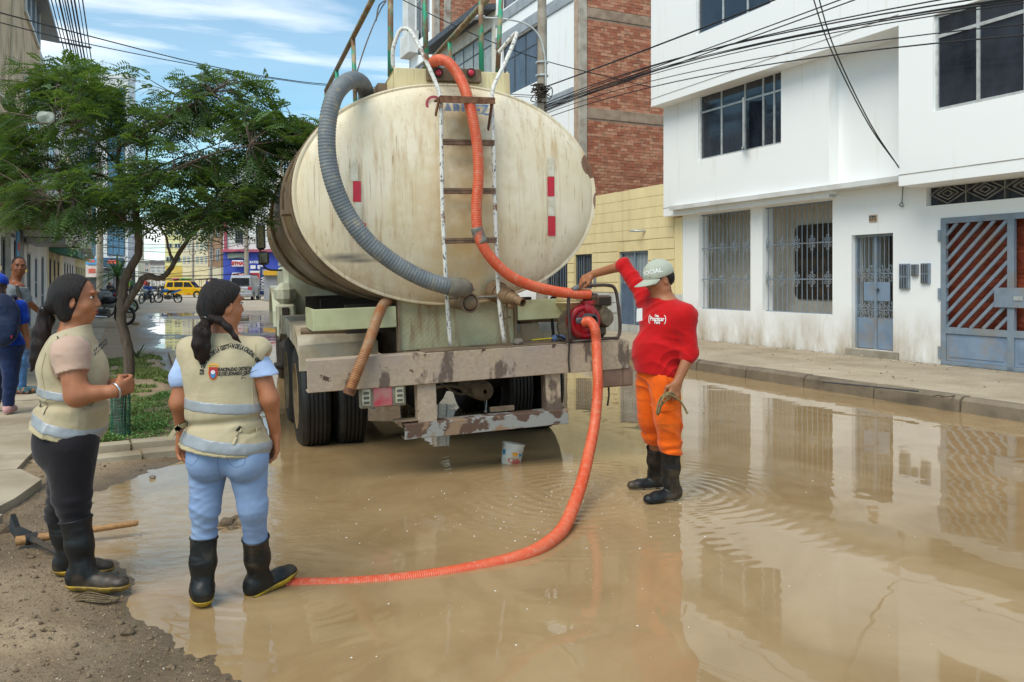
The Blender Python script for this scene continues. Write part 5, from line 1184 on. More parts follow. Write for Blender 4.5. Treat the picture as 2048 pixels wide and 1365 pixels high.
m.tube(spline([TW(.70, .2, BZ1+.03), TW(.8, .2, BZ1+.035), TW(.90, .22, BZ1+.015)], 6), [.03]*12+[.02], 10); m.build('cloth', mat('blue_cloth', '#54698f', '#1b1d24', 22, .9, lo=.5, hi=.52), bx_, True)
m = MB(); m.tube([TW(.52, .2, BZ1+.03), TW(.70, .2, BZ1+.035)], .006, 6); m.build('stick', mat('yellow_plastic', '#d6c21c'), bx_)

# ------------------------------------------------------------------ hoses
t = NT('grey_corrugated_hose'); a = t.noise(6, None, 6, .65); c = t.mix(t.ramp(a, .35, .65), hx('#5f666a'), hx('#757a7c')); c = t.mix(t.ramp(t.noise(16, None, 5), .55, .7), c, hx('#8c8677')); t.set(Base_Color=c, Roughness=.6); GH = t.m
pts = [(728, 222, .75), (732, 190, .60), (724, 168, .38), (706, 160, .15), (684, 172, -.02), (666, 200, -.08), (655, 250, -.10), (655, 310, -.11), (668, 370, -.12), (695, 430, -.12), (735, 483, -.13), (790, 527, -.13), (845, 557, -.13), (890, 572, -.12), (912, 576, -.10)]
m = hose([TW(*TL(*a)) for a in pts], .065, .024, .0040, 20); g = m.build('suction_hose', GH, None, True); standalone(g); tag(g, 'thick grey corrugated suction hose looping over the tank down to its outlet', 'hose')
m = MB(); P_ = [TW(*TL(*a)) for a in ((896, 572, -.13), (912, 575, -.12), (928, 577, -.09), (938, 578, -.07))]; m.tube(P_, [.073, .076, .074, .05], 20); cf = m.build('cuff', mat('dusty_cuff', '#615c54', '#77705f', 10, .8, 0, .5, 60), None, True); cf.parent = g; cf.matrix_parent_inverse = g.matrix_world.inverted(); cf.location = -g.location; cf.matrix_parent_inverse = Matrix.Identity(4)
m = MB(); c0 = TW(*TL(722, 172, .36)); m.tube(spline([TW(*TL(713, 148, .25)), TW(*TL(719, 160, .22)), TW(*TL(716, 178, .2)), TW(*TL(710, 186, .3))], 6), .007, 6); m.tube(spline([TW(*TL(713, 148, .25)), TW(*TL(728, 100, .5)), TW(*TL(745, 55, .62)), TW(*TL(762, 18, .7)), TW(*TL(772, 2, .75)), TW(*TL(758, 12, .72)), TW(*TL(752, 42, .65))], 8), .006, 6)
o = m.build('tie_rope', mat('grey_rope', '#6d655c', '#544c43', 40, .9), None, True); standalone(o); tag(o, 'thin grey rope tying the grey hose up to the tank rail', 'rope')
def orange(name):
    t = NT(name); a = t.noise(5, None, 6, .65); b = t.noise(30, None, 5, .7); c = t.mix(t.ramp(a, .35, .65), hx('#d04c26'), hx('#d4633e')); c = t.mix(t.math('MULTIPLY', t.ramp(b, .5, .68), .6), c, hx('#d09478')); t.set(Base_Color=c, Roughness=.42, Subsurface_Weight=.0); t.bump(b, .15, .002); return t.m
OH = orange('orange_hose_rubber')
pts = [(864, 130, .34), (868, 124, .25), (880, 120, .12), (898, 127, .06), (916, 150, .02), (932, 185, -.06), (945, 235, -.09), (954, 290, -.09), (957, 350, -.09), (953, 410, -.08), (954, 450, -.08), (962, 485, -.09), (985, 520, -.09), (1020, 552, -.08), (1060, 571, -.05), (1110, 583, 0), (1150, 588, .02), (1180, 589, .03)]
m = hose([TW(*TL(*a)) for a in pts], .0435, .0135, .004, 16); o = m.build('delivery_hose', OH, None, True); standalone(o); tag(o, 'orange ribbed hose running from the tank top down across the ladder to the pump', 'hose')
up_h = o
m = MB(); P_ = [TW(*TL(*a)) for a in ((953, 455, -.08), (957, 470, -.08), (965, 488, -.09))]; m.tube(spline(P_, 4), .047, 14); tp = m.build('tape_wrap', mat('grey_tape', '#77766c', '#5d5b52', 14, .6), None, True); tp.data.transform(Matrix.Translation(-o.location)); tp.parent = o
def LOW(x, y, z): return G(x, y, z)
P_ = [TW(*TL(*a)) for a in ((1168, 645, -.02), (1180, 644, -.07), (1190, 660, -.12), (1193, 690, -.14))]
P_ += [PX(1195, 740, 6.30), PX(1195, 790, 6.22), PX(1189, 850, 6.08), PX(1178, 905, 5.85), PX(1165, 960, 5.5), PX(1148, 1010, 5.15), G(1126, 1058, .03), G(1092, 1090, .015), G(1050, 1112, .004), G(980, 1132, -.008), G(890, 1150, -.014), G(800, 1162, -.017), G(720, 1169, -.019), G(650, 1172, -.020), G(600, 1172, -.016), G(572, 1170, -.008)]
m = hose(P_, .041, .0115, .003, 16); o = m.build('suction_hose', OH, None, True); standalone(o); tag(o, 'long orange ribbed hose dropping from the pump and snaking through the brown water', 'hose')

# ------------------------------------------------------------------ motor pump in its tube frame on the bumper
pump = thing('motor_pump', 'small petrol pump with a red casing in a tube frame on the bumper end', 'pump', TW(.95, .12, BZ1), rot=(0, R(-2), R(19)), off=(.95, .12, BZ1))
FR = mat('worn_black_frame', '#3a2f2b', '#55443b', 12, .5, .2, .2, 60)
def PT(*a): return [TL(*x) for x in a]
yF, yBk = .0, .42
for pl in ([(1141, 686, yF), (1138, 640, yF), (1137, 602, yF), (1142, 582, yF), (1158, 574, yF), (1190, 571, yF), (1216, 571, yF), (1229, 577, yF), (1235, 600, yF), (1240, 650, yF), (1238, 670, yF), (1232, 677, yF)],
           [(1108, 683, yBk), (1104, 640, yBk), (1102, 605, yBk), (1105, 596, yBk), (1116, 594, yBk), (1180, 590, yBk), (1196, 596, yBk), (1202, 640, yBk), (1204, 675, yBk)]):
    m = MB(); m.tube(spline(PT(*pl), 5), .0145, 8); m.build('frame_tube', FR, pump, True)
m = MB(); a, b, c_, d_ = PT((1141, 684, yF), (1236, 676, yF), (1108, 683, yBk), (1204, 677, yBk))
for u, v in ((a, b), (c_, d_), (a, c_), (b, d_)): m.tube([u, v], .012, 6)
a, b = PT((1158, 576, yF), (1145, 590, yBk)); m.tube([a, b], .012, 6); m.build('base_frame', FR, pump, True)
q = TL(1168, 643, .06); PR = mat('pump_red', '#b3141f', '#8f1520', 12, .35, 0, .15, 40, dirt='#5e3a30', dscale=9)
m = MB(); m.lathe((q.x, .09, q.z), (0, -1, 0), [(-.12, .04), (-.11, .11), (-.02, .125), (.02, .115), (.05, .09), (.055, .05), (.055, .02)], 32)
vol = [(q.x+.115*math.cos(a_)*(1+.04*a_/6), .05, q.z+.115*math.sin(a_)*(1+.04*a_/6)) for a_ in np.linspace(-.5, 5.5, 30)]; m.tube(vol, [.026+.010*k/29 for k in range(30)], 10)
nk = TL(1175, 605, .07); m.tube(spline([(q.x+.07, .06, q.z+.06), (q.x+.03, .06, q.z+.12), (nk.x+.01, .07, nk.z)], 5), [.055]*5+[.048]*5+[.042], 14); m.lathe((nk.x, .07, nk.z), (0, 0, 1), [(-.01, .062), (.015, .062), (.016, .05)], 24); m.build('pump_casing', PR, pump, True, 40)
m = MB(); q2 = TL(1182, 642, -.03); m.lathe(q2, (.35, -1, 0), [(-.05, .06), (0, .06), (.03, .056), (.031, .04)], 20); m.box((q2.x-.13, q2.y-.01, q2.z-.02), (q2.x-.02, q2.y+.02, q2.z+.03), .01); m.build('suction_flange', GREYP2, pump, True, 40)
m = MB(); el = spline([(nk.x, .07, nk.z+.015), (nk.x, .07, nk.z+.05), (nk.x+.005, .065, nk.z+.085)], 5); m.tube(el, .04, 14); m.build('outlet_elbow', DARK, pump, True)
q = TL(1145, 618, .22); ENG = mat('oily_engine_metal', '#5b4e3e', '#7b6a52', 14, .55, .2, .3, 60)
m = MB(); qt = TL(1143, 598, .25); m.ball((qt.x, .27, qt.z-.01), (.13, .12, .07), 20, 10); m.lathe((qt.x, .27, qt.z-.02), (0, 0, -1), [(0, .135), (.01, .142), (.04, .12), (.10, .07), (.10, .001)], 24); m.build('fuel_tank', mat('fuel_tank_cream', '#c9b98c', '#a08d60', 5, .45, 0, .1, 30, dirt='#6b5636', dscale=4), pump, True, 40)
q = TL(1147, 652, .22); m = MB(); m.lathe((q.x, .20, q.z), (-.3, -1, 0), [(-.1, .11), (0, .15), (.05, .14), (.06, .05), (.06, .001)], 26); m.box((q.x-.05, .2, q.z-.10), (q.x+.30, .40, q.z+.05), .02); m.build('engine_block', ENG, pump, True, 35)
q0, q1 = TL(1192, 592, .16), TL(1220, 612, .16); m = MB(); m.box((q0.x, .12, q1.z), (q1.x, .26, q0.z), .012); ms = m.build('muffler', mat('brown_muffler', '#6d5848', '#4c3b30', 14, .6, .3, .3, 50), pump)
for k in range(5): m = MB(); m.box((q0.x+.004, .113, q1.z+.012+k*.014), (q1.x-.004, .119, q1.z+.018+k*.014)); m.build('louvre', DARK, ms)
q = TL(1206, 635, .18); m = MB(); m.lathe((q.x, .14, q.z), (.3, -1, .1), [(-.1, .07), (0, .085), (.03, .07), (.03, .001)], 20); m.tube([(q.x-.02, .15, q.z+.06), (q.x-.01, .15, q.z+.14)], .03, 10)
for k in range(6): m.box((q.x-.10, .15, q.z-.02+k*.016), (q.x-.0, .26, q.z-.014+k*.016))
m.build('cylinder_head', ENG, pump, True, 35)
m = MB(); q = TL(1150, 577, yF); m.tube([TL(1146, 580, yF), TL(1155, 575, yF), TL(1163, 573, yF)], .021, 10); m.build('grip_tape', mat('grey_cloth_tape', '#77797c', '#5d5f62', 20, .8), pump, True)
m = MB(); m.tube(spline(PT((1112, 683, .02), (1120, 678, 0), (1130, 684, -.01), (1138, 687, -.02), (1137, 720, -.012), (1139, 745, -.01)), 6), .008, 6); m.build('tie_strap', DARK, pump)

# ------------------------------------------------------------------ floating paint bucket
bk = thing('paint_bucket', 'white paint bucket with torn colourful label floating behind the truck', 'bucket', G(1021, 930)+Vector((0, .09, -.015)), rot=(R(-7), R(9), 0))
WP = mat('bucket_white', '#d9d6cc', '#b3a488', 5, .4, 0, .1, 20, dirt='#6b4a2a', dscale=9)
m = MB(); m.lathe((0, 0, 0), (0, 0, 1), [(0, .001), (0, .076), (.12, .086), (.121, .090), (.135, .091), (.136, .088), (.16, .090), (.161, .096), (.172, .096), (.172, .090), (.02, .080), (.02, .001)], 36); m.build('pail', WP, bk, True, 30)
def label(a0, a1, z0, z1, m_, nm='label'):
    m = MB(); n = 8; vs = []
    for k in range(n+1):
        a = R(a0+(a1-a0)*k/n)
        for z in (z0, z1): rd = .0765+.0835*z/1.0*1.0+.001; rd = .076+(.086-.076)*z/.12+.0012; vs.append((rd*math.sin(a), -rd*math.cos(a), z))
    m.add(vs, [(2*k, 2*k+1, 2*k+3, 2*k+2) for k in range(n)]); return m.build(nm, m_, bk)
label(-70, -42, .02, .115, mat('label_blue', '#1f86a8', '#2c5f80', 20, .5)); label(0, 32, .05, .105, mat('label_orange', '#e08a10', '#d9a52a', 20, .5)); label(40, 62, .06, .10, MC['label_blue'])
tm = text_mesh('Colo', .058, wt=.002); 
for v in tm.vertices:
    a = R(22)+v.co.x/.08; z = .035+v.co.y; rd = .076+.01*z/.12+.0024; v.co = (rd*math.sin(a), -rd*math.cos(a), z)
tm.materials.clear(); tm.materials.append(mat('label_red', '#c0141c')); put('lettering', tm, bk)
# ------------------------------------------------------------------ people
SK1 = skin_mat('brown_skin', '#a56b4a', '#96603f'); SK2 = skin_mat('warm_brown_skin', '#b07350', '#9c6242'); SK3 = skin_mat('dark_brown_skin', '#8a5438', '#7a4930')
HAIR = hair_mat(); HAIR2 = hair_mat('brown_tipped_hair', '#0d0a09', '#2c1812')
VEST = cloth_mat('khaki_vest_cloth', '#bcae8f', '#ac9d7d', .85, 500); PIPE = cloth_mat('vest_binding', '#b3a684', '#a89b78')
STRIP = mat('silver_reflective_strip', '#9ea2a5', '#8e9295', 8, .38, .15, .2, 400); LIP = mat('lip_skin', '#a34a45', None, rough=.4); EYEW = mat('eye_white', '#d8d0c8', None, rough=.2); EYED = mat('eye_dark', '#140d0a', None, rough=.15)
RUB = mat('black_boot_rubber', '#151617', '#1f2021', 8, .46, 0, .3, 50, dirt='#5d4e3b', dscale=4, spec=.4); SOLE = mat('yellow_boot_sole', '#b8951f', '#7d6435', 14, .65, lo=.4, hi=.6)
BLKT = mat('black_lettering', '#16161a', None, rough=.7)
def bvh_of(o, off):
    me = o.data; n = len(me.vertices); return BVHTree.FromPolygons([v.co+off for v in me.vertices], [p.vertices[:] for p in me.polygons])
def project(me, M, bvh, d, m, name, parent, off=.002, sub=0):
    """lay a flat print onto a garment: every vertex is moved along d until it meets the cloth"""
    if sub:
        b = bmesh.new(); b.from_mesh(me); bmesh.ops.subdivide_edges(b, edges=b.edges[:], cuts=sub, use_grid_fill=True); bmesh.ops.triangulate(b, faces=b.faces[:]); b.to_mesh(me); b.free()
    d = Vector(d).normalized(); last = None; o3 = OFF.get(parent.name, Vector((0, 0, 0)))
    for v in me.vertices:
        p = M @ v.co; h = bvh.ray_cast(p-d*.6, d, 1.2)
        if h[0] is not None: last = h[0]-d*off
        v.co = (last if last is not None else p)-o3
    me.materials.clear(); me.materials.append(m); return put(name, me, parent)
def bend(me, Rr, xs=1.0):
    for v in me.vertices: a = v.co.x*xs/Rr; q = Rr+v.co.y; v.co = (q*math.sin(a), q*math.cos(a), 0)
def disc_mesh(pts):
    me = bpy.data.meshes.new('print'); me.from_pydata([(x, y, 0) for x, y in pts], [], [tuple(range(len(pts)))]); return me
def jeans_line(name, pts, bvh, d, m, parent, r=.0012, off=.0):
    P = []
    for p in pts:
        h = bvh.ray_cast(Vector(p)-Vector(d)*.4, Vector(d), .8)
        if h[0] is not None: P.append(h[0]-Vector(d)*off)
    if len(P) > 2: mb = MB(); mb.tube(P, r, 5); return mb.build(name, m, parent)
def person(label, base, group=None):
    o = thing('person', label, 'person', base, group=group, off=base); return o

# ---- woman in the middle, seen from behind
d = 3.80; J = lambda x, y, dd=0.0: PX(x, y, d+dd)
UP = Vector((0, 0, 1)); Xv = Vector((1, 0, 0)); Yv = Vector((0, 1, 0)); BA = (Xv, Yv, UP)
pc = person('woman seen from behind in a khaki vest with curved lettering, light jeans and black boots', G(465, 1205))
hc_ = J(446, 609); P_head, at, A = head(hc_, (.70, .71, -.08), (0.05, 0, 1), .96)
neck = [cap(J(448, 630, .0), J(447, 682, -.01), .052, .060, .03)]
tors = [cap(J(396, 702), J(504, 702), .058, .058, .06), ell(J(446, 742), (.165, .105, .15), BA, .06), ell(J(450, 822), (.150, .112, .15), BA, .06), ell(J(455, 890), (.176, .125, .12), BA, .06)]
butt = [ell(J(419, 918, -.035), (.098, .108, .105), BA, .03), ell(J(491, 918, -.035), (.098, .108, .105), BA, .03)]
lk, rk = J(410, 1015, -.02), J(506, 1015, -.01)
A1 = Vector((J(406, 0).x, 3.79, .075)); T1 = J(408, 1073, .0); A2 = PX(518, 1165, 3.93)+Vector((0, 0, .02)); T2 = J(511, 1074, .06); la, ra = A1, A2
legs = [cap(J(416, 925), lk, .084, .050, .015), cap(lk, T1, .050, .040, .03), cap(T1, la, .040, .030, .02), cap(J(496, 925), rk, .084, .050, .015), cap(rk, T2, .050, .040, .03), cap(T2, ra, .040, .030, .02)]
armR = [cap(J(513, 713), J(540, 800, -.02), .045, .038, .04), cap(J(540, 800, -.02), J(551, 868, .05), .038, .025, .03)]
armL = [cap(J(377, 713), J(358, 805, -.03), .045, .038, .04), cap(J(358, 805, -.03), J(365, 868, .05), .038, .025, .03)]
hR = hand(J(551, 866, .05), J(549, 915, .06)-J(551, 866, .05), (-.6, .8, 0), (-.75, -.55, 0), .95, .35, .4); hL = hand(J(365, 866, .05), J(368, 915, .06)-J(365, 866, .05), (.6, .8, 0), (.75, -.5, 0), .95, .4, .4)
body = sdf_part('body', P_head+neck+tors+butt+legs+armR+armL+hR+hL, SK2, pc, .0055)
eyes(pc, at, .97, EYEW, EYED); brows(pc, at, .97, HAIR); lips(pc, at, A, .97, LIP)
r_, f_, u_ = A
hp = [ell(at(0, -.020, .028), (.080, .095, .090), A, .02), ell(at(0, -.048, -.015), (.068, .056, .066), A, .03), ell(at(.03, .01, .055), (.045, .07, .05), A, .02), ell(at(-.03, .01, .055), (.045, .07, .05), A, .02), cap(at(0, -.075, -.03), J(417, 640, -.08), .045, .028, .03)]
hair = sdf_part('hair', hp, HAIR, pc, .005, 0, [(at(0, .066, .03), Vector(f_)-Vector(u_)*.35), (at(0, .0, -.012), f_*.85-u_*.5)], disp=lambda Q: .0016*(vnoise(Q, (40, 40, 14), 2)-.5))
tie = J(414, 641, -.09); m = MB(); m.lathe(tie, J(407, 655, -.1)-J(424, 630, -.06), [(-.008, .020), (-.008, .030), (.008, .030), (.008, .020)], 16); m.build('hair_tie', EYED, pc, True)
lock = lambda pts, rs, k=.012: [cap(pts[i], pts[i+1], rs[i], rs[i+1], k) for i in range(len(pts)-1)]
pt = lock([tie, J(400, 662, -.14), J(396, 690, -.15), J(400, 712, -.14), J(411, 728, -.13)], [.020, .027, .028, .020, .004]) + lock([tie, J(412, 668, -.14), J(414, 695, -.14), J(417, 722, -.13)], [.016, .021, .016, .003]) + lock([J(410, 700, -.14), J(404, 722, -.135), J(400, 731, -.13)], [.014, .009, .002])
sdf_part('ponytail', pt, HAIR2, pc, .0045, disp=lambda Q: .005*(vnoise(Q, (90, 90, 9), 4)-.5))
pt2 = lock([J(420, 636, -.09), J(438, 641, -.12), J(456, 655, -.13), J(470, 674, -.13), J(482, 686, -.12)], [.018, .018, .016, .011, .003])
sdf_part('hair_lock', pt2, HAIR2, pc, .004, disp=lambda Q: .004*(vnoise(Q, (50, 90, 50), 6)-.5))
TEEB = cloth_mat('pale_blue_tee', '#a9bde0', '#9cb0d6')
sdf_part('t_shirt', [tors[1]]+[cap(J(508, 716), J(531, 757, -.01), .050, .058, .04), cap(J(381, 716), J(364, 757, -.02), .050, .056, .04)], TEEB, pc, .006, .004, [(J(533, 751), Vector((.12, 0, -1))), (J(447, 688), UP)], disp=folds(.006, (9, 9, 14), 21))
# vest
vp = [cap(J(384, 703), J(514, 703), .062, .062, .05), ell(J(441, 742, -.005), (.172, .125, .15), BA, .06), ell(J(448, 822, -.01), (.168, .135, .15), BA, .07), ell(J(452, 890, -.015), (.190, .155, .11), BA, .07), cap(J(447, 672, .0), J(447, 690, 0), .062, .075, .03)]
vp_sub = [dict(cap(J(552, 724), J(560, 800), .064, .078, .012), sub=True), dict(cap(J(338, 724), J(330, 800), .064, .078, .012), sub=True)]
hemn = Vector((-.13, 0, -1)); vd0 = folds(.011, (6, 5, 9), 33); vd1 = folds(.007, (13, 13, 9), 34); vw = wr(.014, (.35, 0, 1), 42, 61, (3.5, 3.5, 3)); vw2 = wr(.010, (-.8, 0, .6), 36, 62, (3, 3, 3)); vd = lambda Q: vd0(Q)*.7+vd1(Q)*.4+vw(Q)*np.clip((1.06-Q[:, 2])*6, 0, 1)+vw2(Q)*.7
vd2 = lambda Q: vd(Q)*np.clip((1.02-(Q[:, 2]-.0))*4, .35, 1.3)-.016*np.exp(-((Q[:, 2]-J(0, 838).z-.10*(Q[:, 0]-J(448, 0).x))/.016)**2)
vcuts = [(J(452, 897), hemn), (J(447, 673), (0, .3, 1))]
vest = sdf_part('vest', vp+vp_sub, VEST, pc, .0055, .008, vcuts, vd2); vb = bvh_of(vest, OFF[pc.name])
for (c0, c1, slope) in ((797, 818, .085), (866, 890, .16)):
    nn = Vector((slope, 0, 1)); cc = J(447, (c0+c1)/2+0); top_, bot_ = J(447, c0), J(447, c1)
    sdf_part('reflective_strip', vp+vp_sub, STRIP, vest, .0055, .0105, [(top_, nn), (bot_, -nn)], vd2)
sdf_part('hem_binding', vp+vp_sub, PIPE, vest, .0055, .011, [(J(452, 892), -hemn), (J(452, 897.5), hemn)], vd2)
for sx in (1, -1):
    ap = dict(vp_sub[0] if sx > 0 else vp_sub[1]); 
    c_ = (J(538, 716)+J(552, 800))/2 if sx > 0 else (J(352, 716)+J(340, 800))/2
# print on the back
col_ = J(0, 0)
Mv = lambda x, y: mframe(J(x, y, -.3), Xv, UP, -Yv)
tm = text_mesh('SUB GERENCIA DE LA GESTIÓN DE LA CALIDAD AMBIENTAL', .027, wt=.0012); bend(tm, .119, .41/max(v.co.x for v in tm.vertices)/2.05*1.0 if False else (.119*math.pi*1.02/2)/max(v.co.x for v in tm.vertices)); project(tm, Mv(431, 757), vb, Yv, BLKT, 'lettering', vest)
for txt, x, y, wd in (('MUNICIPALIDAD DISTRITAL', 439, 748.5, .136), ('DE JOSÉ LEONARDO ORTIZ', 439, 757.5, .134)):
    tm = text_mesh(txt, .022, wt=.0010); mxx = max(v.co.x for v in tm.vertices)
    for v in tm.vertices: v.co.x *= wd/2/mxx
    project(tm, Mv(x, y), vb, Yv, BLKT, 'lettering', vest)
sh = [(-.019, .026), (.019, .026), (.020, -.005), (.012, -.024), (0, -.031), (-.012, -.024), (-.020, -.005)]
em = project(disc_mesh([(x*1.12, y*1.1) for x, y in sh]), Mv(399, 755), vb, Yv, mat('emblem_gold', '#d8a12a'), 'emblem', vest, .0018, 1)
project(disc_mesh(sh), Mv(399, 755), vb, Yv, mat('emblem_red', '#a42a24'), 'shield', em, .0026, 1)
project(disc_mesh([(x*.55, y*.45-.010) for x, y in sh]), Mv(399, 755), vb, Yv, mat('emblem_blue', '#3f7fae'), 'shield_field', em, .0033, 1)
project(disc_mesh([(.010*math.cos(a), .009*math.sin(a)+.004) for a in np.linspace(0, 5.9, 12)]), Mv(399, 755), vb, Yv, mat('emblem_white', '#d9cfd6'), 'sun_disc', em, .004)
bn = text_mesh('J.L.ORTIZ', .009, wt=.0004); bend(bn, .045); project(disc_mesh([(-.024, .026), (-.012, .034), (.012, .034), (.024, .026), (.024, .033), (.012, .042), (-.012, .042), (-.024, .033)]), Mv(399, 755), vb, Yv, MC['emblem_gold'], 'banner', em, .003)
for pp_ in ([(519, 686), (520, 705), (516, 730), (512, 765), (515, 800), (521, 826)], [(353, 692), (356, 712), (362, 740), (368, 770), (371, 800), (372, 826)]):
    jeans_line('armhole_binding', spline([J(x, y) for x, y in pp_], 8), vb, Yv, PIPE, vest, .0032)
jeans_line('collar_seam', spline([J(x, y) for x, y in ((420, 684), (447, 690), (474, 684))], 8), vb, Yv, PIPE, vest, .0028)
# waist straps with buckles
def strap(pts, w, m_, parent, nm='strap'):
    P = []
    for p in spline([J(x, y, 0) for x, y in pts], 6):
        h = vb.ray_cast(p-Yv*.5, Yv, 1); P.append((h[0] if h[0] is not None else p-Yv*.12)-Yv*.006)
    mb = MB()
    for a, b in zip(P, P[1:]): mb.bar(a, b, w, .003, Yv) if False else mb.bar(a, b, .003, w, Vector((0, 0, 1)) if abs((b-a).normalized().z) < .8 else Xv)
    return mb.build(nm, m_, parent), P
strap([(372, 850), (380, 845), (392, 842)], .022, PIPE, vest); strap([(361, 868), (371, 853), (380, 846)], .020, VEST, vest)
strap([(498, 850), (515, 856), (530, 850)], .018, PIPE, vest); strap([(490, 875), (494, 862), (499, 849)], .012, VEST, vest)
b_, P = strap([(377, 851), (384, 841)], .026, EYED, vest, 'buckle'); b_, P = strap([(494, 853), (500, 845)], .018, EYED, vest, 'buckle')
# jeans
JEAN = NT('light_blue_denim'); t = JEAN; n = t.noise(5, None, 6, .6); c = t.mix(t.ramp(n, .35, .7), hx('#6c85ae'), hx('#93a8c8')); tw = t.noise(600, t.map((1, 1, .3)), 2); c = t.mix(.25, c, t.mix(tw, hx('#5f789f'), hx('#b0bfd6'))); t.set(Base_Color=c, Roughness=.85, Specular_IOR_Level=.15); t.bump(tw, .25, .001); JEAN = t.m
jl = [cap(J(417, 925), lk, .088, .057, .012), cap(lk, T1, .057, .046, .03), cap(T1, T1.lerp(A1, .2), .046, .042, .02), cap(J(495, 925), rk, .088, .057, .012), cap(rk, T2, .057, .046, .03), cap(T2, T2.lerp(A2, .2), .046, .042, .02)]
jw = wr(.008, (.25, 0, 1), 95, 71, (5, 5, 4))
def jd(Q):
    z = Q[:, 2]; kn = np.exp(-((z-J(0, 1040).z)/.10)**2)+np.exp(-((z-J(0, 960).z)/.05)**2)*.6
    return .0035*(vnoise(Q, (10, 10, 10), 8)-.5)+jw(Q)*np.clip((J(0, 945).z-z)*20, .15, 1)+kn*.0055*np.sin(z*170+vnoise(Q, (9, 9, 6), 9)*14)*(vnoise(Q, (7, 7, 7), 10)-.15)
jp = sdf_part('jeans', [tors[3]]+butt+jl, JEAN, pc, .0055, .006, [(J(0, 872), UP)], jd); jb = bvh_of(jp, OFF[pc.name])
STI = mat('denim_stitch', '#5a78a8', None, rough=.9)
jeans_line('seam', [J(455, y) for y in range(885, 950, 5)], jb, Yv, STI, jp, .0014)
for s_, x0 in ((-1, 384), (1, 474)):
    pk = [(x0, 897), (x0+34, 891), (x0+36, 905), (x0+24, 918) if s_ < 0 else (x0+26, 920), (x0+6, 914), (x0, 897)] if s_ < 0 else [(x0, 893), (x0+38, 899), (x0+34, 916), (x0+18, 921), (x0+2, 911), (x0, 893)]
    L = []; 
    for a, b in zip(pk, pk[1:]): L += [J(a[0]+(b[0]-a[0])*k/8, a[1]+(b[1]-a[1])*k/8) for k in range(8)]
    jeans_line('pocket_stitching', L, jb, Yv, STI, jp, .0012)
boot(pc, A1, (-.42, .90, 0), T1, RUB, SOLE)
boot(pc, A2, (.64, .74, .20), T2, RUB, SOLE, zsole=A2.z-.085)

# ---- woman on the left, in profile
d = 3.97; J = lambda x, y, dd=0.0: PX(x, y, d+dd)
pl_ = person('woman in profile with a long ponytail, khaki vest, dark leggings and black boots', G(170, 1180))
fw_ = Vector((.94, .34, 0)).normalized(); sd_ = Vector((.34, -.94, 0)).normalized()     # her front, her right (towards us)
FA = (sd_, fw_, UP); KK = lambda x, y, a=0.0: J(x, y)+sd_*a
hc_ = J(153, 599); P_head, at, A = head(hc_, (.95, .28, -.03), UP, 1.0, cheek=1.15)
neck = [cap(J(150, 625), J(146, 672), .056, .066, .03)]
tors = [cap(KK(140, 694, -.15), KK(150, 694, .13), .068, .068, .06), ell(J(147, 735), (.160, .115, .15), FA, .06), ell(J(152, 742)+fw_*.05, (.11, .07, .075), FA, .05), ell(J(148, 810), (.160, .130, .13), FA, .06), ell(J(140, 860), (.175, .140, .12), FA, .06)]
butt = [ell(KK(117, 885, .08), (.10, .095, .12), FA, .05), ell(KK(117, 885, -.08), (.10, .095, .12), FA, .05)]
kn, kf = KK(149, 985, .075), KK(125, 980, -.10); an_, af = Vector((J(167, 0, -.06).x, d-.06, .115)), Vector((J(137, 0, .13).x, d+.14, .115)); T3 = J(151, 1036, -.06); T4 = J(117, 1028, .12)
legs = [cap(KK(148, 885, .085), kn, .115, .062, .025), cap(kn, T3, .062, .040, .03), cap(T3, an_, .04, .03, .02), cap(KK(135, 885, -.085), kf, .110, .060, .025), cap(kf, T4, .060, .04, .03), cap(T4, af, .04, .03, .02)]
sh_, el_, wr_ = KK(152, 702, .17), KK(167, 780, .21), KK(238, 774, .155)
armR = [cap(sh_, el_, .062, .050, .04), cap(el_, wr_, .047, .029, .03)]
sh2, el2, wr2 = KK(152, 702, -.17), KK(165, 785, -.20), KK(238, 770, -.02)
armL = [cap(sh2, el2, .060, .048, .04), cap(el2, wr2, .045, .028, .03)]
hR = hand(wr_, KK(262, 766, .09)-wr_, (0, 0, 1), (-.3, .95, 0), .92, .75, .8); hL = hand(wr2, KK(258, 772, .05)-wr2, (0, 0, 1), (.3, -.9, 0), .92, .8, .8)
sdf_part('body', P_head+neck+tors+butt+legs+armR+armL+hR+hL, SK2, pl_, .0055)
eyes(pl_, at, 1.0, EYEW, EYED); brows(pl_, at, 1.0, HAIR); lips(pl_, at, A, 1.0, LIP)
r_, f_, u_ = A
hp = [ell(at(0, -.024, .030), (.083, .100, .094), A, .02), ell(at(0, -.050, -.012), (.078, .062, .075), A, .03), cap(at(0, -.08, -.02), at(0, -.12, -.045), .05, .028, .03), ell(at(.04, .0, .03), (.048, .07, .075), A, .02), ell(at(-.04, .0, .03), (.048, .07, .075), A, .02), ell(at(.062, -.035, -.055), (.020, .040, .055), A, .02), ell(at(-.062, -.035, -.055), (.020, .040, .055), A, .02)]
esub = [dict(ell(at(q*.086, .004, -.018), (.018, .018, .028), A, .008), sub=True) for q in (-1, 1)]
sdf_part('hair', hp+esub, HAIR, pl_, .005, 0, [(at(0, .070, .03), f_-u_*.42), (at(0, .014, -.03), f_-u_*.15 if False else f_*1.0-u_*.28)], disp=lambda Q: .0018*(vnoise(Q, (30, 30, 30), 2)-.5))
tie = at(0, -.135, -.055); m = MB(); m.lathe(tie, Vector((-.75, -.2, -.65)), [(-.010, .018), (-.010, .027), (.010, .027), (.010, .018)], 16); m.build('hair_tie', EYED, pl_, True)
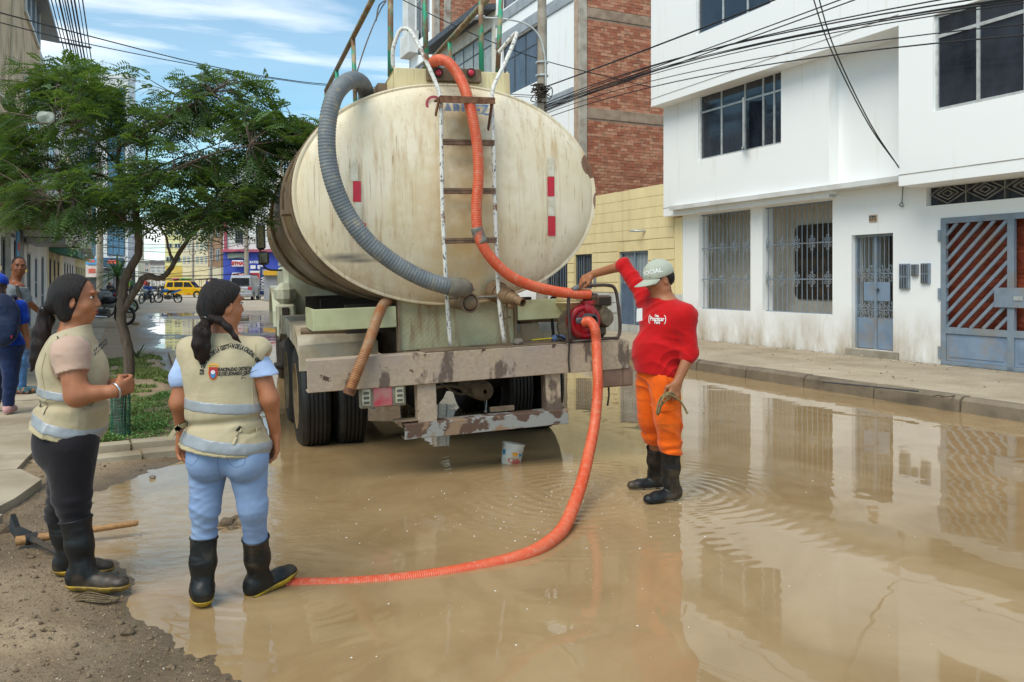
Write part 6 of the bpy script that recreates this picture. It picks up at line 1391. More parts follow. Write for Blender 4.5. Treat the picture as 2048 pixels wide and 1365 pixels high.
pt = lock([tie, KK(93, 640, .02), KK(86, 665, .05), KK(82, 690, .07), KK(78, 715, .09), KK(72, 738, .10)], [.026, .038, .040, .034, .024, .006]) + lock([KK(84, 690, .08), KK(84, 715, .09), KK(82, 735, .10)], [.024, .016, .003])
sdf_part('ponytail', pt, HAIR2, pl_, .0045, disp=lambda Q: .006*(vnoise(Q, (80, 80, 7), 4)-.5))
TEEP = cloth_mat('pinkish_beige_tee', '#c3a491', '#b39581')
sdf_part('t_shirt', tors[:2]+[cap(sh_, sh_.lerp(el_, .60), .066, .062, .04), cap(sh2, sh2.lerp(el2, .55), .068, .066, .04)], TEEP, pl_, .0055, .006, [(sh_.lerp(el_, .46), el_-sh_), (J(148, 655), (0.2, 0, 1))], disp=lambda Q: folds(.006, (9, 9, 14), 11)(Q))
vp = [cap(KK(136, 690, -.13), KK(146, 690, .12), .072, .072, .06), ell(J(141, 735), (.170, .136, .15), FA, .06), ell(J(150, 750)+fw_*.05, (.13, .080, .10), FA, .06), ell(J(148, 808), (.172, .150, .13), FA, .06), ell(J(134, 858), (.195, .158, .10), FA, .05), cap(J(148, 655), J(148, 680), .066, .08, .03)]
asub = [dict(ell(sh_+sd_*.05+Vector((-.005, 0, -.045)), (.13, .082, .125), FA, .02), sub=True), dict(ell(sh2-sd_*.05, (.12, .085, .12), FA, .02), sub=True)]
hemn = Vector((-.30, 0, -1)); fd0 = folds(.012, (6, 6, 9), 44); fd1 = folds(.008, (14, 14, 9), 45); fw1 = wr(.016, (.3, 0, 1), 40, 63, (3.5, 3.5, 3)); fw2 = wr(.010, (.8, 0, .6), 34, 64, (3, 3, 3)); fd = lambda Q: fd0(Q)*.7+fd1(Q)*.4+fw1(Q)*np.clip((1.06-Q[:, 2])*6, 0, 1)+fw2(Q)*.7
vd3 = lambda Q: fd(Q)*np.clip((1.12-Q[:, 2])*4, .3, 1.2)-.020*np.exp(-((Q[:, 2]-J(0, 802).z)/.018)**2)
vest = sdf_part('vest', vp+asub, VEST, pl_, .0055, .010, [(J(135, 862), hemn), (J(150, 658), (-.35, 0, 1))], vd3); vb = bvh_of(vest, OFF[pl_.name])
for (x, c0, c1, slope) in ((120, 771, 788, .14), (135, 832, 853, .31)):
    nn = Vector((slope, 0, 1)); sdf_part('reflective_strip', vp+asub, STRIP, vest, .0055, .0125, [(J(x, c0), nn), (J(x, c1), -nn)], vd3)
sdf_part('hem_binding', vp+asub, PIPE, vest, .0055, .0135, [(J(135, 857.5), -hemn), (J(135, 863), hemn)], vd3)
def quadproj(pts, m_, nm, off=.004, dd=Yv, sub=3, parent=None):
    me = bpy.data.meshes.new(nm); c_ = sum((J(x, y) for x, y in pts), Vector())/len(pts); Mx = mframe(c_, Xv, UP, -Yv); Mi = Mx.inverted(); me.from_pydata([Mi @ J(x, y) for x, y in pts], [], [tuple(range(len(pts)))])
    return project(me, Mx, vb, dd, m_, nm, parent or vest, off, sub)
for pp_ in ([(130, 700), (122, 730), (124, 765), (132, 790)], [(176, 690), (186, 712), (188, 740)]):
    jeans_line('armhole_binding', spline([J(x, y) for x, y in pp_], 8), vb, Yv, PIPE, vest, .0035)
fl = quadproj([(191, 714), (206, 707), (217, 724), (203, 733)], VEST, 'pocket_flap', .008); fl2 = quadproj([(188, 800), (226, 795), (233, 812), (200, 811)], VEST, 'pocket_flap', .010)
quadproj([(189, 716), (190, 713), (206, 706), (207, 708)], PIPE, 'flap_seam', .010)
quadproj([(193, 812), (225, 812), (222, 845), (190, 848)], VEST, 'pocket', .006)
quadproj([(96, 796), (120, 796), (122, 803), (98, 804)], PIPE, 'waist_strap', .008); quadproj([(122, 797), (132, 797), (130, 815), (124, 817)], VEST, 'strap_end', .010); quadproj([(108, 794), (114, 794), (113, 805), (107, 805)], EYED, 'buckle', .011)
tm = text_mesh('AMBIENTAL', .030, wt=.0014); tm.transform(Matrix.Rotation(R(-86), 4, 'Z')); project(tm, mframe(J(90, 712, -.3), Xv, UP, -Yv), vb, Yv, BLKT, 'lettering', vest)
for k, tx in enumerate(('SUB GERENCIA', 'DE LA CALIDAD')):
    tm = text_mesh(tx, .017, wt=.0008, align='LEFT'); tm.transform(Matrix.Rotation(R(28), 4, 'Z')); 
    for v in tm.vertices: v.co.x *= .55
    project(tm, mframe(J(188, 703+k*8, -.3), Xv, UP, -Yv), vb, Yv, BLKT, 'lettering', vest)
for pts in ([(168, 664), (180, 680), (190, 700), (197, 730), (203, 770), (204, 800), (203, 835)],):
    jeans_line('front_seam', [p for p in spline([J(x, y) for x, y in pts], 8)], vb, Yv, PIPE, vest, .0028)
m = MB(); c_ = KK(239, 772, .155); ax = (KK(262, 766, .09)-wr_).normalized(); a_, b_ = frame(ax)
c_ = wr_+ax*.0
m.tube([c_+a_*.036*math.cos(k*.314)+b_*.036*math.sin(k*.314) for k in range(20)], .005, 6, closed=True); m.build('bracelet', mat('silver_metal', '#c9ccd0', None, rough=.25, metal=.9), pl_, True)
LEG = cloth_mat('dark_leggings_cloth', '#1c181c', '#242025', .8, 500)
jl = [cap(KK(146, 885, .085), kn, .122, .078, .025), cap(kn, T3, .078, .062, .03), cap(T3, T3.lerp(an_, .2), .058, .05, .02), cap(KK(133, 885, -.085), kf, .118, .074, .025), cap(kf, T4, .074, .058, .03), cap(T4, T4.lerp(af, .2), .054, .05, .02)]
sdf_part('leggings', tors[3:]+butt+jl, LEG, pl_, .006, .004, [(J(135, 836), (.30, 0, 1))], disp=lambda Q: .0035*np.sin(Q[:, 2]*120+vnoise(Q, (9, 9, 7), 3)*7)*np.exp(-((Q[:, 2]-J(0, 1015).z)/.09)**2))
b0 = G(168, 1172); boot(pl_, an_, (.97, -.08, 0), T3, RUB, SOLE, zsole=.018, s=1.06, rt=.070)
boot(pl_, af, (.96, .10, 0), T4, RUB, SOLE, zsole=.018)

# ---- man in red at the pump
d = 5.60; J = lambda x, y, dd=0.0: PX(x, y, d+dd)
pm = person('man in a red shirt, orange trousers and a pale cap reaching to the pump', G(1325, 990))
fw_ = Vector((-.80, -.60, 0)); sd_ = Vector((.60, -.80, 0))                       # his front, his left (towards us)
FA = (sd_, fw_, UP)
hd = Vector((-.90, -.32, -.33)).normalized(); P_head, at, A = head(J(1317, 557), hd, (-.3, -.12, .94), 1.02)
neck = [cap(J(1322, 570), J(1330, 604), .058, .064, .03)]
shl, ell_, wrl = J(1369, 632, -.14), J(1380, 706, -.16), J(1355, 765, -.20)
shr, elr, wrr = J(1297, 604, .16), J(1247, 531, .30), J(1186, 549, .50)
tors = [cap(shr, shl, .070, .072, .07), ell(J(1326, 650), (.185, .125, .16), FA, .07), ell(J(1322, 700), (.145, .115, .14), FA, .06), ell(J(1308, 708), (.11, .09, .11), FA, .06), ell(J(1318, 745), (.150, .120, .11), FA, .05)]
kn_, kf = J(1337, 840, -.10), J(1300, 838, .12); an_, af = J(1342, 966, -.03), J(1310, 946, .30); T5 = J(1342, 903, -.07); T6 = J(1311, 895, .20)
legs = [cap(J(1328, 765, -.07), kn_, .092, .062, .03), cap(kn_, T5, .058, .04, .03), cap(T5, an_, .04, .03, .02), cap(J(1302, 765, .08), kf, .092, .062, .03), cap(kf, T6, .058, .04, .03), cap(T6, af, .04, .03, .02)]
arms = [cap(shl, ell_, .050, .042, .04), cap(ell_, wrl, .041, .028, .03), cap(shr, elr, .048, .038, .04), cap(elr, wrr, .038, .027, .03)]
hl = hand(wrl, J(1345, 797, -.22)-wrl, (-.8, -.2, 0), (-.1, .95, 0), 1.02, .8, .7); hr = hand(wrr, J(1155, 566, .56)-wrr, (0, -.7, -.6), (.1, .3, -.95), 1.02, .45, .5)
sdf_part('body', P_head+neck+tors+legs+arms+hl+hr, SK1, pm, .0055)
eyes(pm, at, 1.02, EYEW, EYED); brows(pm, at, 1.02, HAIR); lips(pm, at, A, 1.02, LIP)
r_, f_, u_ = A
hp = [ell(at(0, -.018, .018), (.081, .095, .088), A, .02), ell(at(0, -.055, -.02), (.068, .048, .055), A, .03)] + [dict(ell(at(q*.085, .0, -.014), (.020, .026, .034), A, .010), sub=True) for q in (-1, 1)]
sdf_part('hair', hp, HAIR, pm, .005, 0, [(at(0, .030, .0), f_), (at(0, 0, .03), u_)], disp=lambda Q: .003*(vnoise(Q, (60, 60, 60), 1)-.5))
CAPM = cloth_mat('pale_sage_cap', '#aeb2a2', '#a0a494')
cp = sdf_part('cap', [ell(at(0, -.010, .034), (.088, .106, .092), A, .02)], CAPM, pm, .005, .004, [(at(0, 0, .012), -u_)], disp=lambda Q: .0008*np.sin(Q[:, 0]*500))
m = MB(); vs = []; nn_ = 17
for lay in (0, 1):
    for i in range(nn_):
        a = R(-68+136*i/(nn_-1)); cx, cy = math.sin(a), math.cos(a)
        for k in range(5):
            q = k/4; yy = .098*cy*(1-q)+(.098*cy+.092*(cy**.8))*q; xx = .088*cx*(1-.08*q); zz = .024-.020*q-.018*(cx*cx)-.004*lay
            vs.append(at(xx, yy-.004, zz))
id_ = lambda l, i, k: (l*nn_+i)*5+k
fs = [(id_(0, i, k), id_(0, i+1, k), id_(0, i+1, k+1), id_(0, i, k+1)) for i in range(nn_-1) for k in range(4)]+[(id_(1, i, k), id_(1, i, k+1), id_(1, i+1, k+1), id_(1, i+1, k)) for i in range(nn_-1) for k in range(4)]+[(id_(0, i, 4), id_(0, i+1, 4), id_(1, i+1, 4), id_(1, i, 4)) for i in range(nn_-1)]
m.add(vs, fs); m.build('visor', CAPM, cp, True); m = MB(); m.ball(at(0, -.01, .132), .008, 8, 6); m.build('cap_button', CAPM, cp, True)
cb = bvh_of(cp, OFF[pm.name]); tm = text_mesh('SOCIAL', .040, wt=.001); 
nrm_ = (r_*-.62+f_*.70+u_*.25).normalized(); xd = nrm_.cross(u_).normalized()*-1; yd = nrm_.cross(xd).normalized()
if yd.z < 0: yd = -yd
xd = yd.cross(nrm_).normalized()
project(tm, mframe(at(-.05, .06, .065), xd, yd, nrm_), cb, -nrm_, mat('white_print', '#dcdcd8', None, rough=.7), 'lettering', cp, .0015)
REDS = cloth_mat('red_shirt_cloth', '#bd0a10', '#ab070c', .8, 500)
rf0 = folds(.013, (6, 6, 7), 55); rf1 = folds(.008, (14, 14, 11), 56); rw1 = wr(.014, (.5, 0, .85), 44, 65, (3, 3, 2.5)); rw2 = wr(.012, (-.5, .2, .8), 60, 66, (4, 4, 3)); rf = lambda Q: rf0(Q)*.35+rw1(Q)+rw2(Q)*.8
rp_ = [cap(shr, shl, .074, .076, .07), ell(J(1328, 650), (.185, .132, .16), FA, .07), ell(J(1323, 700), (.168, .142, .15), FA, .06), ell(J(1303, 708)+fw_*.01, (.13, .110, .13), FA, .07), ell(J(1318, 745), (.165, .142, .10), FA, .06), cap(J(1326, 607), J(1331, 622), .073, .088, .03)]
sl = [cap(shl, ell_, .060, .048, .05), cap(ell_, ell_.lerp(wrl, .16), .048, .042, .02), cap(shr, elr, .060, .045, .05), cap(elr, elr.lerp(wrr, .05), .045, .043, .02)]
def rcut(Q): return Q
shirt = sdf_part('shirt', rp_+sl, REDS, pm, .0055, .006, [(J(1312, 748), (-.13, 0, -1))], disp=rf)
sb = bvh_of(shirt, OFF[pm.name]); WPR = MC['white_print']
for txt, x, y, s_ in (('Practicar', 1303, 641, .040), ('Con', 1302, 634.5, .022), ('Perú', 1304, 648, .030)):
    tm = text_mesh(txt, s_, wt=.0012); 
    for v in tm.vertices: v.co.x *= .72
    project(tm, mframe(J(x, y, -.3), Vector((.96, -.28, 0)), UP, (-.28, -.96, 0)), sb, (.35, .93, 0), WPR, 'lettering', shirt, .005)
for s_ in (-1, 1):
    arc_ = [(s_*(.052+.012*math.cos(a)), .030*math.sin(a)) for a in np.linspace(-1.6, 1.6, 9)]+[(s_*(.049+.010*math.cos(a)), .027*math.sin(a)) for a in np.linspace(1.6, -1.6, 9)]
    project(disc_mesh(arc_), mframe(J(1303, 642, -.3), Vector((.96, -.28, 0)), UP, (-.28, -.96, 0)), sb, (.35, .93, 0), WPR, 'print_mark', shirt, .002)
c_ = J(1279, 632, -.3)
project(disc_mesh([(-.018, .045), (.018, .05), (.018, -.03), (-.02, -.04)]), mframe(c_, Vector((1, 0, 0)), UP, -Yv), sb, (0, 1, 0), WPR, 'print_mark', shirt, .002, 2)
ORG = cloth_mat('orange_work_trousers', '#e8630a', '#dd5806', .75, 400, dirt='#a8571f')
of0 = folds(.016, (6, 6, 9), 66); of1 = folds(.008, (14, 14, 12), 67); ow1 = wr(.014, (.3, 0, 1), 60, 67, (4, 4, 3)); ow2 = wr(.012, (1, 0, .3), 50, 68, (3, 3, 2)); of = lambda Q: of0(Q)*.4+ow1(Q)+ow2(Q)*.8
op = [tors[4], cap(J(1328, 765, -.07), kn_, .100, .082, .03), cap(kn_, T5, .076, .068, .03), cap(J(1302, 765, .08), kf, .100, .080, .03), cap(kf, T6, .072, .066, .03)]
trs = sdf_part('trousers', op, ORG, pm, .0055, .006, [(T5+Vector((0, 0, -.012)), (-.12, 0, -1)), (J(0, 728), UP)], disp=lambda Q: of(Q)+.006*np.sin(Q[:, 2]*70+vnoise(Q, (8, 8, 6), 3)*8)*np.clip((J(0, 855).z-Q[:, 2])*8, 0, 1))
ob_ = bvh_of(trs, OFF[pm.name])
me = bpy.data.meshes.new('cargo_pocket'); Mx = mframe(J(1335, 832, -.3), Xv, UP, -Yv); me.from_pydata([(-.075, .045, 0), (.06, .06, 0), (.068, .02, 0), (-.05, -.0, 0)], [], [(0, 1, 2, 3)]); project(me, Mx, ob_, Yv, ORG, 'pocket_flap', trs, .008, 3)
jeans_line('pocket_seam', [p for p in spline([J(1322, 738), (J(1326, 755)), J(1336, 768), J(1350, 775)], 8)], ob_, Yv, mat('dark_orange_seam', '#a8480a'), trs, .0025); jeans_line('side_seam', [J(1352, y) for y in range(745, 895, 6)], ob_, Yv, MC['dark_orange_seam'], trs, .002)
boot(pm, an_, (-.86, -.42, 0), T5, RUB, SOLE, sole=False, s=1.05, rt=.064, zsole=-.01)
boot(pm, af, (-.93, -.2, 0), T6, RUB, SOLE, sole=False, s=1.0, zsole=-.01)
ROPE = mat('twisted_rope', '#8c7a52', '#6f6040', 40, .9)
m = MB(); lp_ = [J(1350, 790, -.24), J(1340, 785, -.27), J(1328, 790, -.27), J(1319, 800, -.26), J(1314, 820, -.26), J(1315, 830, -.26), J(1320, 822, -.26), J(1322, 805, -.27), J(1329, 793, -.28), J(1337, 790, -.28), J(1334, 800, -.27), J(1322, 812, -.27), J(1317, 828, -.27), J(1321, 810, -.28), J(1332, 790, -.28), J(1345, 792, -.27), J(1358, 800, -.25), J(1367, 812, -.25), J(1374, 826, -.25)]
pts = resample(spline(lp_, 8), .006); m.tube(pts, [.0062+.0012*(i % 2) for i in range(len(pts))], 7); m.ball(pts[-1], .010, 8, 6); o = m.build('rope', ROPE, None, True); standalone(o); tag(o, 'looped brown rope held in the red shirted man\'s lowered hand', 'rope')

# ---- man in grey and woman in blue walking on the left pavement
d = 10.3; J = lambda x, y, dd=0.0: PX(x, y, d+dd)
pg = person('man in a grey shirt and jeans looking back on the left pavement', G(38, 789, .07))
fb = Vector((.75, -.45, 0)).normalized(); sb_ = Vector((-.45, -.75, 0)).normalized(); FA = (sb_, fb, UP)
P_head, at, A = head(J(38, 533), (.62, -.77, -.1), UP, 1.03)
sN_, eN, wN = J(38, 576, -.12), J(55, 604, -.05), J(86, 629, .15)
tors = [cap(J(13, 577, .1), sN_, .068, .068, .06), ell(J(24, 610), (.20, .14, .22), BA, .06), ell(J(26, 650), (.17, .13, .14), BA, .06)]
legs = [cap(J(20, 665), J(24, 722), .095, .065, .03), cap(J(24, 722), J(26, 775), .062, .045, .03), cap(J(36, 665), J(41, 722), .095, .065, .03), cap(J(41, 722), J(40, 775), .062, .045, .03)]
arms = [cap(sN_, eN, .054, .044, .03), cap(eN, wN, .044, .028, .03), cap(J(13, 577, .1), J(8, 625, .12), .05, .044, .03), cap(J(8, 625, .12), J(12, 668, .05), .044, .028, .03)]
sdf_part('body', P_head+[cap(J(36, 545), J(28, 572), .058, .066, .03)]+tors+legs+arms+hand(wN, (1, .3, -.3), (0, 0, 1), (0, 1, 0), 1, .5)+hand(J(12, 668, .05), (0, 0, -1), (1, 0, 0), (0, 1, 0), 1, .5), SK3, pg, .008)
eyes(pg, at, 1.03, EYEW, EYED); brows(pg, at, 1.03, HAIR)
sdf_part('hair', [ell(at(0, -.02, .034), (.079, .092, .088), A, .02), ell(at(0, -.05, -.01), (.07, .05, .06), A, .03)], HAIR, pg, .007, 0, [(at(0, .062, .05), A[1]-A[2]*.3), (at(0, .01, .0), A[1]-A[2]*.9)])
GREYT = cloth_mat('grey_tee_cloth', '#7c858c', '#6d757c'); BLJ = cloth_mat('mid_blue_jeans', '#4d76a8', '#5f87b6'); NVJ = cloth_mat('navy_jeans', '#1f2c4e', '#283762')
sdf_part('t_shirt', tors+[cap(sN_, sN_.lerp(eN, .75), .066, .064, .04), cap(J(13, 577, .1), J(9, 605, .1), .06, .06, .04)], GREYT, pg, .008, .01, [(J(0, 662), (0, 0, -1)), (J(28, 568), (.2, 0, 1))], folds(.012, (6, 6, 8), 5))
sdf_part('jeans', [tors[2]]+legs, BLJ, pg, .008, .016, [(J(0, 778), (0, 0, -1)), (J(0, 655), UP)], folds(.014, (7, 7, 9), 6))
SHOE = mat('teal_trainer', '#27636a', '#20303a', 30, .7, lo=.45, hi=.55, dirt='#c8703a', dscale=22)
for x, dx_ in ((38, 0), (52, -.25)):
    p = G(x-4 if dx_ == 0 else x, 789 if dx_ == 0 else 787, .07); m = MB(); 
    sdf_part('shoe', [cap(p+Vector((-.05, 0, .05)), p+Vector((.10, -.02, .045)), .045, .042, .02), cap(p+Vector((.10, -.02, .045)), p+Vector((.16, -.03, .04)), .042, .032, .02), cap(p+Vector((-.05, 0, .05)), p+Vector((-.05, 0, .1)), .045, .048, .02)], SHOE, pg, .008, 0, [(p+Vector((0, 0, .012)), (0, 0, -1))])
m = MB(); 
for a, b in (((33, 572), (43, 612)), ((17, 574), (8, 600))): m.bar(J(a[0], a[1], -.20 if a[0] > 20 else -.1), J(b[0], b[1], -.20 if a[0] > 20 else -.1), .045, .012, Yv)
m.build('bag_strap', EYED, pg)
d = 8.75; J = lambda x, y, dd=0.0: PX(x, y, d+dd)
pw_ = person('woman in a blue cap and blue shirt walking off on the left pavement', G(18, 828, .07))
P_head, at, A = head(J(-3, 570), (-.55, .8, 0), UP, .98)
sN_, eN, wN = J(37, 612, -.05), J(46, 652, -.05), J(58, 686, -.05)
tors = [cap(J(-14, 608), J(34, 608), .062, .062, .06), ell(J(10, 640), (.17, .12, .17), BA, .06), ell(J(14, 690), (.165, .14, .15), BA, .06)]
legs = [cap(J(22, 705), J(20, 765), .098, .062, .03), cap(J(20, 765), J(16, 812), .058, .045, .03), cap(J(2, 705), J(-6, 765, .1), .098, .062, .03), cap(J(-6, 765, .1), J(-10, 815, .2), .058, .045, .03)]
arms = [cap(sN_, eN, .052, .042, .03), cap(eN, wN, .042, .027, .03), cap(J(-16, 612), J(-22, 655), .05, .042, .03), cap(J(-22, 655), J(-22, 690), .04, .028, .03)]
sdf_part('body', P_head+[cap(J(0, 585), J(6, 606), .05, .06, .03)]+tors+legs+arms+hand(wN, J(62, 705)-wN, (1, 0, 0), (-.2, .9, 0), .95, .7)+hand(J(-22, 690), (0, 0, -1), (1, 0, 0), (0, 1, 0), .95, .5), SK1, pw_, .008)
sdf_part('hair', [ell(at(0, -.02, .02), (.082, .096, .088), A, .02), cap(at(0, -.09, -.02), J(8, 604, -.1), .04, .03, .03)], hair_mat('reddish_hair', '#24130d', '#3a1e14'), pw_, .007, 0, [(at(0, .05, .0), A[1])])
BLUE = cloth_mat('royal_blue_cloth', '#1244b8', '#0e3aa6'); sdf_part('cap', [ell(at(0, -.01, .034), (.09, .106, .09), A, .02), cap(at(0, .08, .02), at(0, .15, .0), .05, .04, .03, A[2], .2)], BLUE, pw_, .007, .004, [(at(0, 0, .0), -A[2])])
sdf_part('shirt', tors+[cap(sN_, sN_.lerp(eN, .62), .068, .070, .04), cap(J(-16, 612), J(-20, 640), .06, .06, .04)], BLUE, pw_, .008, .01, [(J(0, 690), (0, 0, -1)), (J(5, 600), (0, 0, 1))], folds(.014, (6, 6, 8), 15))
sdf_part('jeans', [tors[2]]+legs, NVJ, pw_, .008, .008, [(J(0, 812), (0, 0, -1)), (J(0, 680), UP)], folds(.012, (7, 7, 12), 16))
p = G(18, 827, .07); sdf_part('shoe', [cap(p+Vector((-.0, .08, .04)), p+Vector((.02, -.06, .045)), .040, .045, .02), cap(p+Vector((.02, -.06, .05)), p+Vector((0, -.03, .09)), .04, .045, .02)], mat('pink_trainer', '#c99a9a', '#b58484', 20, .6), pw_, .008, 0, [(p+Vector((0, 0, .01)), (0, 0, -1))])
bpk = thing('backpack', 'navy blue backpack worn by the woman in the blue cap', 'backpack', J(8, 690, -.22), off=J(8, 690, -.22))
NAVY = cloth_mat('navy_backpack_cloth', '#1b2a4a', '#16223c', .7, 300)
sdf_part('bag_body', [ell(J(6, 640, -.20), (.17, .085, .27), BA, .03), ell(J(6, 662, -.25), (.14, .07, .16), BA, .03)], NAVY, bpk, .009, 0, (), folds(.014, (6, 6, 7), 9))
m = MB(); m.tube(spline([J(20, 598, -.20), J(28, 592, -.08), J(33, 602, .0)], 5), .02, 8); m.build('strap', NAVY, bpk, True); m = MB(); m.box(J(22, 677, -.335), J(25, 671, -.32)); m.build('tag', mat('small_red_tag', '#b3202a'), bpk)
m = MB(); c_ = J(64, 716, -.03); m.box((-.065, -.004, -.10), (.065, .004, .10), .0, Matrix.Translation(c_) @ Matrix.Rotation(R(-8), 4, 'Y')); mg = m.build('magazine', mat('glossy_cover', '#1f3a66', '#5a6f8e', 9, .3, lo=.4, hi=.55), None); standalone(mg); tag(mg, 'folded dark blue magazine in the hand of the woman in the blue cap', 'magazine')
# ------------------------------------------------------------------ tree
TD = 7.55
LEAF = NT('feathery_leaf'); t = LEAF; g = t.n.new('ShaderNodeNewGeometry'); n = t.noise(1.6, None, 5, .6)
c = t.mix(t.ramp(n, .38, .66), hx('#303f2b'), hx('#58733f')); c = t.mix(t.math('MULTIPLY', g.outputs['Random Per Island'], .55), c, hx('#4b6a3c')); t.set(Base_Color=c, Roughness=.55, Specular_IOR_Level=.3)
tr_ = t.n.new('ShaderNodeBsdfTranslucent'); tr_.inputs['Color'].default_value = hx('#86a83a'); mxs = t.n.new('ShaderNodeMixShader'); mxs.inputs['Fac'].default_value = .25
om = [x for x in t.n if x.type == 'OUTPUT_MATERIAL'][0]; t.l.new(t.b.outputs[0], mxs.inputs[1]); t.l.new(tr_.outputs[0], mxs.inputs[2]); t.l.new(mxs.outputs[0], om.inputs['Surface']); LEAF = t.m
BARK = NT('grey_brown_bark'); t = BARK; n = t.noise(30, t.map((1, 1, .25)), 7, .7); t.set(Base_Color=t.mix(t.ramp(n, .35, .7), hx('#4d4036'), hx('#7a6858')), Roughness=.9); t.bump(n, .9, .012); BARK = t.m
tree = thing('tree', 'slender forked tree with a wide feathery green crown behind the two women', 'tree', PX(241, 866, TD), off=PX(241, 866, TD))
def limb(pts, r0, r1, nm='branch', seg=8, parent=None):
    P = spline([PX(x, y, TD+dd) for x, y, dd in pts], 5); n = len(P); m = MB()
    P = [p+Vector((random.uniform(-1, 1), random.uniform(-1, 1), 0))*.004 for p in P]
    m.tube(P, [r0+(r1-r0)*(i/(n-1)) for i in range(n)], seg); m.build(nm, BARK, parent or tree, True); return P
limbs = []
random.seed(11)
limbs.append(limb([(241, 880, 0), (241, 800, 0), (258, 752, 0), (256, 700, 0), (244, 650, 0), (243, 610, 0), (250, 560, 0), (262, 535, 0), (276, 510, 0), (277, 470, 0), (272, 430, 0), (268, 400, .0), (256, 372, .0), (240, 345, .05)], .054, .024, 'trunk', 12))
limbs.append(limb([(246, 622, 0), (266, 590, 0), (284, 560, 0), (297, 553, 0), (318, 557, .02), (336, 545, .05), (352, 518, .1), (372, 485, .12), (392, 460, .15), (420, 425, .2), (470, 390, .3), (530, 350, .35)], .034, .012, parent=tree))
limbs.append(limb([(348, 525, .09), (338, 500, .1), (330, 470, .0), (312, 440, -.1), (300, 415, -.2)], .014, .006))
limbs.append(limb([(256, 372, 0), (236, 330, -.1), (238, 300, -.15), (247, 288, -.2), (275, 282, -.2), (300, 258, -.25), (340, 232, -.3), (390, 205, -.35), (430, 180, -.4)], .022, .006))
limbs.append(limb([(240, 285, -.15), (215, 255, .0), (185, 225, .1), (160, 200, .2), (140, 175, .25)], .013, .005))
limbs.append(limb([(236, 330, -.1), (190, 280, -.3), (150, 255, -.45), (110, 245, -.55)], .012, .005))
limbs.append(limb([(268, 400, 0), (285, 350, .2), (292, 320, .35), (300, 280, .4), (330, 240, .45), (350, 190, .4)], .018, .005))
limbs.append(limb([(260, 380, 0), (200, 350, .2), (140, 340, .35), (70, 345, .45), (20, 340, .5)], .016, .005))
limbs.append(limb([(272, 430, 0), (300, 380, -.3), (350, 340, -.5), (420, 310, -.6), (500, 290, -.6)], .017, .005))
limbs.append(limb([(420, 425, .2), (440, 380, .3), (480, 330, .2), (540, 300, .1), (590, 275, 0)], .013, .004))
limbs.append(limb([(274, 460, 0), (220, 420, -.3), (150, 405, -.5), (80, 400, -.6)], .013, .004))
limbs.append(limb([(276, 480, 0), (330, 440, -.2), (380, 430, -.4), (430, 440, -.5)], .010, .004))
limbs.append(limb([(272, 430, 0), (260, 400, .5), (230, 370, .8), (150, 320, .9)], .014, .004))
limbs.append(limb([(285, 350, .2), (350, 320, .6), (430, 290, .8), (500, 260, .8)], .012, .004))
allp = [p for L in limbs[1:] for p in L]+limbs[0][-25:]
# crown volumes: (px, py, rx, ry, depth offset, half depth)
lobes = [(40, 170, 75, 60, .2, .7), (150, 175, 95, 62, -.1, .8), (225, 165, 48, 46, .1, .4), (60, 260, 80, 60, .3, .7), (190, 250, 110, 65, 0, .9), (300, 255, 90, 55, 0, .8), (390, 190, 48, 55, -.2, .45), (470, 190, 78, 52, 0, .6), (420, 270, 115, 62, 0, .9), (540, 250, 70, 62, 0, .6), (600, 270, 52, 52, 0, .45), (80, 360, 115, 62, 0, .9), (210, 365, 110, 55, -.3, .8), (340, 370, 110, 60, -.2, .9), (470, 360, 110, 65, 0, .8), (570, 330, 58, 50, 0, .5), (60, 415, 75, 36, -.2, .6), (180, 430, 75, 26, -.5, .5), (350, 432, 70, 24, -.3, .5), (440, 435, 55, 32, -.4, .4), (510, 405, 50, 44, -.1, .4), (-20, 300, 60, 110, .1, .7), (40, 440, 60, 34, -.3, .5), (160, 452, 70, 26, -.5, .4), (310, 452, 60, 24, -.3, .4), (400, 462, 60, 26, -.4, .4), (500, 440, 40, 36, -.2, .4), (230, 440, 50, 26, .2, .4)]
wts = np.array([l[2]*l[3] for l in lobes], float); wts /= wts.sum()
lv, lf, tw_ = [], [], MB()
NF = 0
def frond(p, d, L):
    """a feathery spray: rachis with paired leaflets, joined as small faces"""
    global NF
    d = d.normalized(); side = d.cross(Vector((0, 0, 1)))
    if side.length < .1: side = Vector((1, 0, 0))
    side.normalize(); up = side.cross(d); roll = random.gauss(0, .5); side = side*math.cos(roll)+up*math.sin(roll); n = 7; droop = random.uniform(.15, .5)
    for i in range(n):
        t_ = (i+.7)/n; q = p+d*L*t_+Vector((0, 0, -droop*L*t_*t_)); l = L*.30*(1-.55*abs(t_-.45)*1.6)*random.uniform(.8, 1.15)
        for s in (-1, 1):
            tip = q+side*s*l+d*l*.45+Vector((0, 0, -l*.25*random.random())); w = d*(L*.062); k = len(lv); mid = (q+tip)/2
            lv.extend([q, mid+w+Vector((0, 0, .002)), tip, mid-w]); lf.append((k, k+1, k+2, k+3))
    NF += 1
centers = []
for i in range(860):
    l = lobes[rng.choice(len(lobes), p=wts)]
    while True:
        a, b, c = rng.uniform(-1, 1, 3)
        if a*a+b*b+c*c < 1: break
    centers.append(PX(l[0]+l[2]*a, l[1]+l[3]*b, TD+l[4]+l[5]*c))
